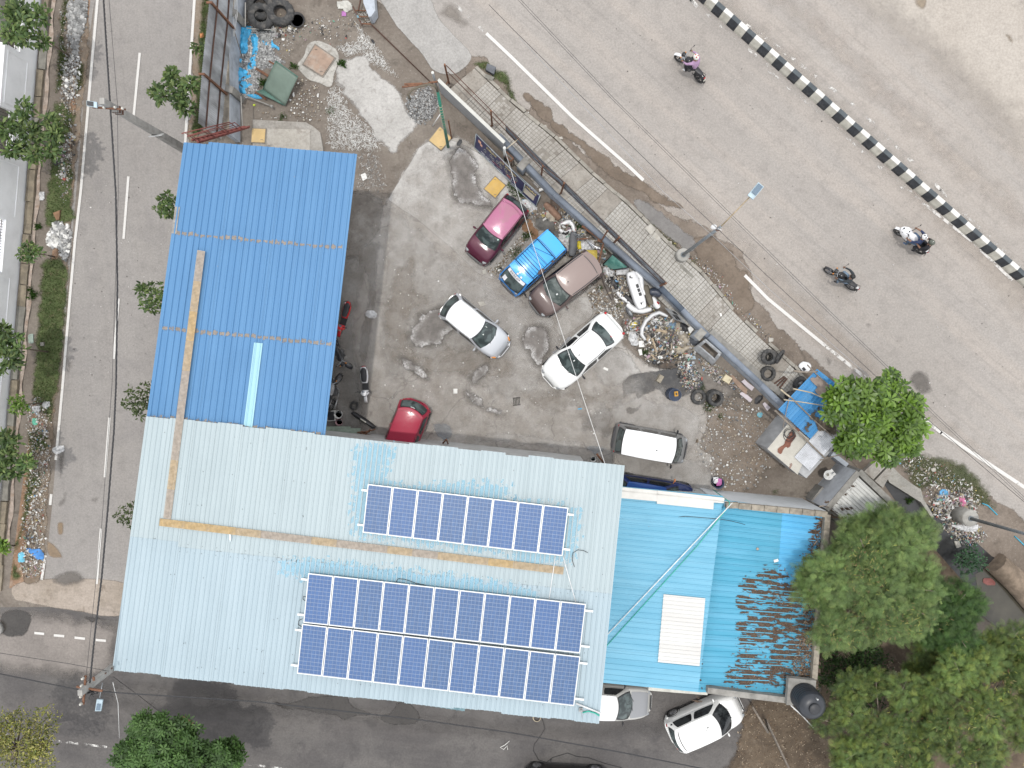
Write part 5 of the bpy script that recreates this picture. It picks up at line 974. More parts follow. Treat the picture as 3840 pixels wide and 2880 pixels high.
b=MB(); b.prism([tuple(x)[:2] for x in DL([(2105,1240),(2160,1205),(2235,1250),(2330,1330),(2330,1520),(2212,1400),(2120,1330)])],.0,.045); tag(b.obj('pond_water',M('pond_water',(.062,.056,.042),.15,0,.2,.8,.05,world=True)),'murky brown pond water at the right edge','water',kind='structure')
for pts,z,lab in (([(1040,700),(1120,780),(1210,850),(1290,900),(1310,980),(1400,1130),(1380,1140),(1290,1010),(1020,840),(990,775)],.32,'pale cement bank along the drain'),):
 b=MB(); b.prism([tuple(T(3,2,x,y))[:2] for x,y in pts],0,z); tag(b.obj('drain_bank',GROUND('bank_concrete',(.26,.25,.225),(.33,.315,.285),(.2,.175,.14),big=1)),lab,'kerb',kind='structure')
for k,pts in enumerate(([(905,650),(1000,690),(880,815),(800,745)],[(1010,700),(1045,735),(960,885),(890,825)])):
 b=MB(); b.prism([tuple(T(3,2,x,y))[:2] for x,y in pts],0,.34+.02*k); q=[T(3,2,x,y) for x,y in pts]
 for i in range(6):
  for j in range(6):
   c_=[bil(q,(i+a)/6,(j+e)/6) for a,e in ((.08,.08),(.92,.08),(.92,.92),(.08,.92))]; z_=.34+.02*k; b.add([tuple(x)[:2]+(z_-.002,) for x in c_]+[tuple(x)[:2]+(z_+.008,) for x in c_],[(4,5,6,7),(0,1,5,4),(1,2,6,5),(2,3,7,6),(3,0,4,7)])
 o=b.obj('drain_cover_slab',tile_m); bm=bmesh.new(); bm.from_mesh(o.data); bmesh.ops.recalc_face_normals(bm,faces=bm.faces); bm.to_mesh(o.data); bm.free(); tag(o,('outer','inner')[k]+' tiled slab bridging the drain by the big leafed tree','slab')
b=MB(); b.beam(T(3,2,650,690,.5),T(3,2,520,590,.5),.20,.9); b.obj('low_wall',bluepl).name='shack_side_wall'; tag(bpy.data.objects['shack_side_wall'],'short plastered wall between the shack and the block','wall')
# ---- poles and lamps
def crate(b,c,s,rz=0): b.box(c,s,rz)
def conc_pole(name,label,base,top):
 t=thing(name,label,'pole',base); b=MB(); d=top-base; m=frame_from(d,Vector((1,0,0))); V=[]
 for f,a,c in ((0,.17,.13),(1,.11,.09)):
  for x,y in ((-1,-1),(1,-1),(1,1),(-1,1)): V.append(base+d*f+m@Vector((0,x*a,y*c)))
 b.add(V,[(3,2,1,0),(4,5,6,7),(0,1,5,4),(1,2,6,5),(2,3,7,6),(3,0,4,7)]); b.obj('shaft',conc,t,world=True); return t
ins=M('insulator',(.55,.53,.48),.3); lampm=M('lamp_panel',(.10,.15,.20),.3,0,.15,30,coat=.6); lampf=M('lamp_frame',(.36,.45,.50),.45,.2)
tp=T(0,0,880,872,8.0); pA=conc_pole('power_pole','leaning concrete power pole with a lamp by the blue shed',P(735,585),tp)
def along(z,base,top): return base+(top-base)*(z/8.0)
bA=P(735,585)
b=MB(); b.beam(T(0,0,800,928,7.55),T(0,0,1085,945,7.55),.06,.06); b.obj('crossarm',rust,pA,world=True)
for x,y in ((838,928),(905,934),(1000,932),(1065,942)): b=MB(); p=T(0,0,x,y,7.6); b.lathe([(.03,0),(.05,.03),(.03,.06),(.045,.09),(.02,.12)],10,p); b.obj('insulator',ins,pA,world=True)
for z in (7.0,6.8): b=MB(); p=along(z,bA,tp); b.box(p,(.30,.26,.06)); b.obj('clamp',rust2,pA,world=True)
b=MB(); b.tube([T(0,0,945,925,7.6),T(0,0,835,908,7.8)],.03,8); b.obj('lamp_arm',galv,pA,world=True)
lq=[T(0,0,748,868,7.85),T(0,0,838,882,7.85),T(0,0,838,932,7.85),T(0,0,750,914,7.85)]
b=MB(); b.prism([tuple(x)[:2] for x in lq],7.80,7.86); b.obj('lamp_head',lampf,pA,world=True); b=MB(); b.prism([tuple(bil(lq,u,v))[:2] for u,v in ((.05,.08),(.68,.08),(.68,.92),(.05,.92))],7.86,7.872); b.obj('solar_cell',dgrey,pA,world=True)
b=MB(); sq=[T(0,0,1345,1110,4.0),T(0,0,1400,1118,4.0),T(0,0,1448,1140,3.6),T(0,0,1400,1142,3.6)]; c=along(3.9,bA,tp); b.box((c.x+.1,c.y-.16,4.1),(.55,.03,.30),rot=Euler((.5,0,.1)).to_matrix()); b.obj('name_plate',M('plate',(.5,.5,.48),.5),pA,world=True)
tpB=T(0,3,690,1012,8.0); bB=P(700,2285); pB=conc_pole('power_pole','leaning concrete power pole with cables at the lower roof corner',bB,tpB)
for a,c in (((740,860),(720,1110)),((662,955),(885,992)),((808,872),(812,905))): b=MB(); b.beam(T(0,3,*a,7.6),T(0,3,*c,7.6),.07,.06); b.obj('crossarm',rust,pB,world=True)
for x,y in ((722,880),(712,942),(706,1035),(706,1100)): b=MB(); p=T(0,3,x,y,7.65); b.lathe([(.03,0),(.06,.03),(.035,.07),(.05,.10),(.02,.14)],10,p); b.obj('insulator',ins,pB,world=True)
b=MB()
for k in range(26): p=T(0,3,785+RNG.normal(0,14),1000+RNG.normal(0,16),7.5+RNG.normal(0,.1)); q=p+Vector((RNG.normal(0,.14),RNG.normal(0,.14),RNG.normal(0,.08))); b.tube([p,(p+q)/2+Vector((0,0,.06)),q],.014,5)
b.obj('cable_knot',blk,pB,world=True)['kind']='stuff'
for z in (6.6,6.2): b=MB(); p=along(z,bB,tpB); b.box(p,(.34,.05,.05),rz=.6); b.obj('step_iron',rust2,pB,world=True)
b=MB(); b.tube([T(0,3,885,925,6.9),T(0,3,862,1050,6.9)],.018,6); b.obj('lamp_arm',galv,pB,world=True)
lq=[T(0,3,836,1066,6.9),T(0,3,888,1070,6.9),T(0,3,872,1168,6.9),T(0,3,820,1168,6.9)]; b=MB(); b.prism([tuple(x)[:2] for x in lq],6.84,6.9); b.obj('lamp_head',lampf,pB,world=True); b=MB(); b.prism([tuple(bil(lq,u,v))[:2] for u,v in ((.15,.35),(.85,.35),(.85,.92),(.15,.92))],6.9,6.912); b.obj('solar_cell',lampm,pB,world=True)
def street_lamp(label,base,top,arm=None,head=None,br=.31,bh=.6):
 t=thing('street_lamp',label,'street lamp',base); b=MB(); b.lathe([(br*1.05,0),(br,bh-.03),(br-.03,bh),(.0001,bh)],24,base); b.obj('concrete_base',M('lamp_base',(.31,.30,.275),.85,0,.15,3,.3,dirt=.4,dirtcol=(.16,.145,.12),world=True),t,world=True)
 b=MB(); b.lathe([(.13,bh),(.13,bh+.04)],12,base); b.tube([base+Vector((0,0,bh)),top],[.085,.055],12); b.obj('pole',M('lamp_pole',(.21,.23,.245),.5,.3,.15,3),t,world=True)
 b=MB(); b.torus(base+(top-base)*.93,.075,.02,rot=frame_from(top-base).to_quaternion().to_matrix() @ Matrix.Rotation(R(90),3,'Y'),n=12,m=6); b.obj('collar',rust,t,world=True)
 if arm: 
  b=MB(); b.tube([top,arm],[.03,.022],8); b.obj('arm',M('arm_rust',(.33,.26,.17),.7,0,.3,5),t,world=True)
  d=(arm-top); rz=math.atan2(d.y,d.x); b=MB(); b.box(arm+d.normalized()*.25,(.60,.26,.06),rz=rz); b.obj('lamp_head',lampf,t,world=True); b=MB(); b.box(arm+d.normalized()*.32+Vector((0,0,.036)),(.40,.21,.012),rz=rz); b.obj('solar_cell',lampm,t,world=True)
 return t
street_lamp('street lamp on a round concrete base beside the footpath',T(2,1,1455,555),T(2,1,1808,296,7.2),T(2,1,2062,35,8.2)); b=MB(); p=T(2,1,1745,302,6.9); b.ell(p,(.13,.10,.06)); b.tube([T(2,1,1735,300,6.9),T(2,1,1815,330,7.0)],.015,6); tag(b.obj('camera_box',M('cam_white',(.6,.6,.6),.5)),'small white camera fixed near the top of the street lamp','camera')
street_lamp('street lamp on a grey concrete drum amid the roadside garbage',T(3,2,1640,1120),T(3,2,2700,1430,7.6),None,br=.40,bh=1.0)
# ---- overhead wires
def wire(label,pts,r=.014,mat=None,twist=False,group=None,sag=0):
 P_=[Vector(p) for p in pts]; out=[]
 for a,c in zip(P_,P_[1:]):
  for k in range(6): f=k/6; out.append(a*(1-f)+c*f-Vector((0,0,sag*4*f*(1-f))))
 out.append(P_[-1]); b=MB()
 if twist:
  L=sum((q-p).length for p,q in zip(out,out[1:])); dense=[]
  for p,q in zip(out,out[1:]):
   for k in range(4): dense.append(p+(q-p)*k/4)
  for ph in (0,2.1,4.2): b.tube([p+Vector((math.cos(i*1.1+ph),math.sin(i*1.1+ph),math.sin(i*1.1+ph)))*r*.8 for i,p in enumerate(dense)],r,5)
 else: b.tube(out,r,5)
 return tag(b.obj('overhead_wire',mat or blk),label,'wire',group)
wire('thick twisted black cable hung above the grey lane',[T(0,0,870,-400,7.6),T(0,0,895,0,7.5),T(0,0,925,480,7.5),T(0,0,952,900,7.5),T(0,0,1000,1659,7.3),T(0,1,1015,800,7.2),T(0,1,1003,1659,7.2),T(0,2,985,400,7.3),T(0,2,930,1100,7.4),T(0,3,880,0,7.5),T(0,3,820,500,7.6),T(0,3,775,940,7.6)],.020,twist=True)
wire('thin wire beside the thick cable above the grey lane',[T(0,0,940,-30,7.5),T(0,0,1015,900,7.5),T(0,0,1022,1659,7.3),T(0,1,1000,700,7.3),T(0,1,968,1659,7.3),T(0,2,880,1200,7.4),T(0,3,745,860,7.5)],.008)
wire('twisted black cable hung above the dark lane',[T(0,3,-300,780,7.4),T(0,3,0,845,7.4),T(0,3,690,985,7.5),T(0,3,1180,1020,7.4),T(0,3,2212,1085,7.2),T(1,3,1400,1240,7.1),T(1,3,2212,1355,7.2),T(2,3,950,1525,7.3),T(2,3,1900,1715,7.4)],.018,twist=True)
wire('thin knotted wire crossing the lane left of the lower pole',[T(0,3,-100,650,6.5),T(0,3,275,708,6.4),T(0,3,600,758,6.4),T(0,3,940,822,6.5)],.010); wire('thin guy wire from the lower pole down to the lane',[T(0,3,975,868,6.3),T(0,3,1200,1035,3.5),T(0,3,1500,1265,.1)],.010)
wire('pale thin cable hanging from the lower pole',[T(0,3,975,920,6.5),T(0,3,1020,1100,4.5),T(0,3,1032,1400,2.0)],.012,wm)
for off,lab in ((0,'right wire of the thin pair above the main road'),(-26,'left wire of the thin pair above the main road')): wire(lab,[T(2,0,50+off,-30,7.8),T(2,0,880+off*.9,850,7.5),T(2,0,1700+off,1659,7.4),T(3,1,545+off,1040,7.4),T(3,1,1090+off,1560,7.5),T(3,2,1450+off,260,7.6),T(3,2,2250+off,1010,7.8)],.007,dgrey,group='thin wire pair above the road')
wire('dark single wire above the near side of the main road',[T(2,0,-200,40,7.8),T(2,0,0,245,7.6),T(2,0,1440,1659,7.3),T(2,1,2212,730,7.3),T(3,1,930,1590,7.4),T(3,2,1290,230,7.5),T(3,2,2250,1050,7.8)],.010); wire('pale grey wire nearest to the footpath',[T(2,0,60,320,7.6),T(2,0,1310,1659,7.3),T(2,1,1760,400,7.3),T(2,1,2212,830,7.3),T(3,1,880,1600,7.4)],.007,galv)
wire('thin white wire strung over the yard to the pale roof',[cK(925,1062,2.05),cA(1090,740,3.3),cB(450,0,4.3),cB(990,1659,5.5),T(2,2,805,695,6.1)],.010,wm)

# ================================================================ CARS
def PAINTM(name,col,metal=.25,rough=.32,dirt=.25,dirtcol=(.25,.22,.19),coat=.5,croof=None):
 if name in MATS: return MATS[name]
 m,t,b,o=newmat(name); v=coords(t); n=noise(t,v,1.6,6,.7); n2=noise(t,v,14,4,.7)
 c=mixc(t,math2(t,'MULTIPLY',ramp(t,n,.46,.74),dirt),col,dirtcol); c=mixc(t,math2(t,'MULTIPLY',ramp(t,n2,.58,.75),dirt*.5),c,dirtcol)
 if croof is not None:
  sp=N(t,'SeparateXYZ'); t.links.new(coords(t),sp.inputs[0]); c=mixc(t,math2(t,'MULTIPLY',ramp(t,noise(t,v,1.1,5,.6,.8),.53,.56),.5),c,croof)
 t.links.new(c,b.inputs['Base Color']); b.inputs['Metallic'].default_value=metal*.35; b.inputs['Roughness'].default_value=rough+.18; b.inputs['Specular IOR Level'].default_value=.25; b.inputs['Coat Weight'].default_value=coat; b.inputs['Coat Roughness'].default_value=.07
 t.links.new(math2(t,'MULTIPLY',n2,.26),b.inputs['Coat Roughness']); MATS[name]=m; return m
def GLASSM(name,c1,c2,rough=.06):
 if name in MATS: return MATS[name]
 m,t,b,o=newmat(name); v=coords(t,(1,1,1)); n=noise(t,v,2.6,3,.55,.6); t.links.new(mixc(t,ramp(t,n,.40,.60),c1,c2),b.inputs['Base Color']); b.inputs['Roughness'].default_value=rough; b.inputs['Specular IOR Level'].default_value=.45; MATS[name]=m; return m
glass=GLASSM('car_glass',(.030,.040,.040),(.085,.11,.108)); glass_d=GLASSM('side_glass',(.012,.013,.015),(.03,.034,.036)); trim=M('black_trim',(.018,.018,.02),.45,0,.1,5); rubber=M('rubber',(.042,.042,.042),.85,0,.25,8,dirt=.6,dirtcol=(.15,.137,.12)); rim_m=M('alloy',(.32,.32,.33),.4,.7,.1,4); steel=M('steel_rim',(.14,.14,.145),.5,.5,.2,5); lampglass=M('lamp_glass',(.27,.28,.285),.12,.3,.15,8,coat=.6); redl=M('red_lens',(.42,.015,.02),.2,0,.2,9,coat=.6); orl=M('orange_lens',(.60,.22,.03),.25,0,.1,9,coat=.5); chrome=M('chrome',(.75,.75,.76),.15,.9,.05,4); plate=M('number_plate',(.6,.58,.5),.5)
def catmull(pts,x):
 """smooth interpolation of sorted (x, value) knots"""
 if x<=pts[0][0]: return pts[0][1]
 if x>=pts[-1][0]: return pts[-1][1]
 for i in range(len(pts)-1):
  if pts[i][0]<=x<=pts[i+1][0]:
   a,b_=pts[i],pts[i+1]; f=(x-a[0])/(b_[0]-a[0]); h=b_[0]-a[0]
   def sl(j):
    if 0<j<len(pts)-1: return (pts[j+1][1]-pts[j-1][1])/(pts[j+1][0]-pts[j-1][0])
    return 0
   m0,m1=sl(i)*h,sl(i+1)*h; f2,f3=f*f,f*f*f
   return (2*f3-3*f2+1)*a[1]+(f3-2*f2+f)*m0+(-2*f3+3*f2)*b_[1]+(f3-f2)*m1
def car(name,label,cat,loc,head,L,W,H,paint,roofp=None,belt=.92,hood=.80,cowl=.98,hl=.95,rl=.12,deck=None,ws=.75,rs=.35,wrf=.76,bow=.16,rbow=.10,round_f=.34,round_r=.22,glass_side=2,lamps='std',extras=(),bumper=None,wheel_r=.28,group='parked cars in the yard',rim=None,crown=.045,wsmat=None,mirrors=True,mirmat=None,sidew=(.10,.86)):
 """x forward; hl bonnet length from nose to windscreen base, ws run of the windscreen, rl tail behind the rear glass, rs run of the rear glass"""
 t=thing(name,label,cat,loc,head,group); roofp=roofp or paint; bumper=bumper or paint; hx=L/2
 xw0=hx-hl; xw1=xw0-ws; xr0=-hx+rl; xr1=xr0+rs
 zk=[(-hx,.52),(-hx+min(.05,rl*.4),.68),(-hx+min(.16,rl*.8),(deck or belt)-.05),(xr0,(deck or belt)),(xr0+.3,belt+.01),(xw0-.3,belt+.02),(xw0,cowl-.02),(xw0+hl*.45,hood+.06),(hx-.22,hood-.06),(hx-.06,.60),(hx,.46)]
 if hl<.5: zk=zk[:5]+[(xw0-.3,belt+.02),(xw0,cowl-.02),(hx-hl*.35,hood),(hx-.035,.62),(hx,.46)]
 wk=[(-hx,W/2*(1-round_r)),(-hx+.10,W/2*(1-round_r*.55)),(-hx+.35,W/2*(1-round_r*.18)),(-hx+.8,W/2*.985),(0,W/2),(hx-1.0,W/2*.985),(hx-.55,W/2*(1-round_f*.16)),(hx-.22,W/2*(1-round_f*.48)),(hx-.07,W/2*(1-round_f*.80)),(hx,W/2*(1-round_f*1.05))]
 xs=[-hx,-hx+.03,-hx+.08,-hx+.16,-hx+.3]+[ -hx+.45+(L-.9)*i/12 for i in range(13)]+[hx-.32,hx-.2,hx-.12,hx-.06,hx-.02,hx]
 def zt(x): return catmull(zk,x)
 def hw(x): return catmull(wk,x)
 def sec(x):
  z=zt(x); w_=hw(x); e=.035*(1 if abs(x)<hx-.2 else .4); zs=max(.40,z-.17)
  return [(0,z+e),(.35*w_,z+e*.93),(.62*w_,z+e*.65),(.80*w_,z+e*.2),(.905*w_,z-.03),(.965*w_,z-.085),(w_,zs),(w_*1.005,.5*(zs+.36)),(w_*.985,.30),(w_*.93,.21),(.4*w_,.19)]
 b=MB(); V=[]; n=None
 for x in xs:
  s=sec(x); ring=[(y,z) for y,z in s]+[(-y,z) for y,z in reversed(s[1:])]; n=len(ring); V+=[(x,y,z) for y,z in ring]
 F=[(i*n+j,i*n+(j+1)%n,(i+1)*n+(j+1)%n,(i+1)*n+j) for i in range(len(xs)-1) for j in range(n)]; F+=[tuple(reversed(range(n))),tuple((len(xs)-1)*n+j for j in range(n))]
 b.add(V,F,True); o=b.obj('body',paint,t); bm=bmesh.new(); bm.from_mesh(o.data); bmesh.ops.recalc_face_normals(bm,faces=bm.faces); bm.to_mesh(o.data); bm.free()
 def top(x,s):
  se=sec(x); y=abs(s)*hw(x)
  for (y0,z0),(y1,z1) in zip(se[:6],se[1:7]):
   if y<=y1: f=(y-y0)/max(1e-6,y1-y0); return Vector((x,math.copysign(y,s),z0+(z1-z0)*f))
  return Vector((x,math.copysign(y,s),se[6][1]))
 # cabin
 zb,zr=belt-.02,H-crown; wb,wr=W/2*.935,W/2*wrf
 def hwv(v): return wb+(wr-wb)*(v**1.15)
 def zv(v): return zb+(zr-zb)*(1-(1-v)**1.12)
 def xf(v): return xw0+(xw1-xw0)*v
 def xr(v): return xr0+(xr1-xr0)*v
 def front(s,v): return Vector((xf(v)+bow*(1-s*s)*(1-.35*v),s*hwv(v),zv(v)+ (cowl-belt)*.8*(1-v)*(1-s*s)))
 def rear(s,v): return Vector((xr(v)-rbow*(1-s*s),s*hwv(v),zv(v)))
 def side(tt,v,sg): return Vector((xr(v)+(xf(v)-xr(v))*tt,sg*(hwv(v)+.025*math.sin(math.pi*tt)),zv(v)))
 def roof(s,tt):
  a,c=rear(s,1),front(s,1); p=a+(c-a)*tt; e=(max(0,1-s*s))**.75*(max(0,math.sin(math.pi*min(1,max(0,tt)))))**.5; p.z=zr+crown*e; p.y=s*(wr+.025*math.sin(math.pi*tt)); return p
 b=MB(); b.grid(lambda u,v: front(2*u-1,v),8,4); b.grid(lambda u,v: rear(2*u-1,v),8,4); b.grid(lambda u,v: side(u,v,1),10,4); b.grid(lambda u,v: side(u,v,-1),10,4); b.obj('cabin_shell',paint,t,weld=.004)
 b=MB(); b.grid(lambda u,v: roof(2*u-1,v)+Vector((0,0,.004)),14,14); o=b.obj('roof',roofp,t); 
 bm=bmesh.new(); bm.from_mesh(o.data)
 bm.faces.ensure_lookup_table(); bm.faces[0].normal_update()
 if bm.faces[0].normal.z<0: bmesh.ops.reverse_faces(bm,faces=bm.faces)
 bm.to_mesh(o.data); bm.free()
 def pane(fn,a0,a1,b0,b1,off,mat,nm,k=.10,nu=8,nv=5,parent=None):
  c=Vector((0,0,(zb+zr)/2)); 
  def f(u,v):
   a,d=2*u-1,2*v-1; a2=a*math.sqrt(max(0,1-k*d*d)); d2=d*math.sqrt(max(0,1-k*a*a)); uu,vv=a0+(a1-a0)*(a2+1)/2,b0+(b1-b0)*(d2+1)/2
   p=fn(uu,vv); e=.01; du=fn(uu+e,vv)-p; dv_=fn(uu,vv+e)-p; nn=du.cross(dv_).normalized(); nn=nn if nn.dot(p-c-Vector((p.x*.6,0,0)))>0 else -nn
   return p+nn*off
  bb=MB(); bb.grid(f,nu,nv); return bb.obj(nm,mat,parent or t)
 pane(front,-.93,.93,.02,.985,.006,trim,'screen_surround'); wsg=pane(front,-.86,.86,.07,.94,.012,wsmat or glass,'windscreen')
 pane(rear,-.90,.90,.08,.95,.006,trim,'rear_surround'); pane(rear,-.83,.83,.13,.90,.012,glass,'rear_window')
 lo,hi=sidew
 for sg in (1,-1):
  f=lambda u,v,sg=sg: side(u,v,sg)
  cuts=[(.06,.94)] if glass_side==1 else ([(.08,.475),(.525,.93)] if glass_side==2 else [(.04,.30),(.34,.63),(.67,.95)])
  for a,c in cuts: pane(f,a,c,lo,hi,.008,glass_d,'side_window',.14)
 # bonnet and boot lid stand a little proud so that their seams show
 def lid(nm,x0,x1,s0,mat,off=.006):
  bb=MB(); bb.grid(lambda u,v: top(x0+(x1-x0)*u,(2*v-1)*s0*(.90+.10*u if x1<x0 else 1))+Vector((0,0,off)),8,10); oo=bb.obj(nm,mat,t)
  bm=bmesh.new(); bm.from_mesh(oo.data); bm.faces.ensure_lookup_table(); bm.faces[20].normal_update()
  if bm.faces[20].normal.z<0: bmesh.ops.reverse_faces(bm,faces=bm.faces)
  bm.to_mesh(oo.data); bm.free()
 if hl>.5: lid('bonnet',hx-.17,xw0+bow+.02,.83,paint)
 if rl>.4: lid('boot_lid',-hx+.10,xr0-rbow-.02,.80,paint)
 # bumpers follow the ends of the body
 def bump_(nm,front_,mat):
  bb=MB(); pts=[]
  for i in range(13):
   s=-1+2*i/12; a=abs(s); 
   x=hx-.01-.30*max(0,(a-.55)/.45)**2 if front_ else -hx+.01+.22*max(0,(a-.6)/.4)**2
   w_=hw(x)+.012; pts.append(Vector((x+(.035 if front_ else -.035)*(1-a**4),s*w_,.42)))
  for p,q in zip(pts,pts[1:]): bb.beam(p,q+(q-p)*.15,.09,.24)
  bb.obj(nm,mat,t)
 bump_('front_bumper',True,bumper); bump_('rear_bumper',False,bumper)
 zl=hood-.10
 for sg in (1,-1):
  bb=MB(); x=hx-.17; bb.ell((x,sg*hw(x)*.80,zt(x)-.065),(.13,.10,.058),12,8,rot=Matrix.Rotation(sg*-.5,3,'Z')); bb.obj('headlight',lampglass,t)
  if lamps=='orange': bb=MB(); x=hx-.20; bb.ell((x,sg*hw(x)*.93,zt(x)-.04),(.13,.045,.06),10,6,rot=Matrix.Rotation(sg*-.55,3,'Z')); bb.obj('indicator',orl,t)
  bb=MB(); x=-hx+.09; bb.ell((x,sg*hw(x)*.90,(deck or belt)-.13),(.075,.07,.12),10,8); bb.obj('tail_light',redl,t)
  if mirrors:
   bb=MB(); bb.tube([(xw0-.28,sg*wb*.99,belt+.02),(xw0-.25,sg*(W/2+.05),belt+.05)],.02,6); bb.ell((xw0-.24,sg*(W/2+.11),belt+.06),(.05,.095,.065),10,6); bb.obj('mirror',mirmat or paint,t)
  for xx in (hx-.62 if hl>.5 else hx-.55,-hx+.60):
   bb=MB(); yy=sg*(hw(xx)-.07); rr=Matrix.Rotation(R(90),3,'X'); bb.torus((xx,yy,wheel_r),wheel_r-.075,.075,rr,22,8,flat=1.15); wl_=bb.obj('wheel',rubber,t)
   bb=MB(); ry=sg*(hw(xx)-.07+.075)
   bb.lathe([(.001,0),(.05,.006),(.17,-.012),(wheel_r-.085,.004),(wheel_r-.07,-.012)],20,(xx,ry,wheel_r),rot=Matrix.Rotation(R(-90*sg),3,'X'))
   for k in range(8): a=k*math.pi/4; bb.beam((xx,ry+sg*.004,wheel_r),(xx+.17*math.cos(a),ry+sg*.004,wheel_r+.17*math.sin(a)),.035,.014)
   bb.obj('rim',rim or steel,wl_)
   bb=MB(); bb.torus((xx,sg*(hw(xx)-.008),wheel_r+.01),wheel_r+.035,.022,rr,22,6,flat=.8); bb.obj('wheel_arch',trim,t)
 bb=MB(); bb.box((hx+.005,0,.60),(.05,W*.42,.09)); bb.obj('grille',trim,t); bb=MB(); bb.box((hx+.045,0,.40),(.02,.44,.10)); bb.box((-hx-.045,0,.48),(.02,.44,.10)); bb.obj('number_plates',plate,t)['kind']='stuff'
 bb=MB(); 
 for s in (-.35,.25): bb.tube([front(s,.02)+Vector((.02,0,.03)),front(s+.48,.16)+Vector((.0,0,.03))],.010,5)
 bb.obj('wipers',trim,t)['kind']='stuff'
 ctx=dict(t=t,top=top,front=front,rear=rear,side=side,roof=roof,hx=hx,hw=hw,zt=zt,zr=zr,xw0=xw0,xw1=xw1,xr0=xr0,xr1=xr1,wr=wr,pane=pane,W=W,H=H)
 for e in extras: e(ctx)
 return t
def strips(mat,s=.90,wd=.035):
 def f(c):
  for sg in (1,-1): b=MB(); b.grid(lambda u,v: c['roof'](sg*(s+wd*v*2-wd),.03+.94*u)+Vector((0,0,.012)),14,1); b.obj('roof_strip',mat,c['t'])
 return f
def antenna(tt=.86,s=0,h=.35,lean=-.25):
 def f(c): b=MB(); p=c['roof'](s,tt); b.lathe([(.035,0),(.02,.03)],10,p); b.tube([p,p+Vector((lean,0,h))],.008,5); b.obj('antenna',trim,c['t'])
 return f
def sticker(s,v,w_,h_,mat,nm='sticker',where='front'):
 def f(c): c['pane'](c[where],s-w_,s+w_,v-h_,v+h_,.018,mat,nm,0,2,2)
 return f
def spoiler(mat,depth=.20):
 def f(c):
  b=MB(); b.grid(lambda u,v: c['roof']((2*u-1)*.95,0)+Vector((-depth*v*(1-.25*abs(2*u-1)**2)+.04,0,.02-.03*v)),10,3); b.grid(lambda u,v: c['roof']((2*u-1)*.95,0)+Vector((-depth*v*(1-.25*abs(2*u-1)**2)+.04,0,-.02-.03*v)),10,3,flip=True); b.obj('spoiler',mat,c['t'])
  b=MB(); b.grid(lambda u,v: c['roof']((2*u-1)*.80,.045+.018*v)+Vector((0,0,.010)),10,1); b.obj('spoiler_gap',trim,c['t'])
 return f
def seam(tt,mat=None):
 def f(c): b=MB(); b.grid(lambda u,v: c['roof']((2*u-1)*.93,tt+.008*v)+Vector((0,0,.008)),10,1); b.obj('roof_seam',mat or trim,c['t'])
 return f
def wagon_ridge(mat):
 def f(c):
  b=MB(); pts=[c['roof'](s,tt)+Vector((0,0,.02)) for s,tt in ((-.86,.10),(-.80,.075),(0,.06),(.80,.075),(.86,.10))]; b.tube(pts,.022,6); b.obj('roof_ridge',mat,c['t'])
 return f
def put(front,rear,z=.6):
 a=P(*front,z); r=P(*rear,z); d=a-r; m=(a+r)/2; return (m.x,m.y,.012),math.atan2(d.y,d.x),d.length
# 1 maroon hatchback
mar=PAINTM('maroon_paint',(.085,.016,.035),.35,.35,.3,(.18,.10,.10)); marf=PAINTM('sunburnt_maroon',(.33,.105,.19),.2,.33,.25,(.40,.25,.28),coat=.5,croof=(.27,.13,.16))
l,h,L=put((1781,964),(1941,764)); car('maroon_car','old maroon hatchback with a faded pink roof and black rear end','car',l,h,3.34,1.44,1.40,mar,marf,hl=.86,ws=.58,rl=.10,rs=.30,wrf=.80,hood=.84,cowl=.95,bumper=trim,round_f=.20,round_r=.12,bow=.14,extras=(strips(mar,.955,.03),wagon_ridge(marf),sticker(.70,.88,.05,.05,M('green_badge',(.45,.62,.55),.4))),rim=steel)
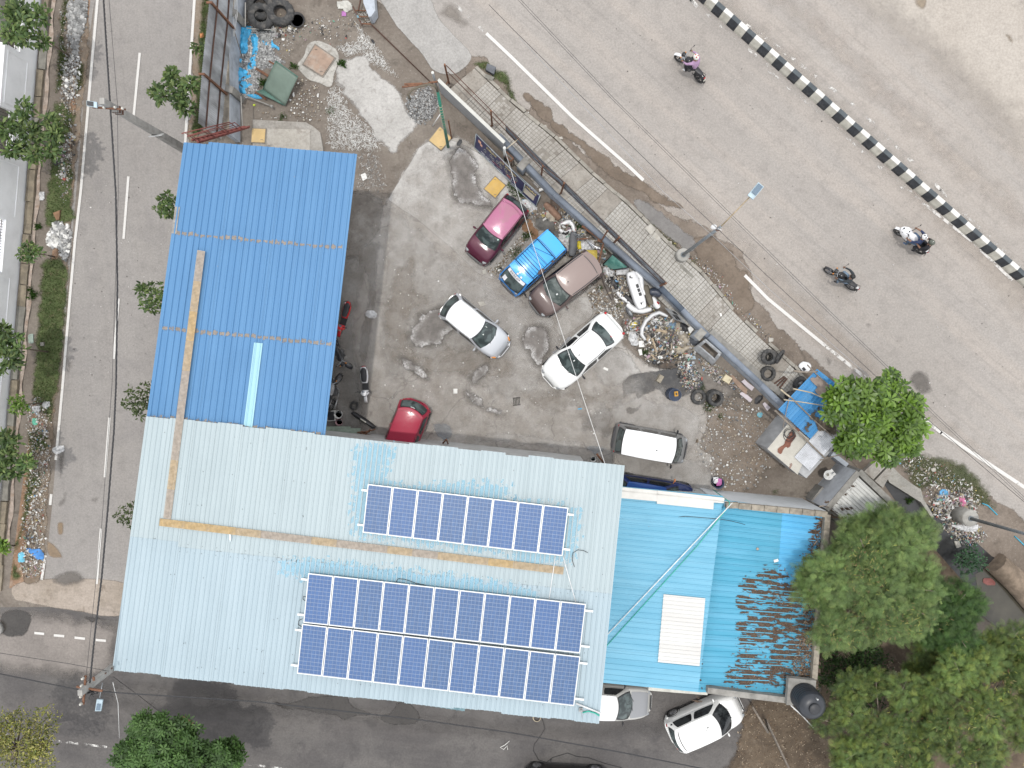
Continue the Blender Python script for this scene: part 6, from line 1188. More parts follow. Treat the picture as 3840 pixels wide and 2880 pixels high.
# 2 blue van with roof rack and lettering
omni=PAINTM('sky_blue_paint',(.05,.35,.74),.0,.35,.08,(.12,.33,.6)); omd=PAINTM('blue_side_paint',(.035,.21,.55),.0,.4,.1)
def omni_extra(c):
 t=c['t']; rk=M('rack_blue',(.012,.040,.10),.5,0,.2,5); zz=c['H']+.12
 x0,x1=-.80,.55; b=MB()
 for x in (x0,x1): b.tube([(x,-.62,zz-.11),(x,-.58,zz),(x,.58,zz),(x,.62,zz-.11)],.024,6)
 for y in (-.58,.58): b.tube([(x0,y,zz),(x1,y,zz)],.018,6)
 for i in range(6): x=x1-.13-.145*i; b.tube([(x,-.58,zz-.005),(x,.58,zz-.005)],.010,5)
 b.tube([(x0,.5,zz),(-.38,-.56,zz)],.010,5); b.obj('roof_rack',rk,t)
 b=MB(); b.ell((.08,.60,zz-.02),(.20,.09,.06)); b.ell((-.62,.62,zz-.04),(.07,.06,.05)); b.obj('rack_cloth',M('brown_cloth',(.09,.06,.055),.9),t)
 for x,y in ((.92,.18),(.80,-.02),(.92,-.05)): b=MB(); p=c['roof'](y/.55,.9); b.lathe([(.055,0),(.05,.02),(.02,.035),(.001,.04)],12,(x,y,c['H']-.005)); b.obj('white_cap',wm,t)
 wb_=M('banner_white',(.70,.70,.72),.4); c['pane'](c['front'],-.84,.84,.74,.97,.018,wb_,'windscreen_banner',.05,8,2)
 font={'B':[(0,0,.2,1),(0,0,.8,.18),(0,.41,.8,.59),(0,.82,.8,1),(.78,.1,1,.45),(.78,.55,1,.9)],'E':[(0,0,.22,1),(0,0,1,.18),(0,.41,.85,.59),(0,.82,1,1)],'S':[(0,0,1,.18),(0,.1,.22,.5),(0,.41,1,.59),(.78,.5,1,.9),(0,.82,1,1)],'C':[(0,0,1,.18),(0,0,.22,1),(0,.82,1,1)],'O':[(0,0,1,.18),(0,0,.22,1),(.78,0,1,1),(0,.82,1,1)],'M':[(0,0,.2,1),(.8,0,1,1),(.2,0,.42,.4),(.58,0,.8,.4),(.4,.25,.6,.65)]}
 b=MB(); wch=.125; s0=.60
 for i,ch in enumerate('BESCOM'):
  for a,e,d,g_ in font[ch]:
   q=[]
   for uu,vv in ((a,e),(d,e),(d,g_),(a,g_)):
    s=-s0+(i*wch*1.38)+uu*wch*1.0; v=.795+ (1-vv)*.125; p=c['front'](s,v); dn=(c['front'](s+.01,v)-p).cross(c['front'](s,v+.01)-p).normalized(); dn=dn if dn.x>0 else -dn; q.append(p+dn*.024)
   b.add(q,[(0,1,2,3)])
 b.obj('bescom_lettering',M('letter_black',(.03,.03,.045),.5),t)
 c['pane'](c['front'],-.72,-.42,.10,.40,.018,wb_,'paper_sticker',0,2,2)
l,h,L=put((1908,1072),(2086,905),.6); car('blue_van','bright blue van with a roof rack and a BESCOM windscreen banner','van',l,h,3.30,1.42,1.72,omd,omni,belt=1.0,hood=.92,cowl=1.05,hl=.14,ws=.60,rl=.05,rs=.16,wrf=.86,bow=.10,rbow=.05,round_f=.16,round_r=.06,bumper=M('grey_bumper',(.035,.037,.045),.6),glass_side=3,crown=.05,extras=(omni_extra,seam(.86),seam(.66),seam(.45),seam(.24),strips(omd,.93,.02)),mirmat=trim,sidew=(.25,.80))
# 3 brown hatchback
brn=PAINTM('brown_paint',(.115,.082,.076),.45,.36,.35,(.17,.145,.13)); brr=PAINTM('brown_roof_paint',(.215,.165,.150),.35,.32,.1,(.25,.21,.19))
l,h,L=put((2012,1150),(2222,988)); car('brown_car','dusty brown hatchback with a rear spoiler nosed into the yard','car',l,h,3.60,1.60,1.50,brn,brr,hl=.98,ws=.72,rl=.06,rs=.26,wrf=.80,hood=.92,cowl=1.0,bow=.22,round_f=.40,bumper=trim,extras=(spoiler(brr,.26),strips(trim,.93,.03),antenna(.80,.0,.02,0),sticker(.2,.55,.05,.05,M('sticker_white',(.7,.72,.7),.4))),wsmat=GLASSM('dusty_glass',(.06,.075,.07),(.13,.15,.14),.25))
# 4 silver hatchback
sil=PAINTM('silver_paint',(.44,.455,.48),.35,.33,.08,(.4,.39,.38)); silr=PAINTM('silver_roof_glare',(.74,.75,.76),.1,.30,.05)  # roof coloured near white for the sun glare on it
l,h,L=put((1889,1313),(1678,1141)); car('silver_hatchback','silver hatchback with a white looking roof and orange indicators','car',l,h,3.52,1.50,1.50,sil,silr,hl=.90,ws=.70,rl=.10,rs=.40,wrf=.76,hood=.92,cowl=1.02,bow=.22,rbow=.14,round_f=.36,lamps='orange',extras=(strips(trim,.965,.012),sticker(.55,.80,.02,.05,M('sticker_pale',(.7,.75,.7),.4)),sticker(-.05,.72,.045,.03,MATS['sticker_pale'])))
# 5 white saloon
wht=PAINTM('white_paint',(.76,.765,.75),.0,.30,.08,(.55,.52,.47)); gstrip=M('roof_gutter',(.10,.10,.105),.5)
def plastic(c):
 t=c['t']; b=MB()
 def f(u,v): x=-.05+1.10*u; y=-c['hw'](x)-.02-.10*math.sin(v*2.6+u*4)*v-.05*v; z=1.08-.72*v; return (x,y+.012*math.sin(u*31+v*17),z+.03*math.sin(u*23))
 b.grid(f,14,8); b.obj('plastic_sheet',M('milky_plastic',(.40,.40,.41),.25,0,.2,6,.6),t)
l,h,L=put((2058,1430),(2306,1209)); car('white_sedan','large white saloon car with grey plastic taped over its front door','car',l,h,4.22,1.68,1.40,wht,wht,belt=.90,hood=.84,cowl=.95,hl=1.12,ws=.72,rl=.62,rs=.62,deck=.97,wrf=.70,bow=.20,rbow=.14,round_f=.36,round_r=.26,mirmat=trim,extras=(strips(gstrip,.95,.028),antenna(.88,-.05,.32,.28),plastic,sticker(.45,.22,.05,.04,redl,'brake_lamp','rear'),sticker(.03,.78,.035,.05,MATS['sticker_white']),sticker(-.55,.75,.03,.03,MATS['sticker_white'])))
# 6 red hatchback half under the roof (we see its tail)
redp=PAINTM('red_paint',(.30,.014,.042),.3,.3,.05,(.2,.05,.05)); rear_c=P(1563,1508,.6); hd=math.atan2(-780,-310)
l=(rear_c.x+math.cos(hd)*1.80,rear_c.y+math.sin(hd)*1.80,.012)
def chrome_bar(c): 
 b=MB(); xx=-c['hx']+.02; b.tube([(xx+.06*abs(s)**2,s*.52,.86) for s in (-1,-.6,-.2,.2,.6,1)],.018,6); b.ell((xx-.01,0,.87),(.03,.05,.05)); b.obj('chrome_strip',chrome,c['t'])
car('red_hatchback','shiny red hatchback half hidden under the edge of the pale roof','car',l,hd,3.60,1.62,1.52,redp,redp,hl=.9,ws=.7,rl=.14,rs=.34,wrf=.76,rbow=.22,round_r=.34,extras=(strips(trim,.965,.012),antenna(.12,0,.25,-.15),seam(.09,M('red_seam',(.08,.01,.015),.5)),chrome_bar,sticker(0,.88,.16,.035,MATS['sticker_white'],'brake_lamp','rear')))
# 7 grey van with a white roof
gry=PAINTM('grey_paint',(.20,.20,.198),.4,.38,.3,(.25,.235,.22)); whr=PAINTM('van_roof_white',(.74,.745,.745),.0,.30,.12,(.58,.57,.56))
l,h,L=put((2568,1690),(2312,1643),.8); car('grey_van','grey minivan with a bright white roof parked on the apron','van',l,h,3.46,1.47,1.84,gry,whr,belt=1.04,hood=.90,cowl=1.05,hl=.42,ws=.42,rl=.05,rs=.22,wrf=.80,bow=.14,rbow=.05,round_f=.22,round_r=.10,bumper=M('dark_bumper',(.06,.06,.065),.6),glass_side=3,crown=.05,extras=(antenna(.65,-.2,.02,0),seam(.30,M('roof_line',(.5,.5,.5),.5)),seam(.62,MATS['roof_line'])),mirmat=trim,sidew=(.22,.82))
# 8 navy car mostly under the cream capping
nav=PAINTM('navy_paint',(.010,.022,.095),.4,.28,.1,(.06,.06,.08)); fr_=P(2606,1850,.6); hd=math.atan2(-.16,1); l=(fr_.x-math.cos(hd)*1.95+math.sin(hd)*.42,fr_.y-math.sin(hd)*1.95-math.cos(hd)*.42,.012)
car('navy_car','dark navy hatchback mostly hidden under the low blue roof','car',l,hd,3.9,1.66,1.50,nav,PAINTM('navy_roof',(.02,.075,.27),.4,.25,.05),hl=.92,ws=.7,rl=.1,rs=.4,wrf=.74,hood=.9,mirmat=M('orange_mirror',(.42,.15,.05),.4),round_f=.36)
# 9 silver saloon under the lower roof edge
slv=PAINTM('pale_gold_paint',(.46,.455,.43),.35,.34,.1,(.4,.38,.33)); slr=PAINTM('dull_bonnet',(.25,.255,.265),.4,.4,.2,(.32,.31,.3)); fr_=P(2440,2634,.6); hd=R(-3); l=(fr_.x-math.cos(hd)*2.15,fr_.y-math.sin(hd)*2.15,.012)
def bonn(c): b=MB(); b.grid(lambda u,v: c['top'](c['hx']-.16-(.88*u),(2*v-1)*.80)+Vector((0,0,.013)),8,8,flip=True); o=b.obj('bonnet_panel',slr,c['t'])
car('silver_sedan','silver saloon with a dull grey bonnet emerging from under the solar roof','car',l,hd,4.3,1.66,1.44,slv,PAINTM('silver_roof_glare2',(.66,.66,.66),.2,.3,.05),hl=1.12,ws=.72,rl=.6,rs=.6,deck=.97,wrf=.72,bow=.22,round_f=.34,extras=(bonn,),mirmat=trim,group='cars parked below the sheds')
# 10 white hatchback at the lower right
wh2=PAINTM('pearl_white',(.74,.74,.72),.05,.28,.06,(.5,.48,.44)); c_=P(2646,2700,.7); hd=math.atan2(.42,.907)
def wheelmark(c):
 b=MB(); p=c['roof'](.9,.1); q=c['side'](.0,.35,1); b.lathe([(.001,0),(.05,.004)],10,q+Vector((.08,.02,.0)),rot=Matrix.Rotation(R(-80),3,'X')); b.obj('fuel_badge',trim,c['t'])
car('white_hatchback','white hatchback with tinted windows parked askew below the old shed','car',(c_.x,c_.y,.012),hd,3.75,1.66,1.54,wh2,wh2,belt=.97,hood=.94,cowl=1.05,hl=.92,ws=.66,rl=.10,rs=.26,wrf=.76,bow=.26,rbow=.12,round_f=.42,round_r=.28,extras=(spoiler(wh2,.12),antenna(.75,.2,.28,-.2),wheelmark),rim=rim_m,wsmat=glass_d,wheel_r=.31,group='cars parked below the sheds')
# 11 dark car at the bottom edge
c_=P(2120,2922,.5); car('dark_car','dark car at the bottom edge with an alloy wheel showing','car',(c_.x,c_.y-.28,.012),R(177),4.1,1.7,1.5,PAINTM('black_paint',(.012,.012,.013),.2,.25,.1),hl=1.0,ws=.7,rl=.2,rs=.4,wrf=.74,rim=rim_m,wheel_r=.32,group='cars parked below the sheds')

# ================================================================ TWO-WHEELERS AND RIDERS
XR=Matrix.Rotation(R(90),3,'X')
def wheel(t,x,r,w_,spokes,y=0,steer=0,alloy=None):
 m=Matrix.Rotation(steer,3,'Z')@XR; b=MB(); b.torus((x,y,r),r-w_*.5,w_*.5,m,26,8,flat=1.05); o=b.obj('wheel',rubber,t); b=MB(); b.torus((x,y,r),r-w_*1.15,.014,m,26,6)
 for k in range(spokes): a=2*math.pi*k/spokes; b.tube([Vector((x,y,r)),Vector((x,y,r))+m@Vector(((r-w_)*math.cos(a),(r-w_)*math.sin(a),0))],.012 if spokes<8 else .004,5)
 b.lathe([(.035,-.045),(.05,-.02),(.05,.02),(.035,.045)],12,(x,y,r),rot=m); b.obj('rim',alloy or rim_m,o)
def shell(b,secs,n=12,mi=0):
 """closed body through cross sections (x, half width, z low, z high)"""
 V=[]
 for x,w_,z0,z1 in secs:
  for j in range(n): a=2*math.pi*j/n; c,s=math.cos(a),math.sin(a); V.append((x,w_*math.copysign(abs(c)**.75,c),(z0+z1)/2+(z1-z0)/2*math.copysign(abs(s)**.75,s)))
 k=len(secs); F=[(i*n+j,i*n+(j+1)%n,(i+1)*n+(j+1)%n,(i+1)*n+j) for i in range(k-1) for j in range(n)]+[tuple(range(n)),tuple((k-1)*n+j for j in reversed(range(n)))]
 b.add(V,F,True,mi); return b
seat_m=M('black_seat',(.028,.028,.03),.42,0,.15,6,spec=.4); eng=M('engine_grey',(.11,.11,.112),.5,.5,.25,9); exh=M('exhaust',(.42,.42,.42),.3,.7,.2,5); mirr=M('mirror_black',(.02,.02,.022),.35)
def pose(t,lean): t.rotation_euler=(lean,0,t.rotation_euler[2])
def motorcycle(name,label,loc,head,body,fender,lean=0,steer=0,group=None,alloy=None,spokes=14,sport=False,panel=None,tail=None,guards=True):
 t=thing(name,label,'motorcycle',loc,head,group); r=.30; wb=.64
 wheel(t,-wb,r,.105,spokes,alloy=alloy); wheel(t,wb,r,.09 if not sport else .11,spokes,steer=steer,alloy=alloy)
 b=MB(); b.tube([(.42,0,.86),(.12,0,.72),(-.30,0,.70),(-.62,0,.78)],.022,6); b.tube([(.42,0,.84),(.28,0,.40),(-.15,0,.34),(-.28,0,.60)],.022,6)
 for y in (.09,-.09): b.tube([(-.25,y,.42),(-wb,y,r)],.018,6); b.tube([(-.48,y,.70),(-wb,y,r)],.022,6)
 b.obj('frame',trim,t); b=MB()
 for y in (.085,-.085): b.tube([(wb,y,r),(.50,y*.9,.62),(.42,y*.8,.92)],.022,8)
 b.obj('fork',galv,t)
 b=MB(); b.box((.06,0,.42),(.34,.22,.26)); b.lathe([(.10,-.13),(.12,-.08),(.12,.08),(.10,.13)],14,(-.04,0,.36),rot=XR); 
 for k in range(5): b.box((.16,0,.50+.025*k),(.16,.20,.010))
 b.obj('engine',eng,t)
 b=MB(); b.tube([(.20,-.10,.42),(.16,-.13,.24),(-.10,-.15,.22),(-.34,-.17,.26)],.022,8); b.tube([(-.30,-.17,.26),(-.78,-.19,.38)],[.035,.052],10); b.obj('exhaust',exh,t)
 b=MB(); shell(b,[(.40,.07,.78,.90),(.32,.13,.76,.97),(.16,.155,.74,.995),(.0,.14,.74,.96),(-.14,.10,.74,.87)],14); b.obj('fuel_tank',body,t)
 b=MB(); shell(b,[(.02,.07,.77,.84),(-.08,.11,.77,.86),(-.25,.135,.75,.84),(-.45,.12,.77,.855),(-.66,.09,.79,.875),(-.70,.05,.81,.86)],12); b.obj('seat',seat_m,t)
 b=MB(); shell(b,[(-.35,.11,.62,.77),(-.60,.10,.66,.79),(-.78,.07,.72,.82),(-.84,.04,.75,.81)],10); b.obj('tail_cowl',panel or body,t)
 b=MB(); b.ell((-.86,0,.76),(.035,.06,.04)); b.obj('tail_light',redl,t)
 def arc(x,rr,a0,a1,w_,mat,nm,st=0):
  bb=MB(); m=Matrix.Rotation(st,3,'Z'); bb.grid(lambda u,v: Vector((x,0,r))+m@Vector((rr*math.cos(a0+(a1-a0)*u),(v-.5)*w_,rr*math.sin(a0+(a1-a0)*u)-.025*abs(2*v-1)**2)),12,4); bb.obj(nm,mat,t)
 arc(wb,r+.055,R(25),R(150),.13,fender,'front_mudguard',steer); arc(-wb,r+.06,R(30),R(185),.15,trim,'rear_mudguard')
 b=MB(); hs=[(.36,.34,1.03),(.42,.20,1.06),(.46,.05,1.00),(.46,-.05,1.00),(.42,-.20,1.06),(.36,-.34,1.03)]; m=Matrix.Rotation(steer,3,'Z'); c0=Vector((.44,0,0)); hs=[c0+m@(Vector(p)-c0) for p in hs]; b.tube(hs,.014,8); b.obj('handlebar',galv if not sport else trim,t)
 b=MB(); 
 for p,q in ((hs[0],hs[1]),(hs[5],hs[4])): b.tube([p,p+(Vector(q)-Vector(p))*.75],.021,8)
 b.obj('grips',rubber,t)['kind']='stuff'
 for sg in (0,5):
  b=MB(); p=Vector(hs[sg]); y=.09 if sg==0 else -.09; b.tube([p+Vector((.03,-y*.6,0)),p+Vector((.05,y*.3,.14)),p+Vector((.02,y,.19))],.008,6); b.ell(p+Vector((.02,y*1.4,.20)),(.02,.055,.04)); b.obj('mirror',mirr,t)
 if sport:
  b=MB(); shell(b,[(.86,.03,.74,.84),(.80,.13,.66,.90),(.66,.21,.58,1.02),(.48,.24,.52,1.06),(.30,.22,.46,.92),(.14,.19,.42,.72)],14); b.obj('fairing',body,t); b=MB(); b.grid(lambda u,v: Vector((.80-.30*u,(2*v-1)*(.09+.07*u),.925+.14*u-.06*(2*v-1)**2)),5,6); b.obj('windshield',glass_d,t)
  b=MB(); 
  for sg in (1,-1): b.add([(.74,sg*.17,.90),(.50,sg*.12,1.075),(.36,sg*.15,1.02),(.60,sg*.21,.90)],[(0,1,2,3)])
  b.obj('decal',M('decal_black',(.03,.03,.035),.4),t)['kind']='stuff'
 else:
  b=MB(); shell(b,[(.66,.03,.86,.96),(.63,.095,.82,1.0),(.54,.10,.82,1.02),(.46,.06,.90,1.0)],12); b.obj('headlamp_cowl',fender if sport else trim,t); b=MB(); b.ell((.645,0,.90),(.03,.075,.07)); b.obj('headlight',lampglass,t)
  for y in (.16,-.16): b=MB(); b.ell((.58,y,.86),(.04,.03,.03)); b.tube([(.55,y*.5,.86),(.58,y,.86)],.008,5); b.obj('indicator',orl,t)
 b=MB()
 for y in (.16,-.16): b.tube([(.0,y*.6,.30),(.0,y*1.5,.30)],.014,6); b.tube([(-.32,y*.6,.36),(-.34,y*1.2,.37)],.012,6)
 b.tube([(-.62,.10,.80),(-.80,.11,.86),(-.84,0,.87),(-.80,-.11,.86),(-.62,-.10,.80)],.012,6); b.obj('grab_rail_and_pegs',trim,t)['kind']='stuff'
 b=MB(); b.add([(-.90,-.075,.66),(-.90,.075,.66),(-.94,.075,.56),(-.94,-.075,.56)],[(0,1,2,3)]); b.obj('number_plate',plate,t)
 pose(t,lean); return t
def scooter(name,label,loc,head,body,lean=0,steer=0,group=None):
 t=thing(name,label,'scooter',loc,head,group); r=.22
 wheel(t,-.58,r,.10,5); wheel(t,.64,r,.09,5,steer=steer)
 b=MB(); shell(b,[(-.84,.05,.60,.70),(-.78,.13,.50,.74),(-.60,.185,.40,.76),(-.36,.19,.34,.74),(-.12,.16,.30,.66),(-.04,.12,.30,.52)],14); b.obj('rear_body',body,t)
 b=MB(); shell(b,[(-.10,.08,.66,.74),(-.18,.125,.66,.77),(-.38,.15,.68,.78),(-.58,.145,.70,.80),(-.74,.10,.72,.81),(-.78,.05,.74,.79)],12); b.obj('seat',seat_m,t)
 b=MB(); b.box((.10,0,.27),(.52,.30,.05)); b.obj('floorboard',trim,t)
 b=MB(); shell(b,[(.30,.14,.30,.50),(.36,.19,.30,.72),(.44,.21,.34,.86),(.52,.14,.40,.84),(.58,.06,.52,.74)],14); b.obj('front_apron',body,t)
 b=MB(); shell(b,[(.30,.07,.90,1.0),(.38,.14,.86,1.03),(.46,.13,.86,1.02),(.54,.06,.88,.98)],12); b.obj('handle_cowl',body,t); b=MB(); b.box((.34,0,1.02),(.10,.14,.02)); b.obj('dashboard',M('dash',(.12,.14,.17),.2),t)
 b=MB(); b.tube([(.30,.33,1.0),(.38,.15,.98),(.40,0,.97),(.38,-.15,.98),(.30,-.33,1.0)],.016,8); b.obj('handlebar',trim,t)
 for sg in (1,-1): b=MB(); b.tube([(.34,sg*.24,1.0),(.36,sg*.30,1.16)],.008,6); b.ell((.36,sg*.34,1.18),(.02,.06,.04)); b.obj('mirror',mirr,t)
 b=MB(); b.grid(lambda u,v: Vector((.64+(r+.06)*math.cos(R(20)+R(140)*u),(v-.5)*.15,r+(r+.06)*math.sin(R(20)+R(140)*u)-.02*abs(2*v-1)**2)),10,4); b.obj('front_mudguard',body,t)
 b=MB(); b.ell((-.83,0,.66),(.045,.10,.05)); b.obj('tail_light',redl,t); b=MB(); b.ell((.56,0,.80),(.035,.09,.06)); b.obj('headlight',lampglass,t)
 b=MB(); b.tube([(-.50,.13,.80),(-.80,.15,.84),(-.88,0,.85),(-.80,-.15,.84),(-.50,-.13,.80)],.014,6); b.obj('grab_rail',trim,t); b=MB(); b.tube([(-.2,-.17,.26),(-.78,-.19,.32)],[.04,.055],10); b.obj('exhaust',exh,t)
 pose(t,lean); return t
# ---- riders: one skinned surface, coloured by the nearest limb
SKINM=M('skin_brown',(.23,.125,.08),.6,0,.08,8)
def person(label,loc,head,lean,cloth,pts=None,helmet=None,hair=False,group='riders on the main road',dx=0,dz=0,pillion=False,turn=0):
 """cloth: materials for shirt, sleeve end (None = bare forearm), trousers, shoes"""
 J=dict(pel=(-.22,0,.90),bel=(-.18,0,1.05),che=(-.08,0,1.24),nek=(-.02,0,1.42),jaw=(.03,0,1.52),cra=(.02,0,1.63),nos=(.13,0,1.545))
 for s,sg in (('l',1),('r',-1)):
  J.update({'sh'+s:(-.06,sg*.19,1.36),'el'+s:(.14,sg*.33,1.16),'wr'+s:(.33,sg*.32,1.08),'ha'+s:(.38,sg*.31,1.07),'hi'+s:(-.20,sg*.11,.88),'kn'+s:(.22,sg*.23,.80),'an'+s:(.02,sg*.22,.40),'to'+s:(.19,sg*.24,.34)})
 if pillion:
  for s,sg in (('l',1),('r',-1)): J.update({'el'+s:(.02,sg*.30,1.10),'wr'+s:(.24,sg*.22,1.02),'ha'+s:(.30,sg*.19,1.01),'kn'+s:(.20,sg*.25,.74),'an'+s:(-.05,sg*.25,.42),'to'+s:(.10,sg*.28,.36)})
 if pts: J.update(pts)
 Rd=dict(pel=.135,bel=.13,che=.155,nek=.055,jaw=.075,cra=.10,nos=.018,sh=.085,el=.05,wr=.036,ha=.042,hi=.115,kn=.07,an=.048,to=.042)
 E=[('pel','bel'),('bel','che'),('che','nek'),('nek','jaw'),('jaw','cra'),('jaw','nos')]
 for s in 'lr': E+=[('che','sh'+s),('sh'+s,'el'+s),('el'+s,'wr'+s),('wr'+s,'ha'+s),('pel','hi'+s),('hi'+s,'kn'+s),('kn'+s,'an'+s),('an'+s,'to'+s)]
 names=list(J); V=[Vector(J[k])+Vector((dx,0,dz)) for k in names]; EE=[(names.index(a),names.index(b_)) for a,b_ in E]; rad=[Rd.get(k,Rd.get(k[:2],.05)) for k in names]; seglab=[]
 for a,b_ in E: seglab.append('head' if b_ in('jaw','cra','nos') else 'torso' if b_ in('bel','che') or b_[:2] in('sh',) else 'neck' if b_=='nek' else 'upper' if b_[:2]=='el' else 'fore' if b_[:2]=='wr' else 'hand' if b_[:2]=='ha' else 'leg' if b_[:2] in('hi','kn','an') else 'foot')
 roots=[0]
 for s,sg in (('l',1),('r',-1)):      # four fingers and a thumb closed round the grip
  h=V[names.index('ha'+s)]
  for k in range(5):
   y=sg*(-.033+.022*k) if k<4 else sg*-.03; L_=(.9,1,.95,.75,.7)[k]
   ch=[h+Vector((.008,y*.8,.0)),h+Vector((.050*L_,y,-.004)),h+Vector((.060*L_,y,-.040)),h+Vector((.030*L_,y,-.056))] if k<4 else [h+Vector((-.01,y*.6,-.01)),h+Vector((.0,y*1.6,-.035)),h+Vector((.022,y*1.3,-.055))]
   i0=len(V); V+=ch; rad+=[.011]+[.0095]*(len(ch)-1); EE+=[(i0+i,i0+i+1) for i in range(len(ch)-1)]; seglab+=['hand']*(len(ch)-1); roots.append(i0)
 me=bpy.data.meshes.new('tmp'); me.from_pydata(V,EE,[]); o=bpy.data.objects.new('tmp',me); COL.objects.link(o); md=o.modifiers.new('s','SKIN'); md.use_smooth_shade=True
 for i,v in enumerate(me.skin_vertices[0].data): v.radius=(rad[i],rad[i]); v.use_root=i in roots
 for k,(a,c) in (('che',(.12,.19)),('bel',(.11,.15)),('pel',(.125,.16))):
  pass
 o.modifiers.new('u','SUBSURF').levels=2; dg=bpy.context.evaluated_depsgraph_get(); dg.update(); me2=bpy.data.meshes.new_from_object(o.evaluated_get(dg)); bpy.data.objects.remove(o)
 mats=[cloth[0],cloth[1] or SKINM,SKINM,cloth[2],cloth[3]]; me2.materials.clear(); [me2.materials.append(m) for m in mats]; idx={'torso':0,'neck':2,'head':2,'upper':0,'fore':1,'hand':2,'leg':3,'foot':4}
 A0=np.array([V[a] for a,_ in EE]); B0=np.array([V[b_] for _,b_ in EE]); ra=np.array([(rad[a]+rad[b_])/2 for a,b_ in EE])
 for p in me2.polygons:
  c=np.array(p.center); e=B0-A0; tt=np.clip(((c-A0)*e).sum(1)/np.maximum((e*e).sum(1),1e-9),0,1); d=np.linalg.norm(c-A0-e*tt[:,None],axis=1)/ra; p.material_index=idx[seglab[int(d.argmin())]]; p.use_smooth=True
 ob=bpy.data.objects.new('person',me2); COL.objects.link(ob); ob.location=loc; ob.rotation_euler=(lean,0,head); tag(ob,label,'person',group)
 hc=Vector(J['cra'])+Vector((dx,0,dz)); hm=Matrix.Rotation(turn,3,'Z')
 if helmet:
  m1,m2=helmet; b=MB(); b.ell(hc+Vector((-.005,0,.0)),(.150,.130,.140),18,12); hl=b.obj('helmet',m1,ob); b=MB(); b.grid(lambda u,v: hc+hm@Vector((.152*math.cos(R(-62)+R(124)*u)*math.cos(R(-28)+R(40)*v),.134*math.sin(R(-62)+R(124)*u)*math.cos(R(-28)+R(40)*v),.142*math.sin(R(-28)+R(40)*v)-.005)),10,5); b.obj('visor',glass_d,hl)
  if m2: b=MB(); [b.grid(lambda u,v,k=k: hc+Vector((.152*math.cos(R(-25)+R(50)*v+k)*math.cos(R(48)+R(34)*u),.132*math.sin(R(-25)+R(50)*v+k)*math.cos(R(48)+R(34)*u),.1425*math.sin(R(48)+R(34)*u))),4,5) for k in (0,2.2,4.1)]; b.obj('helmet_stripes',m2,hl)['kind']='stuff'
 if hair: b=MB(); b.ell(hc+Vector((-.018,0,.022)),(.122,.112,.105),16,10); b.obj('hair',M('black_hair',(.012,.011,.011),.6,0,.3,20),ob); b=MB(); [b.ell(Vector(J['jaw'])+Vector((dx+.0,sg*.078,dz+.03)),(.02,.012,.03),8,6) for sg in(1,-1)]; b.obj('ears',SKINM,ob)['kind']='stuff'
 eyes=MB(); [eyes.ell(Vector(J['jaw'])+Vector((dx+.078,sg*.03,dz+.055)),(.012,.012,.009),8,6) for sg in(1,-1)]; eyes.obj('eyes',trim,ob)['kind']='stuff'
 return ob
def spot(f,r): 
 a,c=P(*f,.3),P(*r,.3); d=a-c; m=(a+c)/2; return (m.x,m.y,.012),math.atan2(d.y,d.x)
blackp=PAINTM('bike_black',(.014,.014,.017),.2,.25,.15); whitep=PAINTM('bike_white',(.72,.72,.73),0,.3,.06); redb=PAINTM('scooter_red',(.46,.018,.022),.1,.3,.05); silverb=PAINTM('bike_silver',(.34,.34,.345),.4,.35,.15)
cl=lambda n,c: M(n,c,.9,0,.15,9,.5)
l,h=spot((2542,214),(2626,300)); motorcycle('motorcycle','black motorcycle with a white front mudguard at the top of the road',l,h,blackp,whitep,steer=.25,group='motorcycles on the main road',alloy=trim,spokes=5); person('person in a lavender shirt and white helmet riding the black motorcycle',l,h,0,(cl('lavender',(.36,.235,.36)),cl('lavender',(0,0,0)),cl('black_trousers',(.02,.02,.024)),cl('white_shoe',(.62,.62,.62))),helmet=(M('helmet_white',(.70,.68,.62),.3,coat=.5),M('helmet_red',(.42,.06,.05),.3)),turn=.4)
l,h=spot((3364,866),(3452,944)); motorcycle('motorcycle','white sports motorcycle carrying two people near the median',l,h,whitep,whitep,group='motorcycles on the main road',alloy=trim,spokes=5,sport=True,panel=whitep); person('person in a navy shirt and white helmet steering the white sports motorcycle',l,h,0,(cl('navy_shirt',(.022,.035,.085)),None,cl('blue_jeans',(.06,.10,.16)),cl('blue_shoe',(.10,.14,.22))),helmet=(M('helmet_pure_white',(.74,.74,.74),.25,coat=.5),M('helmet_black',(.03,.03,.03),.3))); person('person in black with an olive helmet riding pillion on the white motorcycle',l,h,0,(cl('black_shirt',(.016,.016,.02)),None,cl('black_trousers',(0,0,0)),cl('dark_shoe',(.03,.03,.035))),helmet=(M('helmet_olive',(.075,.085,.065),.35,coat=.4),None),dx=-.40,dz=.06,pillion=True)
l,h=spot((3100,1012),(3197,1082)); motorcycle('motorcycle','black motorcycle with a shiny tail rack on the near side of the road',l,h,blackp,blackp,group='motorcycles on the main road',spokes=12,panel=PAINTM('chrome_panel',(.5,.5,.5),.8,.25,0)); person('person with black hair in a dark jacket and pale jeans on a motorcycle',l,h,0,(cl('slate_jacket',(.030,.036,.042)),cl('slate_jacket',(0,0,0)),cl('pale_jeans',(.16,.22,.29)),cl('dark_shoe',(0,0,0))),hair=True)
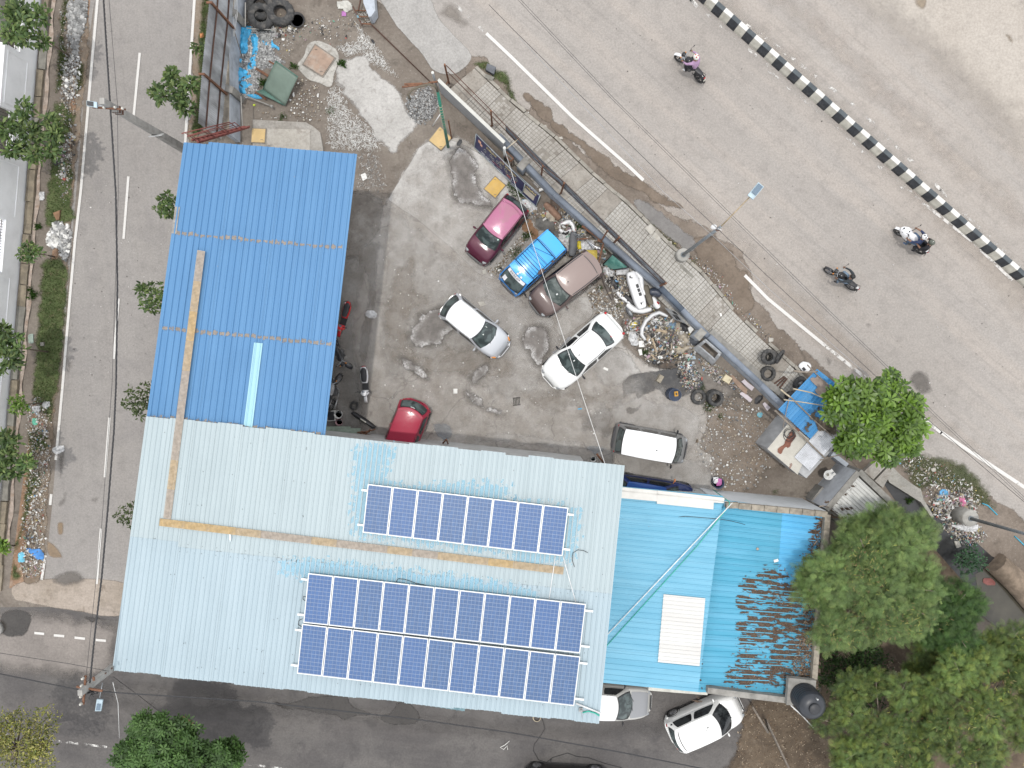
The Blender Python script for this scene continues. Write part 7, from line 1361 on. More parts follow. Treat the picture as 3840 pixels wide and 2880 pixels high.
# yard
l,h=spot((1272,1248),(1306,1142)); scooter('scooter','red scooter parked nose in under the edge of the blue roof',l,h,redb,lean=R(-6),group='two wheelers along the blue shed')
l,h=spot((1312,1374),(1256,1268)); motorcycle('motorcycle','black motorcycle parked below the red scooter',l,h,blackp,blackp,lean=R(8),steer=.5,group='two wheelers along the blue shed')
l,h=spot((1278,1412),(1248,1530)); motorcycle('motorcycle','black and silver motorcycle parked facing up by the blue shed',l,h,silverb,blackp,lean=R(-12),steer=-.3,group='two wheelers along the blue shed')
l,h=spot((1371,1492),(1366,1386)); scooter('scooter','white scooter standing alone beside the blue shed',l,h,whitep,lean=R(-4),steer=-.2,group='two wheelers along the blue shed')

# ================================================================ TREES, GRASS, WEEDS
LF=ATT('leaf',.5,.30,.35,.25); LF2=ATT('glossy_leaf',.35,.25,.45,.25); GRS=ATT('grass_blade',.8,.25,.2,.25); bark=M('bark',(.11,.085,.062),.95,0,.3,8,.6); barkp=M('pale_bark',(.22,.185,.145),.95,0,.3,8,.6)
def ROSETTE(n=6,up=.35):
 V=[];F=[]
 for k in range(n):
  a=2*math.pi*k/n; c,s=math.cos(a),math.sin(a); i=len(V)
  for x,y,z in ((.05,0,0),(.45,-.16,up*.55),(1,0,up*.55),(.45,.16,up*.55),(.75,-.15,up*.66),(.75,.15,up*.66)): V.append((x*c-y*s,x*s+y*c,z))
  F+=[(i,i+1,i+4,i+5),(i,i+5,i+3,i),][:0]+[(i,i+1,i+5,i+3),(i+1,i+4,i+2,i+5)]
 return V,F
def FROND(n=9,w_=.34):
 V=[];F=[]
 for k in range(n):
  x=.06+.94*k/n; l_=w_*math.sin(math.pi*(.12+.85*(k+.5)/n))
  for sg in (1,-1): i=len(V); V+=[(x,0,.0),(x+.040,0,.0),(x+.115,sg*l_,-.05-.1*x),(x+.09,sg*l_,-.05-.1*x)]; F.append((i,i+1,i+2,i+3) if sg<0 else (i+3,i+2,i+1,i))
 return V,F
LEAF6=([(0,0,0),(.3,-.19,.06),(.72,-.16,.05),(1,0,-.06),(.72,.16,.05),(.3,.19,.06)],[(0,1,4,5),(1,2,3,4)])
def crown_mesh(parent,clumps,n,size,cols,tmpl,mat,tilt=.5,flat=.75,hollow=.35,droop=0,name='crown',var=.16,aim=None):
 """leaves spread through several clumps (centre, radius)"""
 w_=np.array([r**2 for _,r in clumps]); w_=w_/w_.sum(); which=RNG.choice(len(clumps),n,p=w_); C=np.array([tuple(c) for c,_ in clumps])[which]; Rr=np.array([r for _,r in clumps])[which]
 d=RNG.normal(0,1,(n,3)); d/=np.linalg.norm(d,axis=1)[:,None]; rad=(hollow+(1-hollow)*RNG.uniform(0,1,n)**.6); d[:,2]=np.where(d[:,2]<-.3,-d[:,2]*.5,d[:,2]); bulge=1+.28*np.sin(d[:,0]*5.1+which*1.7)*np.sin(d[:,1]*4.3+which)
 pos=C+d*(Rr*rad*bulge)[:,None]*np.array([1,1,flat]); yaw=np.arctan2(d[:,1],d[:,0])+RNG.normal(0,.9,n) if aim is None else aim+RNG.normal(0,.5,n)
 cb=RNG.normal(0,.14,len(clumps))[which]; col=palette(cols,n,var)*(1+cb)[:,None]
 return swarm(name,tmpl[0],tmpl[1],pos-np.array(tuple(parent.location)),rots(n,tilt,yaw),RNG.uniform(.7,1.25,n)*size,col,mat,parent)
def tree(name,label,base,crown,rad,n,size,cols,tmpl=LEAF6,mat=None,nclump=9,flat=.75,trunk_r=.06,bk=None,group=None,tilt=.5,spread=.75,cr=.48,hollow=.3,cat='tree',twigs=True,var=.16):
 t=thing(name,label,cat,base,0,group); base=Vector(base); c=Vector(crown); cl=[(c,rad*(.62 if spread<.9 else .45))]
 for k in range(nclump):
  a=2*math.pi*k/nclump+RNG.uniform(-.4,.4); rr=rad*spread*RNG.uniform(.55,1.0); cl.append((c+Vector((rr*math.cos(a),rr*math.sin(a),RNG.uniform(-.35,.25)*rad*flat)),rad*cr*RNG.uniform(.7,1.15)))
 b=MB(); mid=base+(c-base)*.5+Vector((RNG.normal(0,.05),RNG.normal(0,.05),0)); b.tube([base-Vector((0,0,.05)),base+(mid-base)*.5,mid,c-Vector((0,0,rad*.25))],[trunk_r*1.25,trunk_r,trunk_r*.8,trunk_r*.5],8); b.obj('trunk',bk or bark,t,world=True)
 if twigs:
  b=MB()
  for q,r_ in cl[1:]: s0=mid+(c-mid)*RNG.uniform(.2,.8); b.tube([s0,(s0+q)/2+Vector((0,0,-.05)),q,q+(q-s0).normalized()*r_*.6],[trunk_r*.45,trunk_r*.32,trunk_r*.2,trunk_r*.08],6)
  b.obj('branches',bk or bark,t,world=True)['kind']='stuff'
 crown_mesh(t,cl,n,size,cols,tmpl,mat or LF,tilt,flat,hollow,var=var); return t
G1=[(.085,.14,.042),(.12,.185,.055),(.06,.105,.035),(.165,.22,.07)]; G2=[(.10,.18,.022),(.135,.235,.03),(.065,.125,.02),(.17,.28,.045)]; G3=[(.15,.23,.075),(.18,.265,.085),(.12,.19,.062),(.21,.28,.09)]; G4=[(.125,.19,.055),(.155,.225,.06),(.095,.15,.045),(.205,.25,.06)]; G5=[(.27,.27,.06),(.33,.32,.09),(.17,.19,.045),(.38,.35,.13),(.10,.125,.03)]
lane='young trees along the lane'
for lab,bp,cp,z,rd,n,sz in (
 ('young tree leaning over the white wall at the top left corner',(0,0,610,490),(0,0,215,200),3.2,1.05,900,.26),
 ('bushy young tree in front of the second black railing',(0,0,535,1370),(0,0,265,1150),2.5,1.2,1250,.26),
 ('small round tree beside the white rubble heap',(0,1,470,560),(0,1,255,525),2.0,.42,240,.20),
 ('young tree with a thin bent stem half out of frame',(0,1,420,1382),(0,1,50,1345),3.0,.95,780,.27),
 ('small light green shrub with several stems on the verge',(0,2,370,165),(0,2,160,180),1.6,.45,300,.15),
 ('dense dark green tree at the left edge by the gutter',(0,2,260,610),(0,2,70,620),2.6,.95,900,.26),
 ('small bright tree at the lower left end of the white wall',(0,2,120,1400),(0,2,25,1395),1.8,.30,170,.20)):
 tree('young_tree',lab,T(*bp),T(*cp,z),rd,n,sz,G1 if 'light' not in lab and 'bright' not in lab else G2,trunk_r=.035,group=lane,tilt=.55,nclump=9,spread=1.0,cr=.34,hollow=.1)
for lab,cp,z,rd,n,sz,bp in (
 ('young tree standing out over the lane above the blue roof',(0,0,1525,765),3.2,.88,820,.24,(0,0,1760,1010)),
 ('young tree peeping out at the upper left edge of the blue roof',(0,1,1440,120),3.2,.55,330,.20,None),
 ('tall loose tree by the middle of the blue roof edge',(0,1,1345,900),3.2,.72,420,.20,None),
 ('sparse tree by the joint of the blue and pale roofs',(0,2,1210,130),3.2,.72,330,.17,None),
 ('sparse small tree by the upper left edge of the pale roof',(0,2,1110,1130),3.2,.58,240,.15,None)):
 c=T(*cp,z); tree('young_tree',lab,T(*bp) if bp else (c.x+.25,c.y,0),c,rd,n,sz,G1 if 'sparse' not in lab else [(.07,.10,.03),(.10,.135,.045),(.05,.075,.025)],trunk_r=.035,group=lane,tilt=.55,nclump=8,spread=1.0,cr=.34,hollow=.1)
tree('young_tree','leafy sprig beside the tin fence and the lane line',cI(200,640),cI(155,560,1.0),.42,60,.26,G1,trunk_r=.02,group=lane,nclump=5)
tree('broad_leaf_tree','round bright green tree with big rosette leaves beside the tin shack',D(1868,910),D(1897,905,3.6),1.85,820,.36,G2,tmpl=ROSETTE(),mat=LF2,nclump=17,flat=.62,trunk_r=.11,spread=.98,cr=.33,tilt=.32,hollow=.3)
FR=FROND()
POD=([(-1,-.16,0),(1,-.1,.1),(1,.16,.1),(-1,.1,0)],[(0,1,2,3)])
def feather(lab,base,c,rad,n,sz,cols,**k):
 t=tree('feathery_tree',lab,base,c,rad,n,sz,cols,tmpl=FR,group='feathery trees by the drain',bk=barkp,var=.3,**k); m=n//22; cl=[(Vector(c)+Vector((RNG.normal(0,.42)*rad,RNG.normal(0,.42)*rad,RNG.uniform(-.05,.25)*rad)),rad*.30) for _ in range(9)]
 crown_mesh(t,cl,m,.06,[(.30,.24,.10),(.38,.33,.12),(.20,.12,.06),(.42,.42,.10)] if 'podded' not in lab else [(.38,.40,.07),(.30,.33,.06),(.22,.10,.06),(.42,.36,.16)],POD,LF,.5,.5,.4,name='pods')['kind']='stuff'; return t
feather('large light green feathery tree right of the old shed',D(1880,1230),D(1898,1268,4.2),3.0,10500,.36,G3,nclump=22,flat=.5,trunk_r=.14,spread=.95,cr=.27,tilt=.38,hollow=.2)
feather('feathery tree top beside the broken white roof sheets',D(1900,1180),D(1905,1170,3.0),1.45,2600,.36,G3,nclump=8,flat=.5,trunk_r=.08,tilt=.38)
feather('green feathery tree reaching toward the brown pond',D(2020,1330),D(2045,1330,3.4),1.65,3000,.36,[(.045,.10,.025),(.065,.135,.03),(.09,.16,.04)],nclump=9,flat=.5,trunk_r=.08,tilt=.4)
feather('yellow podded feathery tree in the lower right corner',D(2080,1520),D(2130,1540,3.6),2.6,6000,.34,G4,nclump=19,flat=.45,trunk_r=.10,tilt=.42,spread=.98,cr=.27)
feather('yellow podded feathery tree left of the corner one',D(1900,1560),D(1905,1600,3.2),2.9,6800,.34,G4,nclump=20,flat=.45,trunk_r=.10,tilt=.42,spread=.98,cr=.26)
feather('yellow podded feathery tree above the corner one',D(2130,1410),D(2170,1420,3.0),1.5,2200,.34,G4,nclump=9,flat=.45,trunk_r=.08,tilt=.42)
feather('low feathery tree filling the gap above the podded trees',D(2020,1480),D(2040,1440,2.2),1.5,2600,.34,G4,nclump=12,flat=.45,trunk_r=.07,tilt=.42,spread=.95,cr=.3)
tree('dark_bush','dark green bush in the shade beside the old shed wall',D(1840,1430),D(1848,1455,1.0),2.0,3000,.17,[(.022,.05,.012),(.035,.075,.016),(.05,.10,.02)],nclump=10,flat=.55,trunk_r=.06,cat='bush'); tree('dark_bush','blue green bush on the drain bank above the pond',D(2085,1205),D(2092,1210,.9),.75,420,.17,[(.035,.085,.04),(.05,.11,.05)],nclump=7,flat=.6,trunk_r=.04,cat='bush')
tree('dry_bush','dry brown twiggy bush at the corner of the old shed',D(1815,1380),D(1822,1385,1.1),.7,420,.30,[(.20,.155,.11),(.28,.22,.16),(.13,.10,.075)],tmpl=([(-1,-.03,0),(1,-.03,.05),(1,.03,.05),(-1,.03,0)],[(0,1,2,3)]),nclump=6,flat=.6,trunk_r=.04,bk=barkp,cat='bush')
tree('yellow_tree','yellow green tree in the lower left corner',D(20,1640),D(40,1600,4.0),1.75,3600,.13,G5,nclump=13,flat=.6,trunk_r=.12,spread=.74,cr=.38,tilt=.6); tree('green_tree','mid green slender leaved tree at the bottom left beside the yellow one',D(380,1640),D(345,1635,3.6),2.05,2500,.24,[(.06,.12,.03),(.08,.155,.04),(.045,.09,.024),(.10,.18,.05)],tmpl=ROSETTE(6,.2),nclump=14,flat=.5,trunk_r=.10,spread=.80,cr=.36,tilt=.4)
tree('green_tree','smaller mid green tree at the bottom edge beside the grey line',D(480,1650),D(475,1640,3.2),1.15,700,.24,[(.06,.12,.03),(.08,.155,.04),(.045,.09,.024)],tmpl=ROSETTE(6,.2),nclump=8,flat=.5,trunk_r=.07,spread=.75,cr=.38,tilt=.4)
# leaf mould under the trees
patch('leaf_mould',DL([(1610,1520),(1700,1500),(1760,1500),(1770,1300),(1820,1130),(1900,1100),(2000,1150),(2100,1260),(2120,1400),(2300,1450),(2300,1760),(1560,1760),(1590,1620)]),.026,GROUND('leaf_mould',(.075,.055,.038),(.12,.09,.062),(.17,.135,.10),soft=.3,amp=.5,big=.8,fine=12,bmp=.8),res=.16,cat='ground',label='brown leaf mould under the trees at the lower right')
n=2600; pos=np.column_stack([inside(DL([(1600,1530),(1700,1505),(1790,1500),(1800,1420),(1980,1430),(2000,1560),(1900,1700),(1580,1700)]),n,False),np.full(n,.04)]); tag(swarm('fallen_leaves',LEAF_V,LEAF_F,pos,rots(n,.3),RNG.uniform(.05,.12,n),palette([(.16,.11,.07),(.25,.19,.13),(.09,.06,.04),(.32,.26,.19)],n,.2),ATT('leaf_scrap',.9)),'fallen dry leaves on the ground beside the white hatchback','leaves',kind='stuff')
# grass and weeds
BLADE=([(-.11,0,0),(.11,0,0),(.06,.12,.7),(-.04,.26,1)],[(0,1,2,3)])
def grass(lab,pts,n,h,cols=None,edge=.3,z=.03,curve=True):
 p=np.column_stack([inside(pts,n,curve,edge),np.full(n,z)]); return tag(swarm('grass',BLADE[0],BLADE[1],p,rots(n,.35),RNG.uniform(.5,1.3,n)*h,palette(cols or [(.085,.135,.04),(.115,.175,.05),(.06,.10,.03),(.15,.18,.07),(.20,.19,.10)],n,.2),GRS),lab,'grass',kind='stuff')
def tuft(lab,c,r,n,h,cols=None): return grass(lab,[(c.x+r*math.cos(a)*(1+.35*math.sin(3*a+c.x)),c.y+r*math.sin(a)*(1+.3*math.cos(2*a+c.y))) for a in np.linspace(0,2*math.pi,9)[:-1]],n,h,cols)
gg=GROUND('grass_soil',(.07,.095,.035),(.10,.125,.05),(.17,.135,.085),soft=.25,amp=.4,ascale=1.6,big=1.2,fine=14,bmp=.9)
vg=[('grass on the verge between the gutter and the rubble',[(0,0,540,0),(0,0,610,0),(0,0,590,120),(0,0,560,330),(0,0,600,500),(0,0,560,700),(0,0,480,830),(0,0,490,560),(0,0,520,250)],1700),('grass on the verge beside the second tree',[(0,0,460,900),(0,0,640,960),(0,0,640,1180),(0,0,560,1250),(0,0,640,1420),(0,0,640,1659),(0,1,640,100),(0,1,640,250),(0,1,400,300),(0,1,400,0),(0,0,430,1300)],3200),('grass along the lane edge by the grey rubble',[(0,0,680,560),(0,0,740,560),(0,0,720,760),(0,0,660,820),(0,0,650,700)],700),('long strip of grass on the verge below the white rubble',[(0,1,370,600),(0,1,570,600),(0,1,600,800),(0,1,580,1100),(0,1,560,1300),(0,1,520,1659),(0,2,480,120),(0,2,440,330),(0,2,280,120),(0,1,290,1500),(0,1,330,1000)],6500),('grass patches amid the rubbish of the lower verge',[(0,2,260,380),(0,2,400,420),(0,2,440,560),(0,2,300,640),(0,2,380,840),(0,2,300,980),(0,2,220,1250),(0,2,130,1500),(0,2,200,1659),(0,2,90,1640),(0,2,190,1100),(0,2,230,700)],1900),('grass between the lane and the tin fence',[(0,0,1740,0),(0,0,1820,0),(0,0,1800,300),(0,0,1770,700),(0,0,1770,1000),(0,0,1740,1150),(0,0,1650,1150),(0,0,1700,700)],2400),
 ('grass on the verge near the green post and kerb',[(1,0,1880,560),(1,0,1960,520),(1,0,2060,580),(1,0,2180,640),(1,0,2240,800),(2,0,60,920),(2,0,110,960),(1,0,2190,860),(1,0,2080,700)],900),('grass strip behind the kerb stones',[(2,0,60,920),(2,0,150,1000),(2,0,330,1150),(2,0,420,1280),(2,0,560,1420),(2,0,700,1570),(2,0,660,1590),(2,0,480,1400),(2,0,300,1180),(2,0,180,1060)],600),('grass round the fallen kerb slabs near the street lamp',[(2,1,930,60),(2,1,1120,180),(2,1,1300,340),(2,1,1420,430),(2,1,1440,520),(2,1,1370,560),(2,1,1240,430),(2,1,1060,240)],1300),('grass near the base of the street lamp',[(2,1,1500,580),(2,1,1600,560),(2,1,1640,720),(2,1,1760,900),(2,1,1720,960),(2,1,1560,720)],500),('grass on the garbage strewn roadside',[(3,2,1100,620),(3,2,1400,600),(3,2,1700,680),(3,2,1900,900),(3,2,1960,1100),(3,2,1700,1000),(3,2,1420,900),(3,2,1280,960),(3,2,1200,800)],1500)]
for lab,pp,n in vg:
 pts=[T(*x) for x in pp]; big='verge' in lab or 'tin fence' in lab
 patch('grass_ground',pts,.0265,gg if big else GROUND('grass_soil_thin',(.06,.075,.03),(.10,.10,.05),None,soft=.35,amp=.5,ascale=1.6,big=1.2,alpha=.75),res=.1,margin=.3,cat='grass',label='green ground under the '+lab[:60],kind='structure'); grass(lab,pts,n,.085 if n>1000 else .07)
for lab,c,r,n,h in (('weed clump between the rusty cover and the cement spill',T(1,0,755,555),.24,260,.13),('weeds left of the rusty square cover',T(1,0,325,570),.25,160,.12),('weeds below the green tub',T(1,0,230,1010),.22,120,.1),('weeds on the white littered strip',T(1,0,655,955),.25,120,.09),('weed beside the green tub and gravel',cI(890,960),.3,200,.14),('tall weeds in front of the leaning sign boards',cC(1240,1250),.55,520,.14),('green creeper on the scrap by the wall',cA(1760,490),.40,420,.16),('weeds beside the maroon car and the blue van',cA(840,900),.38,380,.10),('weeds behind the blue van',cA(1010,650),.32,300,.12),('moss strip in the crack before the blue van',cA(600,1130),.22,200,.06),('weed near the white bumper',cE(1160,1400),.16,110,.09),('weed by the long dark bracket',cE(790,1040),.16,90,.09),('weeds at the edge of the scrap heap',cF(450,920),.26,260,.10),('weeds round the lying tyre',T(2,2,1700,180),.34,340,.10),('weeds above the lying tyres',T(2,2,1640,40),.25,160,.08),('weed on the dry mud by the shack',T(2,2,1800,275),.18,100,.08),('bright plant in the gutter by the white wall',T(0,1,335,300),.22,160,.14),('leafy plant row in the gutter',T(0,1,285,880),.30,260,.16),('plant growing from the drain bank',T(3,2,1210,1010),.22,140,.14),('low weeds near the old shed wall',T(3,2,60,930),.2,100,.06)):
 tuft(lab,c,r,n,h,[(.05,.12,.02),(.075,.16,.03),(.04,.085,.018),(.10,.18,.045)])


# ================================================================ COVERS, TYRES, SCRAP, LITTER
def poly_slab(name,label,cat,pts,z0,z1,mat,group=None,parent=None):
 b=MB(); b.prism([tuple(p)[:2] for p in pts],z0,z1); o=b.obj(name,mat,parent,world=parent is not None); return o if parent else tag(o,label,cat,group)
def crumple(name,label,cat,pts,z,h,mat,res=.06,freq=5,seed=0,group=None,th=True,tear=0):
 """a creased sheet, bag or cloth lying on what is below it"""
 ph=RNG.uniform(0,6.28,8)
 def zf(X,Y,S):
  r=np.zeros_like(X)
  for k in range(6): a=ph[k]*1.7; r+=np.abs(np.sin((X*math.cos(a)+Y*math.sin(a))*freq*(1+.5*k)+ph[k]+1.5*np.sin(Y*freq*.7+ph[k])))/(1.2+k)
  return h*(r/2.0)*np.clip(.25+S/.18,0,1)
 o=patch(name,pts,z,mat,res=res,margin=.001,zf=zf,cat=cat,label=label,kind=None)
 if 'kind' in o: del o['kind']
 if group: o['group']=group
 return o
def col(name,c,rough=.7,**k): return M(name,c,rough,k.pop('metal',0),k.pop('var',.2),k.pop('scale',5),k.pop('bmp',.3),**k)
ycov=col('yellow_cover',(.52,.33,.085),.65,var=.08,scale=3,dirt=.35,dirtcol=(.40,.32,.2)); pcov=col('faded_yellow_cover',(.52,.37,.17),.7,var=.08,scale=3,dirt=.3,dirtcol=(.38,.3,.2)); rcov=col('rusty_cover',(.28,.20,.15),.8,scale=2.5,dirt=.8,dirtcol=(.34,.30,.26)); frc=col('cover_frame',(.20,.18,.155),.9,dirt=.5,dirtcol=(.09,.08,.07))
def cover(label,pts,mat,z=.03):
 t=thing('manhole_cover',label,'manhole cover',sum(pts,Vector())/4,0,'square manhole covers'); c=sum(pts,Vector())/4
 b=MB(); b.prism([tuple(c+(p-c)*1.12)[:2] for p in pts],0,z); b.obj('frame',frc,t,world=True); b=MB(); b.prism([tuple(p)[:2] for p in pts],z,z+.03); b.obj('lid',mat,t,world=True)
 b=MB(); e=(pts[1]-pts[0]).normalized(); 
 for k in (0,2): p=c+(pts[k]-c)*.72; b.tube([p+Vector((-.06,0,z+.03)),p+Vector((0,0,z+.06)),p+Vector((.06,0,z+.03))],.01,6)
 b.obj('lifting_rings',frc,t,world=True)['kind']='stuff'
cover('faded yellow square cover at the foot of the green post',TL(1,0,[(1590,1098),(1690,1192),(1600,1298),(1497,1215)]),pcov)
cover('bright yellow square cover beside the foamy puddle',[cC(812,950),(cC(1010,1118)),cC(815,1358),cC(605,1185)],ycov)
cover('yellow square cover on the concrete platform above the blue roof',[cI(760,1485,.14),cI(912,1490,.14),cI(900,1645,.14),cI(750,1640,.14)],pcov,z=.17)
cover('large rusty square cover in a lumpy concrete collar',TL(1,0,[(515,395),(680,508),(577,660),(415,560)]),rcov,z=.06)
b=MB(); c=T(2,2,40,150,.0); 
for k in range(5): b.box((c.x-.14+.07*k,c.y,.02),(.03,.36,.03),rz=.1)
for sy in (-.18,.18): b.box((c.x,c.y+sy,.022),(.38,.03,.032),rz=.1)
tag(b.obj('drain_grate',M('iron_grate',(.03,.028,.026),.7)),'small square iron drain grate in the yard floor','grate')
def tyre(label,c,r,w_,tilt=(0,0,0),tread=18,inner=None,rimmed=False,group='old tyres'):
 t=thing('tyre',label,'tyre',c,0,group); t.rotation_euler=tilt; b=MB(); ri=inner or r*.58
 b.lathe([(ri,-w_*.42),(ri+.01,-w_*.5),(r*.86,-w_*.52),(r*.97,-w_*.40),(r,-w_*.2),(r,w_*.2),(r*.97,w_*.40),(r*.86,w_*.52),(ri+.01,w_*.5),(ri,w_*.42),(ri-.012,w_*.3),(r*.80,w_*.25),(r*.80,-w_*.25),(ri-.012,-w_*.3),(ri,-w_*.42)],28,caps=False); b.obj('casing',rubber,t)
 b=MB()
 for k in range(tread*2):
  a=math.pi*k/tread; m=Matrix.Rotation(a,3,'Z'); b.box(m@Vector((r*.99,0,(.2 if k%2 else -.2)*w_)),(.02,.5*math.pi*r/tread*1.2,w_*.38),rot=m)
 b.obj('tread',rubber,t)['kind']='stuff'
 if rimmed: b=MB(); b.lathe([(.001,w_*.2),(.06,w_*.25),(ri*.6,w_*.1),(ri,w_*.35)],20); b.obj('rim',rim_m,t)
 return t
tyre('upper big tractor tyre of the two leaning by the blue tarpaulin',cI(850,70,.30),.62,.36,(.25,.10,.2),14,.30); tyre('lower big tractor tyre lying by the blue tarpaulin',cI(858,195,.34),.60,.36,(.18,.05,1.0),14,.29); tyre('big worn tyre with pale inside beside the tractor tyres',cI(1078,145,.2),.64,.30,(-.1,.22,0),16,.30)
tyre('single tyre lying flat on the footpath',cG(275,350,.30),.37,.20,(.05,.05,0)); 
for k,lab in enumerate(('lowest','second','third','top')): tyre(lab+' tyre of the leaning stack on the footpath',cG(315-11*k,135-1.5*k,.27+.17*k),.36,.17,(.12,-.1,.5*k),group='tyres stacked on the footpath')
tyre('thin tyre leaning on the tyre stack',cG(430,130,.6),.36,.12,(1.0,.5,.7),group='tyres stacked on the footpath'); tyre('wheel with a metal rim beside the blue sheet of the shack',cG(682,470,.45),.34,.22,(.5,.45,0),rimmed=True)
tyre('lone tyre lying right of the blue drum',T(2,2,1610,112,.10),.37,.20)
for k,lab in enumerate(('bottom','middle','top')): tyre(lab+' tyre of the low stack right of the blue drum',T(2,2,1738+11*k,112+6*k,.10+.20*k),.38,.20,group='tyres stacked in the yard')
tyre('small scooter tyre by the white scooter',cH(355,1275,.06),.21,.09)
b=MB(); b.tube([cG(110,395,.55),cG(150,470,.45),cG(200,510,.45),cG(250,520,.5)],[.05,.16,.14,.06],10); tag(b.obj('rubber_strip',rubber),'torn black rubber strip on the yard wall near the shack','rubber')
# drums, buckets, cans
dk=thing('blue_drum','dark blue oil drum with an orange can on top in the oil spill','drum',T(2,2,1375,85)); dm=col('drum_blue',(.035,.05,.085),.45,dirt=.5,dirtcol=(.02,.02,.02)); b=MB(); b.lathe([(.29,0),(.30,.02),(.29,.28),(.305,.30),(.29,.32),(.29,.58),(.305,.60),(.29,.62),(.295,.86),(.30,.88)],26,caps=False); b.lathe([(.30,.88),(.28,.885),(.27,.86),(.001,.86)],26,caps=False); b.obj('drum_body',dm,dk); b=MB(); b.box((.03,.06,.92),(.17,.22,.12),rz=.1); b.obj('orange_can',col('orange_can',(.45,.23,.02)),dk); b=MB(); b.box((.03,.06,.985),(.07,.12,.02),rz=.1); b.obj('can_hole',trim,dk)
def bucket(label,c,r,h,mat,inmat,tilt=(0,0,0),handle=True,name='bucket',cat='bucket'):
 t=thing(name,label,cat,c); t.rotation_euler=tilt; b=MB(); b.lathe([(r*.78,0),(r,h),(r*1.06,h+.005),(r*1.04,h-.02),(r*.95,h-.02),(r*.80,h*.55)],22,caps=False); b.obj('shell',mat,t); b=MB(); b.lathe([(.001,h*.55),(r*.84,h*.55)],20); b.obj('contents',inmat,t)
 if handle: b=MB(); b.tube([(r*math.cos(a)*1.03,r*math.sin(a)*.55,h+.02) for a in np.linspace(0,math.pi,9)],.008,5); b.obj('handle',galv,t)
 return t
wpl=col('white_plastic',(.62,.61,.58),.5,var=.06)
bucket('white bucket beside the rusty prop at the pale roof edge',T(2,2,697,642),.125,.30,wpl,col('cream_lid',(.5,.47,.4))); bucket('white bucket with a spout near the two wheelers',cH(205,1360),.19,.34,wpl,trim); bucket('pink bucket with red liquid near the two wheelers',cH(207,1440),.17,.22,col('pink_plastic',(.42,.26,.27)),col('dark_red',(.13,.05,.045))); 
b=MB(); c=cH(130,1375); b.box((c.x,c.y,.16),(.38,.48,.30),rz=.05); b.box((c.x,c.y,.32),(.32,.42,.02),rz=.05,mi=1); t_=b.obj('square_tub',[wpl,trim]); tag(t_,'white square tub of dark parts near the two wheelers','tub')
bucket('dark blue drum of white and pink rags by the old shed wall',T(2,2,1755,838),.26,.62,dm,trim,handle=False,name='waste_drum',cat='drum'); crumple('rag','white rag on top of the dark blue waste drum','rag',[T(2,2,x,y,.68) for x,y in [(1745,815),(1785,815),(1800,850),(1760,862)]],.56,.12,col('rag_white',(.66,.66,.66)),res=.03,freq=14); crumple('rag','pink rag hanging out of the dark blue waste drum','rag',[T(2,2,x,y,.68) for x,y in [(1780,830),(1815,822),(1812,870),(1775,880)]],.57,.12,col('rag_pink',(.40,.12,.30)),res=.03,freq=14)
b=MB(); c=cF(1850,1385); b.box((c.x,c.y,.14),(.40,.34,.26),rz=-.55,taper=.93); b.lathe([(.035,.27),(.035,.31)],10,(c.x+.1,c.y-.05,0)); tag(b.obj('jerrycan',col('cream_plastic',(.48,.42,.28),.5,var=.08)),'cream plastic jerrycan lying by the yard wall','jerrycan')
b=MB(); c=T(2,2,2140,265); b.lathe([(.14,0),(.14,.04),(.12,.05),(.001,.05)],22,c); tag(b.obj('plastic_disc',col('teal_lid',(.13,.33,.40),.5)),'round teal plastic lid on the mud by the shack','lid')
for x,y,r,lab in ((1065,1345,.10,'black oil can standing in the spill'),(1270,1105,.09,'small round tin near the silver tailgate'),(605,1105,.09,'small dark pot at the edge of the scrap heap')): b=MB(); c=cF(x,y); b.lathe([(r,0),(r,.22),(r*.8,.24),(.001,.24)],18,c); tag(b.obj('tin_can',trim if 'tin' not in lab else galv),lab,'can')
# black bumper and sheet by the scooters
def strip_shell(name,label,cat,pts,width,height,mat,z=.02,parts=(),group=None,n=24,profile=2.6,tilt=0):
 """a long curved moulded part (bumper, fender) arching over a centre line"""
 t=thing(name,label,cat,pts[0],0,group); P_=[Vector((p[0],p[1],0)) for p in pts]; L=[0]
 for a,c in zip(P_,P_[1:]): L.append(L[-1]+(c-a).length)
 def at(f):
  s=f*L[-1]
  for i in range(len(P_)-1):
   if s<=L[i+1]+1e-9: q=(s-L[i])/(L[i+1]-L[i]); return P_[i]*(1-q)+P_[i+1]*q
  return P_[-1]
 def fn(u,v):
  p=at(u); d=(at(min(1,u+.02))-at(max(0,u-.02))).normalized(); nn=Vector((-d.y,d.x,0)); a=(2*v-1); w_=width*(1-.35*abs(2*u-1)**4); return p+nn*(w_*.5*a)+Vector((0,0,z+height*(1-abs(a)**profile)*(1-.25*abs(2*u-1)**3)+tilt*a))
 b=MB(); b.grid(fn,n,10); o=b.obj('shell',mat,t,world=True); md=o.modifiers.new('t','SOLIDIFY'); md.thickness=.012
 for u0,u1,v0,v1,mm,nm in parts:
  b=MB(); b.grid(lambda u,v: fn(u0+(u1-u0)*u,v0+(v1-v0)*v)+Vector((0,0,.014)),8,4); b.obj(nm,mm,t,world=True)
 return t
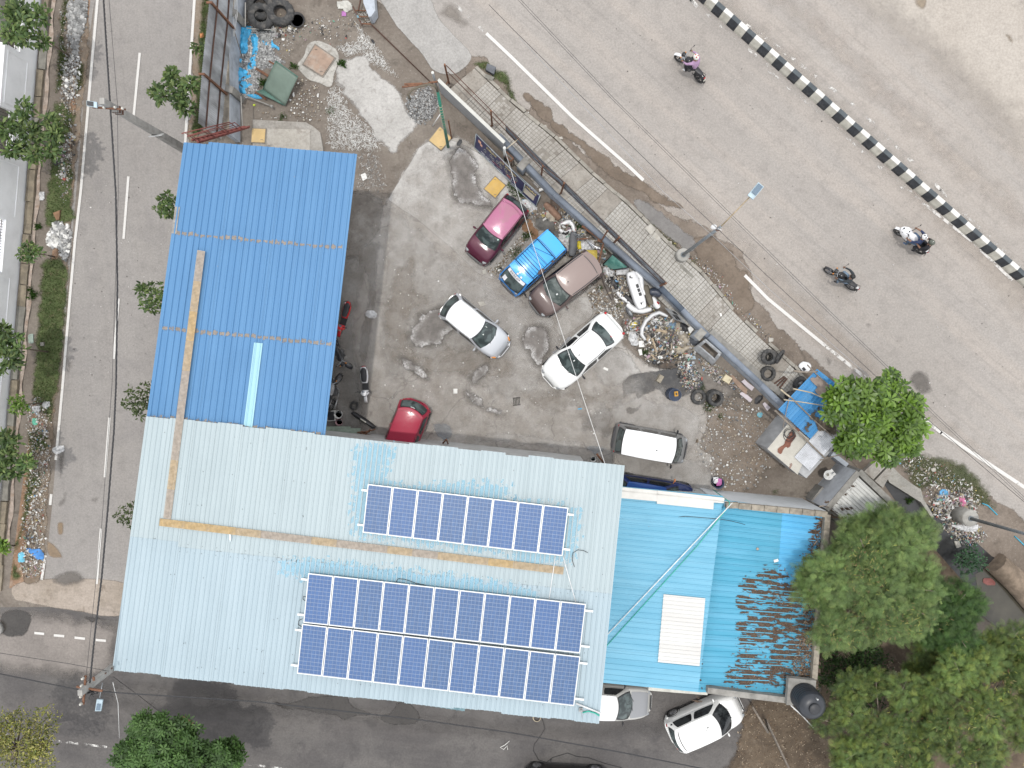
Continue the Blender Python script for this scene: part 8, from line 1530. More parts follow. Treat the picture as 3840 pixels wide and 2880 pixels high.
bwhite=PAINTM('scrap_white',(.70,.70,.70),0,.4,.15,(.45,.43,.40)); bgrey=col('scrap_grey',(.085,.088,.095),.55,dirt=.4,dirtcol=(.2,.19,.18)); bsil=col('scrap_silver',(.36,.37,.38),.4,metal=.3,dirt=.3,dirtcol=(.2,.19,.17)); blk_p=col('scrap_black',(.018,.018,.02),.5,dirt=.3,dirtcol=(.12,.11,.10)); brown_m=col('brown_foam',(.21,.125,.085),.85,dirt=.4,dirtcol=(.30,.25,.2)); matg=col('grey_mat',(.105,.10,.092),.95,dirt=.4,dirtcol=(.2,.185,.16)); clear=M('clear_sheet',(.50,.50,.50),.25,0,.35,9,.8,dirt=.4,dirtcol=(.28,.25,.22)); yplast=col('yellow_plastic',(.52,.42,.03),.4); ysheet=col('yellow_sheet',(.47,.36,.07),.7); cloth=col('cream_cloth',(.33,.29,.23),.95,dirt=.5,dirtcol=(.16,.135,.11))
strip_shell('black_bumper','black car bumper with a white plate lying by the red car','bumper',[cH(335,1345),cH(450,1420),cH(575,1505)],.24,.16,blk_p,parts=[(.38,.62,.35,.60,plate,'number_plate')])
crumple('green_sheet','dull green sheet beneath the pale roof edge by the shed corner','sheet',[cH(30,1500),cH(180,1480),cH(330,1500),cH(440,1525),cH(400,1575),cH(330,1605),cH(20,1600)],.45,.10,col('green_canvas',(.19,.23,.185),.8),res=.08,freq=3)
b=MB()
for k in range(7): a=cH(430+RNG.normal(0,25),1560+RNG.normal(0,12),.5); b.tube([a,a+Vector((RNG.normal(.3,.1),RNG.normal(.1,.1),RNG.normal(0,.1)))],.03,6)
tag(b.obj('pipe_bundle',rust),'bundle of rusty pipes at the shed corner by the green sheet','pipes',kind='stuff')
b=MB(); b.tube([T(1,2,1590,540,.1),T(1,2,1645,478,1.4)],.04,6); b.tube([T(1,2,1645,478,1.4),T(1,2,1670,545,.1)],.04,6); tag(b.obj('iron_bracket',rust),'bent rusty iron bracket at the pale roof edge right of the red car','bracket')
b=MB(); b.tube([T(2,2,735,608,1.6),T(2,2,800,690,.4)],.05,8); tag(b.obj('iron_post',rust),'rusty iron post beside the white bucket','post')
crumple('plastic_bag','torn grey plastic bag beside the red scooter','bag',[cH(475,320),cH(515,290),cH(560,300),cH(590,340),cH(540,370),cH(490,345)],.02,.09,clear,res=.04,freq=12)
# ---- scrap along the wall (upper part)
strip_shell('bench_cushion','brown foam bench seat dumped by the yard wall','seat',[cA(1270,180),cA(1390,290),cA(1500,410)],.42,.30,brown_m)
crumple('rubber_mat','grey crumpled rubber mat between the cars and the wall','mat',[cA(1140,400),cA(1200,375),cA(1400,410),cA(1440,500),cA(1400,580),cA(1290,570),cA(1170,520)],.03,.14,matg,freq=3); crumple('rubber_mat','dark brown mat beneath the bench seat by the wall','mat',[cA(1360,110),cA(1460,95),cA(1560,190),cA(1500,260),cA(1400,240)],.04,.12,col('brown_mat',(.09,.065,.05),.9),freq=4); crumple('rubber_mat','black mat beside the wall under the climbing weed','mat',[cA(1540,250),cA(1620,230),cA(1680,310),cA(1600,360)],.05,.12,blk_p,freq=4)
crumple('cardboard','brown cardboard flattened behind the maroon car','cardboard',[cA(940,520),cA(1040,400),cA(1100,520),cA(1180,620),cA(1130,700),cA(1020,600)],.025,.03,col('cardboard',(.20,.115,.065),.9),freq=2); crumple('foam_piece','torn cream foam piece beside the bench seat','foam',[cA(1290,310),cA(1340,310),cA(1420,400),cA(1390,440),cA(1310,370)],.12,.12,cloth,freq=7)
crumple('plastic_sheet','clear crumpled plastic behind the maroon car','plastic',[cA(930,120),cA(1040,130),cA(1130,220),cA(1160,280),cA(1060,300),cA(960,220)],.03,.14,clear,freq=10); crumple('plastic_sheet','clear plastic heap behind the blue van','plastic',[cA(1480,640),cA(1640,630),cA(1650,760),cA(1600,860),cA(1500,760)],.03,.16,clear,freq=10); crumple('plastic_sheet','clear plastic heap below the yellow bag','plastic',[cA(1780,740),cA(1960,720),cA(2000,860),cA(1860,910),cA(1780,860)],.05,.2,clear,freq=9)
strip_shell('car_fender','white torn fender behind the blue van','fender',[cA(1510,485),cA(1640,440),cA(1690,500),cA(1720,620)],.26,.16,bwhite); strip_shell('car_fender','white and black inner fender behind the blue van','fender',[cA(1490,560),cA(1570,620),cA(1670,570)],.24,.16,bwhite,parts=[(.3,.8,.1,.6,blk_p,'black_liner')]); strip_shell('car_cladding','long grey plastic panel standing behind the brown car','panel',[cA(1700,600),cA(1690,780),cA(1670,960)],.40,.06,bgrey,z=.25)
b=MB(); c=cA(1440,625,.2); b.box((c.x,c.y,.14),(.24,.30,.24),rz=.1); tag(b.obj('car_battery',blk_p),'black car battery behind the blue van','battery')
crumple('yellow_bag','bright yellow plastic bag behind the brown car','bag',[cA(1750,750),cA(1790,740),cA(1815,830),cA(1775,850)],.15,.22,yplast,res=.04,freq=8); crumple('yellow_sheet','yellow woven sheet behind the brown car spoiler','sheet',[cA(1890,880),cA(2025,880),cA(2040,1010),cA(1990,980),cA(1920,920)],.20,.14,ysheet,freq=5)
gr=thing('bull_bar','chromed tubular bull bar in the scrap by the wall','bar',cA(2000,800)); b=MB()
for k in range(4): b.tube([cA(1880+25*k,700+40*k,.45),cA(2000+28*k,790+15*k,.5),cA(2140-10*k,850-25*k,.45)],.022,6)
for k in range(3): b.tube([cA(1950+60*k,745+35*k,.46),cA(2000+55*k,850+5*k,.46)],.018,6)
b.obj('tubes',chrome,gr,world=True)
for a,c,w_,lab in (((1830,500,.5),(2150,730,.6),.13,'rusty channel beam lying along the yard wall'),((1750,700,.4),(1920,690,.45),.06,'short rusty bar above the yellow bag'),((2150,740,.5),(2070,1060,.4),.08,'rusty bar with a forked end slanting from the wall'),((2205,570,2.0),(2100,750,.6),.07,'rusty prop leaning on the tin sheets')):
 b=MB(); b.beam(cA(*a),cA(*c),w_,w_*.6)
 if 'channel' in lab: b.beam(cA(2060,700,.6),cA(2160,730,.6),.2,.12); b.beam(cA(a[0],a[1]+18,.44),cA(c[0],c[1]+18,.5),.03,.16)
 tag(b.obj('iron_beam',rust),lab,'beam','rusty iron beams by the wall')
b=MB()
for k in range(5): q=[cA(1790+RNG.normal(0,40),640+RNG.normal(0,25),.4+RNG.normal(0,.05)) for _ in range(4)]; b.tube(q,.012,5)
tag(b.obj('cable_tangle',galv),'tangle of grey cable beside the climbing weed','cable',kind='stuff')
# windscreen, bumpers, headlamps
ws_=thing('loose_windscreen','loose green windscreen glass leaning on the yard wall','windscreen',cE(1000,560)); q=[cE(1020,380,.75),cE(1340,640,.8),cE(1000,690,.10),cE(830,585,.10)]; b=MB(); b.grid(lambda u,v: bil(q,u,v)+Vector((0,0,.12*math.sin(math.pi*u)*math.sin(math.pi*v))),10,8); b.obj('glass',GLASSM('green_glass',(.06,.17,.145),(.12,.26,.225),.15),ws_,world=True); b=MB(); [b.tube([q[i]+Vector((0,0,.01)),q[(i+1)%4]+Vector((0,0,.01))],.03,6) for i in range(4)]; b.tube([cE(1030,470,.6),cE(1150,600,.5),cE(1300,650,.6)],.022,6); b.obj('frame',blk_p,ws_,world=True)
strip_shell('car_bumper','large white car bumper with a slatted grille on the scrap heap','bumper',[cE(1340,740),cE(1390,900),cE(1470,1150),cE(1570,1440)],.62,.24,bwhite,profile=7,z=.40,parts=[(.10,.16,.22,.34,blk_p,'fog_lamp'),(.15,.18,.35,.45,blk_p,'slot'),(.36,.46,.52,.72,blk_p,'grille'),(.48,.57,.52,.72,blk_p,'grille'),(.59,.68,.52,.74,blk_p,'grille'),(.84,.90,.42,.54,blk_p,'fog_lamp'),(.84,.86,.58,.70,blk_p,'slot')],group='scrapped bumpers')
strip_shell('car_bumper','narrow white bumper piece behind the large one','bumper',[cE(1430,740),cE(1540,850),cE(1560,1090),cE(1620,1180)],.26,.16,bwhite,z=.42,group='scrapped bumpers'); strip_shell('car_bumper','white bumper corner under the large one','bumper',[cE(1290,1350),cE(1420,1450),cE(1580,1480),cE(1760,1450)],.34,.2,bwhite,z=.1,group='scrapped bumpers'); strip_shell('bumper_strip','white pointed bumper strip left of the large bumper','bumper',[cE(1100,1115),cE(1200,1220),cE(1380,1350)],.22,.12,bwhite,z=.1,parts=[(.28,.36,.4,.65,blk_p,'slot'),(.68,.78,.4,.65,blk_p,'slot')],group='scrapped bumpers'); strip_shell('car_bumper','white bumper end with a red lamp at the wall','bumper',[cE(1760,1220),cE(1830,1340),cE(1900,1430)],.34,.22,bwhite,z=.25,parts=[(.5,.75,.62,.95,redl,'tail_lamp')],group='scrapped bumpers')
strip_shell('car_cladding','brown torn plastic strip on the white bumpers','panel',[cE(1630,1000),cE(1670,1180),cE(1740,1380)],.30,.10,col('brown_plastic',(.115,.10,.075),.8),z=.5); strip_shell('car_cladding','dark glossy mirror panel at the end of the tin fence','panel',[cE(1700,1130),cE(1830,1130),cE(1920,1180)],.42,.2,col('navy_plastic',(.035,.042,.06),.3),z=.5); strip_shell('car_cladding','dark grey wheel liner on the scrap heap','panel',[cE(1240,1180),cE(1330,1250),cE(1450,1360)],.42,.2,blk_p,z=.05)
strip_shell('steel_bracket','long dark bracket lying behind the brown car','bracket',[cE(800,740),cE(900,1000),cE(1020,1270)],.20,.10,col('bracket_dark',(.10,.085,.075),.7,dirt=.5,dirtcol=(.22,.18,.15))); crumple('plastic_sheet','black crumpled plastic left of the white bumpers','plastic',[cE(920,840),cE(1030,820),cE(1120,960),cE(1110,1080),cE(980,1000)],.05,.22,blk_p,freq=7); crumple('plastic_sheet','clear wrinkled plastic by the brown car rear','plastic',[cE(840,580),cE(960,620),cE(1060,720),cE(1000,830),cE(890,780)],.05,.16,clear,freq=10); crumple('plastic_sheet','grey wrapped plastic below the loose windscreen','plastic',[cE(1100,660),cE(1320,650),cE(1260,760),cE(1120,780)],.2,.16,clear,freq=9)
hl_=thing('loose_headlamp','loose headlamp unit lying by the white sedan','headlamp',cE(1340,1500)); b=MB(); c=cE(1340,1500); b.ell((c.x,c.y,.10),(.30,.13,.10),rot=Matrix.Rotation(R(-58),3,'Z')); b.obj('housing',bgrey,hl_,world=True); b=MB(); c=cE(1355,1520); b.ell((c.x,c.y,.14),(.16,.07,.08),rot=Matrix.Rotation(R(-58),3,'Z')); b.obj('lens',lampglass,hl_,world=True)
strip_shell('car_bumper','long curved silver bumper arching over the rubbish','bumper',[cF(440,715),cF(375,620),cF(385,520),cF(450,390),cF(560,290),cF(680,245),cF(820,310)],.20,.14,PAINTM('silver_bumper',(.58,.58,.58),.2,.35,.2),z=.30,group='scrapped bumpers',n=40)
dr=thing('car_door_frame','grey stripped car door leaning on the yard wall','door',cF(980,300)); q=[cF(790,150,.9),cF(980,215,1.0),cF(1178,440,.5),cF(960,360,.25)]; b=MB(); b.grid(lambda u,v: bil(q,u,v),6,4); b.obj('door_skin',bsil,dr,world=True)
for u0,u1,v0,v1 in ((.30,.48,.45,.85),(.55,.75,.40,.80),(.60,.95,.08,.30)):
 b=MB(); b.grid(lambda u,v: bil(q,u0+(u1-u0)*u,v0+(v1-v0)*v)+Vector((-.01,-.01,.02)),3,3); b.obj('opening',blk_p,dr,world=True)
tg=thing('tailgate','silver car tailgate without glass propped on the yard wall','tailgate',cF(1500,950)); q=[cF(1500,690,.95),cF(1785,935,.95),cF(1620,1150,.12),cF(1275,850,.12)]
def tgp(u,v,k=0): return bil(q,u,v)+Vector((0,0,.10*math.sin(math.pi*v)+k))
for nm,u0,u1,v0,v1 in (('upper_frame',0,1,0,.16),('side_frame',0,.13,.16,.58),('side_frame',.87,1,.16,.58),('lower_panel',0,1,.58,1)):
 b=MB(); b.grid(lambda u,v: tgp(u0+(u1-u0)*u,v0+(v1-v0)*v),10,6); o=b.obj(nm,bsil,tg,world=True); o.modifiers.new('t','SOLIDIFY').thickness=.04
b=MB(); b.tube([tgp(.02,.72,.02),tgp(.98,.72,.02)],.018,6); b.obj('trim_strip',blk_p,tg,world=True)
for pts,lab,mm,h in (([(1200,740),(1240,660),(1340,640),(1385,700),(1370,790),(1280,810)],'dark grey tied sack against the yard wall',col('dark_sack',(.06,.065,.075),.5),.40),([(1020,620),(1120,590),(1200,670),(1210,760),(1120,800),(1050,720)],'pale dusty cloth sack in the rubbish',cloth,.28),([(970,900),(1080,840),(1180,800),(1300,820),(1200,880),(1120,950),(990,960)],'cream cloth roll in front of the dark sack',cloth,.22),([(880,870),(960,820),(1050,850),(1040,910),(900,910)],'stained cream rag heap in the burnt rubbish',cloth,.14),([(650,640),(790,620),(870,700),(860,760),(720,740)],'flat grey cardboard sheet on the rubbish',matg,.05),([(960,460),(1040,430),(1060,560),(1000,620)],'brown cloth bundle near the grey door',cloth,.2),([(840,430),(960,400),(990,500),(900,530)],'blue grey plastic bag near the grey door',col('blue_bag',(.10,.16,.22),.4),.22),([(1060,440),(1160,430),(1200,560),(1080,580)],'black plastic sack by the white foam',blk_p,.25),([(700,880),(800,850),(880,980),(820,1010),(700,980)],'burnt black cloth in the rubbish',blk_p,.14),([(760,1060),(980,1060),(980,1180),(720,1180)],'sooty brown sheet at the heap edge',col('sooty',(.09,.072,.058),.9),.08),([(160,600),(260,570),(330,620),(340,760),(260,810),(190,720)],'cloudy clear plastic by the white sedan tail',clear,.14),([(580,350),(700,370),(760,440),(700,470),(600,430)],'white plastic film inside the silver bumper',clear,.16)):
 crumple('dumped_cloth' if 'cloth' in lab or 'rag' in lab else 'dumped_sack' if 'sack' in lab or 'bag' in lab else 'dumped_sheet',lab,'rubbish',[cF(*p) for p in pts],.05,h,mm,res=.045,freq=5)
crumple('yellow_bag','yellow plastic bag in the rubbish left of the silver bumper','bag',[cF(205,440),cF(270,400),cF(330,400),cF(310,450),cF(240,505)],.04,.12,yplast,res=.03,freq=10)
for pts,lab,mm,hh in (([(345,730),(425,725),(432,835),(345,838)],'white printed carton near the heap edge',wpl,.12),([(330,880),(390,870),(405,970),(360,980)],'white plastic bottle lying by the heap',wpl,.1),([(1150,950),(1200,930),(1215,1000),(1170,1015)],'white paper box near the tailgate',wpl,.08),([(1225,1000),(1310,985),(1325,1045),(1235,1050)],'blue grey device near the tailgate',col('device',(.27,.34,.38)),.1),([(1170,1110),(1200,1105),(1235,1170),(1200,1180)],'white slipper shaped plastic piece in the soot',wpl,.05),([(970,1130),(1030,1100),(1040,1160),(990,1170)],'white tile piece on the sooty sheet',wpl,.05),([(1720,255),(1755,250),(1768,305),(1738,312)],'white plastic piece on the footpath near the broken kerb',wpl,.20),([(455,495),(505,470),(510,550),(460,555)],'white carton inside the silver bumper',wpl,.1),([(1170,510),(1220,480),(1275,530),(1210,605),(1190,560)],'white foam moulding by the buttress',wpl,.3)):
 poly_slab('dumped_box',lab,'rubbish',[cF(*p) for p in pts],.02,hh,mm)
for a,c,w_,mm,lab in (((580,680),(655,925),.08,col('split_wood',(.30,.235,.16),.9),'split wooden plank in the rubbish'),((650,540),(830,575),.12,MATS['split_wood'],'short wooden board in the rubbish'),((560,960),(640,1050),.06,MATS['split_wood'],'small wooden stake at the heap edge'),((300,300),(640,240),.05,col('brown_stick',(.19,.14,.10),.9),'brown stick beneath the bumper pile'),((960,540),(880,740),.08,blk_p,'black hose piece in the rubbish')):
 b=MB(); b.beam(cF(*a,.2),cF(*c,.24),w_,.04); tag(b.obj('plank',mm),lab,'plank')
b=MB(); c=cF(700,1380); b.box((c.x,c.y,.15),(.24,.40,.28),rz=-.5,taper=.9); tag(b.obj('stone_block',M('stone_block',(.25,.22,.17),.9,0,.25,5,.5,dirt=.5,dirtcol=(.06,.055,.05))),'rough stone block standing in the oil spill','stone')
for pts,lab,mm in (([(2108,1430),(2165,1390),(2212,1440),(2330,1530),(2290,1590),(2212,1530)],'lilac board along the yard wall',col('lilac_board',(.50,.45,.47),.7,var=.06)),([(1900,1330),(1960,1320),(2212,1570),(2190,1659),(2050,1520)],'brown board along the yard wall',col('brown_board',(.27,.19,.14),.8)),([(2075,1640),(2120,1610),(2212,1659),(2300,1740),(2260,1790)],'second lilac board near the shack end',MATS['lilac_board'])):
 poly_slab('board',lab,'board',[cF(*p) for p in pts],.05,.11,mm)
for pts,lab in (([cG(125,740),cG(195,660),cG(165,630),cG(98,700)],'dark cloth bundle on the lilac boards'),): crumple('dumped_cloth',lab,'rubbish',pts,.12,.15,blk_p,res=.04)
poly_slab('board','lilac board end below the dark cloth','board',[cG(195,740),cG(225,715),cG(300,790),cG(255,828)],.05,.12,MATS['lilac_board'])
# white door of a scooter etc beyond the shack
strip_shell('car_cladding','white panel lying beyond the blue sheet of the shack','panel',[cG(690,300),cG(740,260),cG(800,300)],.55,.10,bwhite,z=.1,parts=[(.1,.35,.25,.6,blk_p,'opening')]); mf=thing('iron_grill_frame','rusty iron frame on the footpath beside the shack','frame',cG(440,500)); b=MB()
for k in range(3): b.beam(cG(320+40*k,510+30*k,.25),cG(490+18*k,385+14*k,.25),.06,.06)
b.beam(cG(285,515,.2),cG(400,605,.2),.08,.06); b.obj('bars',rust2,mf,world=True)
crumple('dumped_sack','black plastic bag beside the shack corner','bag',[cG(410,610),cG(450,600),cG(482,630),cG(470,660),cG(430,655)],.15,.2,blk_p,res=.03,freq=10)
b=MB(); c=cG(560,630,.4); b.ell((c.x,c.y,.55),(.33,.22,.2)); tag(b.obj('black_helmet_shape',trim),'rounded black plastic shell tucked under the blue sheet','shell')
b=MB(); c=cG(1200,1290,.3); b.ell((c.x,c.y,.3),(.42,.32,.25)); b.box((c.x+.02,c.y-.1,.5),(.18,.14,.08)); tag(b.obj('black_heap',blk_p),'black plastic heap under the tree by the shack','rubbish')
# ---- kerb slabs and stones on the mud verge
for c,r,pts,zz,mm,lab in ((2,1,[(1190,280),(1235,330),(1190,378),(1140,322)],.22,'l','pale slab leaning by the kerb above the lamp'),(2,1,[(1230,345),(1290,380),(1260,430),(1205,390)],.16,'l','second pale slab below the leaning one'),(2,1,[(1322,425),(1378,428),(1378,492),(1322,490)],.08,'l','square pale slab left of the street lamp'),(2,1,[(1540,680),(1600,660),(1610,685),(1545,708)],.10,'l','white broken kerb piece by the lamp'),(2,1,[(890,15),(945,40),(940,60),(885,52)],.1,'l','pale stone at the kerb near the upper gutter'),(2,1,[(980,95),(1010,85),(1018,110),(995,125)],.08,'l','small pale stone near the upper gutter'),(1,0,[(2000,568),(2075,600),(2055,660),(1985,620)],.30,'d','dark stone block at the end of the footpath'),(1,0,[(1985,650),(2060,680),(2040,710),(1975,680)],.2,'g','grey stone slab beside the dark block'),(2,1,[(1440,650),(1455,625),(1570,735),(1550,745)],.16,'g','slipped kerb stone below the lamp'),(3,2,[(1400,730),(1440,720),(1445,752),(1412,758)],.08,'l','pale brick in the roadside garbage'),(3,2,[(1600,1355),(1640,1350),(1660,1400),(1620,1412)],.10,'l','pale concrete chunk in the drain'),(2,0,[(265,1090),(295,1085),(300,1110),(275,1120)],.12,'l','round stone on the muddy verge'),(2,0,[(402,1190),(432,1183),(440,1205),(405,1205)],.08,'l','white plastic piece on the muddy verge'),(3,1,[(0,1258),(40,1262),(38,1290),(0,1296)],.12,'l','white stone near the tyre stack')):
 poly_slab('loose_stone',lab,'stone',TL(c,r,pts),.0,zz,{'l':M('pale_stone',(.38,.36,.32),.9,0,.15,4,.4,dirt=.4),'d':col('dark_stone',(.10,.105,.115),.85),'g':stone2}[mm])
# ---- top left corner: green tub, blue tarpaulin, covers
tub=thing('green_tub','green ribbed plastic tub turned on its side near the tarpaulin','tub',cI(1050,950)); gt_m=col('tub_green',(.15,.20,.165),.65,var=.1,scale=2,bmp=.1); gt_d=col('tub_dark',(.075,.15,.12),.6)
q=[cI(1032,708,.95),cI(1283,890,.80),cI(1140,1215,.12),cI(885,1030,.30)]; b=MB(); b.grid(lambda u,v: bil(q,u,v)+Vector((0,0,.05*math.sin(math.pi*v))),8,10); o=b.obj('floor_panel',gt_m,tub,world=True); o.modifiers.new('t','SOLIDIFY').thickness=.03
for k in range(5): b=MB(); v=.10+.2*k; b.tube([bil(q,.03,v)+Vector((0,0,.02+.05*math.sin(math.pi*v))),bil(q,.97,v)+Vector((0,0,.02+.05*math.sin(math.pi*v)))],.010,6); b.obj('rib',gt_d,tub,world=True)
q2=[cI(885,1030,.30),cI(1140,1215,.12),cI(1100,1205,.05),cI(800,1055,.60)]; b=MB(); b.grid(lambda u,v: bil(q2,u,v),4,3); b.obj('side_panel',gt_d,tub,world=True).modifiers.new('t','SOLIDIFY').thickness=.03
for a,c in ((0,1),(0,3)): b=MB(); b.tube([q[a]+Vector((0,0,.03)),q[c]+Vector((0,0,.03))],.03,8); b.obj('rim',gt_d,tub,world=True)
b=MB(); b.beam(cI(790,1060,.2),cI(915,1145,.12),.08,.06); b.beam(cI(950,705,.5),cI(1015,745,.6),.08,.06); b.obj('foot',rust,tub,world=True)
b=MB(); b.beam(cI(800,790,.25),cI(945,880,.35),.11,.09); tag(b.obj('iron_beam',rust),'rusty beam end sticking out from the green tub','beam')
def TARPM(nm,alpha_noise,th):
 m=M(nm,(.055,.36,.62),.35,0,.25,4,.9); m=m.copy(); t=m.node_tree; b=[n for n in t.nodes if n.type=='BSDF_PRINCIPLED'][0]; v=coords(t,(1,1,1)); n=noise(t,v,alpha_noise,4,.6,1.2); t.links.new(ramp(t,n,th,th+.03),b.inputs['Alpha']); return m
tarp=TARPM('tarp_blue',3.2,.42); tarpf=M('tarp_blue',(0,0,0))
b1=crumple('blue_tarpaulin','torn blue tarpaulin strip along the plastered wall','tarpaulin',[cI(612,320),cI(745,318),cI(740,400),cI(705,470),(cI(712,580)),cI(660,625),cI(628,590),cI(592,430)],.06,.24,tarpf,res=.035,freq=6); b2=crumple('blue_tarpaulin','ragged blue tarpaulin edge down the middle of the gravel','tarpaulin',[cI(745,412),cI(815,415),cI(832,560),cI(800,660),cI(805,760),cI(760,800),cI(700,800),cI(735,700),cI(770,580)],.05,.2,tarp,res=.035,freq=6); b3=crumple('blue_tarpaulin','gravelly blue tarpaulin in the lower part of the bed','tarpaulin',[cI(585,800),cI(640,790),cI(740,860),cI(720,900),cI(660,930),cI(760,985),cI(700,1010),cI(680,1080),cI(620,1060),cI(590,980)],.05,.2,tarp,res=.035,freq=6)
for pts,lab in (([(860,465),(930,500),(945,525),(900,520)],'blue plastic scrap on the gravel'),([(965,580),(985,470),(1000,510),(1060,550),(1065,580),(1000,540)],'forked blue plastic scrap by the gravel'),([(690,1090),(820,1100),(870,1140),(780,1130)],'blue tarpaulin corner by the pale gravel'),([(600,690),(640,680),(640,720),(610,725)],'blue tarpaulin scrap by the drum roller')): crumple('plastic_scrap',lab,'plastic',[cI(*p) for p in pts],.03,.12,tarpf,res=.03,freq=9)
crumple('black_bag','black torn bag hanging on the plastered wall','bag',[cI(460,890),cI(490,890),cI(525,940),cI(515,985),cI(470,985)],1.34,.14,blk_p,res=.04,freq=9); bucket('black shallow basin near the tractor tyres',cI(1282,245),.34,.16,blk_p,trim,handle=False,name='basin',cat='basin')
for pts,z,mm,lab in (([(155,390),(195,380),(205,430),(160,440)],.03,col('orange_packet',(.5,.2,.08)),'orange packet on the grass by the tin fence'),([(1060,395),(1090,400),(1085,435),(1055,430)],.1,blk_p,'small black box near the blue scrap'),([(1100,445),(1135,450),(1125,475),(1100,470)],.05,wpl,'white paper near the blue scrap'),([(770,1205),(795,1205),(792,1225),(770,1222)],.05,col('lime_plastic',(.5,.6,.05)),'lime plastic piece below the tarpaulin')): poly_slab('litter_piece',lab,'litter',[cI(*p) for p in pts],.02,z+.02,mm)
crumple('cement_bag','torn white cement sacks by the rusty frame','sack',[cJ(50,110),cJ(200,90),cJ(400,40),cJ(520,130),cJ(620,310),cJ(480,400),cJ(400,480),cJ(260,320),(cJ(110,320))],.04,.14,col('sack_white',(.47,.46,.42),.9,dirt=.3),res=.04,freq=6); crumple('rag','purple rag on the mud by the cement sacks','rag',[cJ(230,480),cJ(300,440),cJ(390,550),cJ(330,615),cJ(235,600)],.03,.08,col('purple_rag',(.34,.13,.33)),res=.03,freq=10)
b=MB(); q=[T(1,0,570+RNG.normal(0,8),230+12*k,.04+.02*(k%2)) for k in range(7)]; b.tube(q,.025,6); tag(b.obj('black_hose_piece',blk_p),'twisted black strap on the mud near the rusty cover','strap'); b=MB(); c=T(1,0,1012,362); b.ell((c.x,c.y,.05),(.06,.13,.05),rot=Matrix.Rotation(.6,3,'Z')); tag(b.obj('black_bundle',blk_p),'small black bundle on the littered gate ground','bundle')
crumple('dumped_sheet','dark wet rag by the sliding gate','rag',TL(1,0,[(1735,1250),(1760,1210),(1780,1215),(1770,1245),(1750,1260)]),.03,.06,blk_p,res=.03); crumple('plastic_sheet','clear plastic bag of waste between the wall and the sign boards','plastic',[cC(1540,1030),cC(1620,1010),cC(1700,1080),cC(1690,1160),cC(1620,1130)],.05,.25,clear,res=.05,freq=8); poly_slab('dumped_box','white bent carton between the wall and the sign boards','rubbish',[cC(1660,1200),cC(1740,1185),cC(1815,1190),cC(1810,1225),cC(1740,1225),cC(1665,1260)],.05,.25,wpl)
# yard bits
poly_slab('paper','white rectangular paper lying by the white sedan','paper',[cB(1390,1150),cB(1470,1185),cB(1455,1225),cB(1373,1188)],.018,.024,wpl); crumple('paper','crumpled foil by the pale roof left of the drain grate','foil',TL(1,2,[(1708,50),(1735,42),(1738,75),(1712,80)]),.02,.05,wpl,res=.03); poly_slab('floor_chip','broken pale concrete flake beside the silver hatchback','chip',TL(1,1,[(1915,950),(1965,945),(1985,975),(1940,990)]),.0,.03,M('pale_stone',(0,0,0))); poly_slab('floor_chip','broken concrete lump before the maroon car','chip',TL(1,1,[(1955,680),(1985,665),(1995,705),(1960,712)]),.0,.06,MATS['pale_stone']); poly_slab('litter_piece','crushed white packet by the blue shed corner','litter',TL(1,0,[(905,1510),(945,1495),(965,1540),(925,1565)]),.02,.04,wpl); poly_slab('litter_piece','small blue packet on the yard floor','litter',TL(2,2,[(568,212),(605,207),(600,218),(570,220)]),.02,.03,tarpf); poly_slab('cardboard_flap','brown cardboard on the dark lane beyond the tree','cardboard',TL(0,3,[(1580,1205),(1680,1260),(1665,1288),(1595,1290),(1562,1245)]),.02,.035,MATS['cardboard']); b=MB(); b.tube([T(1,3,2190,1425,.03),T(1,3,2150,1460,.04),T(1,3,2110,1480,.03),T(1,3,2140,1498,.03),T(1,3,2172,1465,.04),T(1,3,2175,1500,.03)],.02,6); tag(b.obj('white_strip',wpl),'twisted white plastic strip on the dark lane','strip'); co=MB(); c=T(2,3,215,1230,.1); [co.torus((c.x,c.y,.03+.02*k),.20-.012*k,.014,n=24,m=6) for k in range(4)]; tag(co.obj('rope_coil',bamboo),'coil of brown rope below the solar roof','coil'); b=MB(); b.tube([T(2,3,x,y,.03) for x,y in ((262,1235),(285,1320),(240,1390),(190,1460),(185,1510),(230,1590),(300,1610),(350,1570),(480,1530),(560,1560),(660,1570),(800,1620),(950,1659))],.012,5); tag(b.obj('ground_cable',blk),'long thin cable snaking over the dark lane','cable')
b=MB(); a=T(3,3,-20,1240,.6); c=T(3,3,180,1659,.3); b.tube([T(2,3,2080,1130,1.4),T(2,3,2212,1350,1.0),a,c],[.05,.06,.055,.05],8); tag(b.obj('wooden_post',wood),'fallen grey wooden post below the water tank','post')
for pts,lab in (([(1850,1030),(1900,1050),(1980,1130)],'bent blue pipe on the roadside grass'),([(2130,1315),(2170,1350),(2230,1410)],'blue pipe end at the right edge')): b=MB(); b.tube([T(3,2,*p,.06) for p in pts],.03,8); tag(b.obj('blue_pipe',col('pipe_blue',(.05,.32,.45))),lab,'pipe')
rk=thing('pipe_culvert','broken earthen bank with a large pipe at the pond','bank',D(2180,1230)); b=MB(); b.tube([D(2150,1215,.3),D(2200,1260,.3),D(2260,1330,.3)],[.55,.6,.6],14); b.obj('bank',col('earth',(.20,.155,.115),.95,var=.3,scale=2.5,bmp=.6),rk,world=True)
crumple('red_cloth','dull red cloth floating at the pond edge','cloth',[cR for cR in TL(3,3,[(1850,30),(1900,15),(1945,45),(1950,75),(1880,65)])],.06,.08,col('red_cloth',(.20,.07,.06)),res=.04)
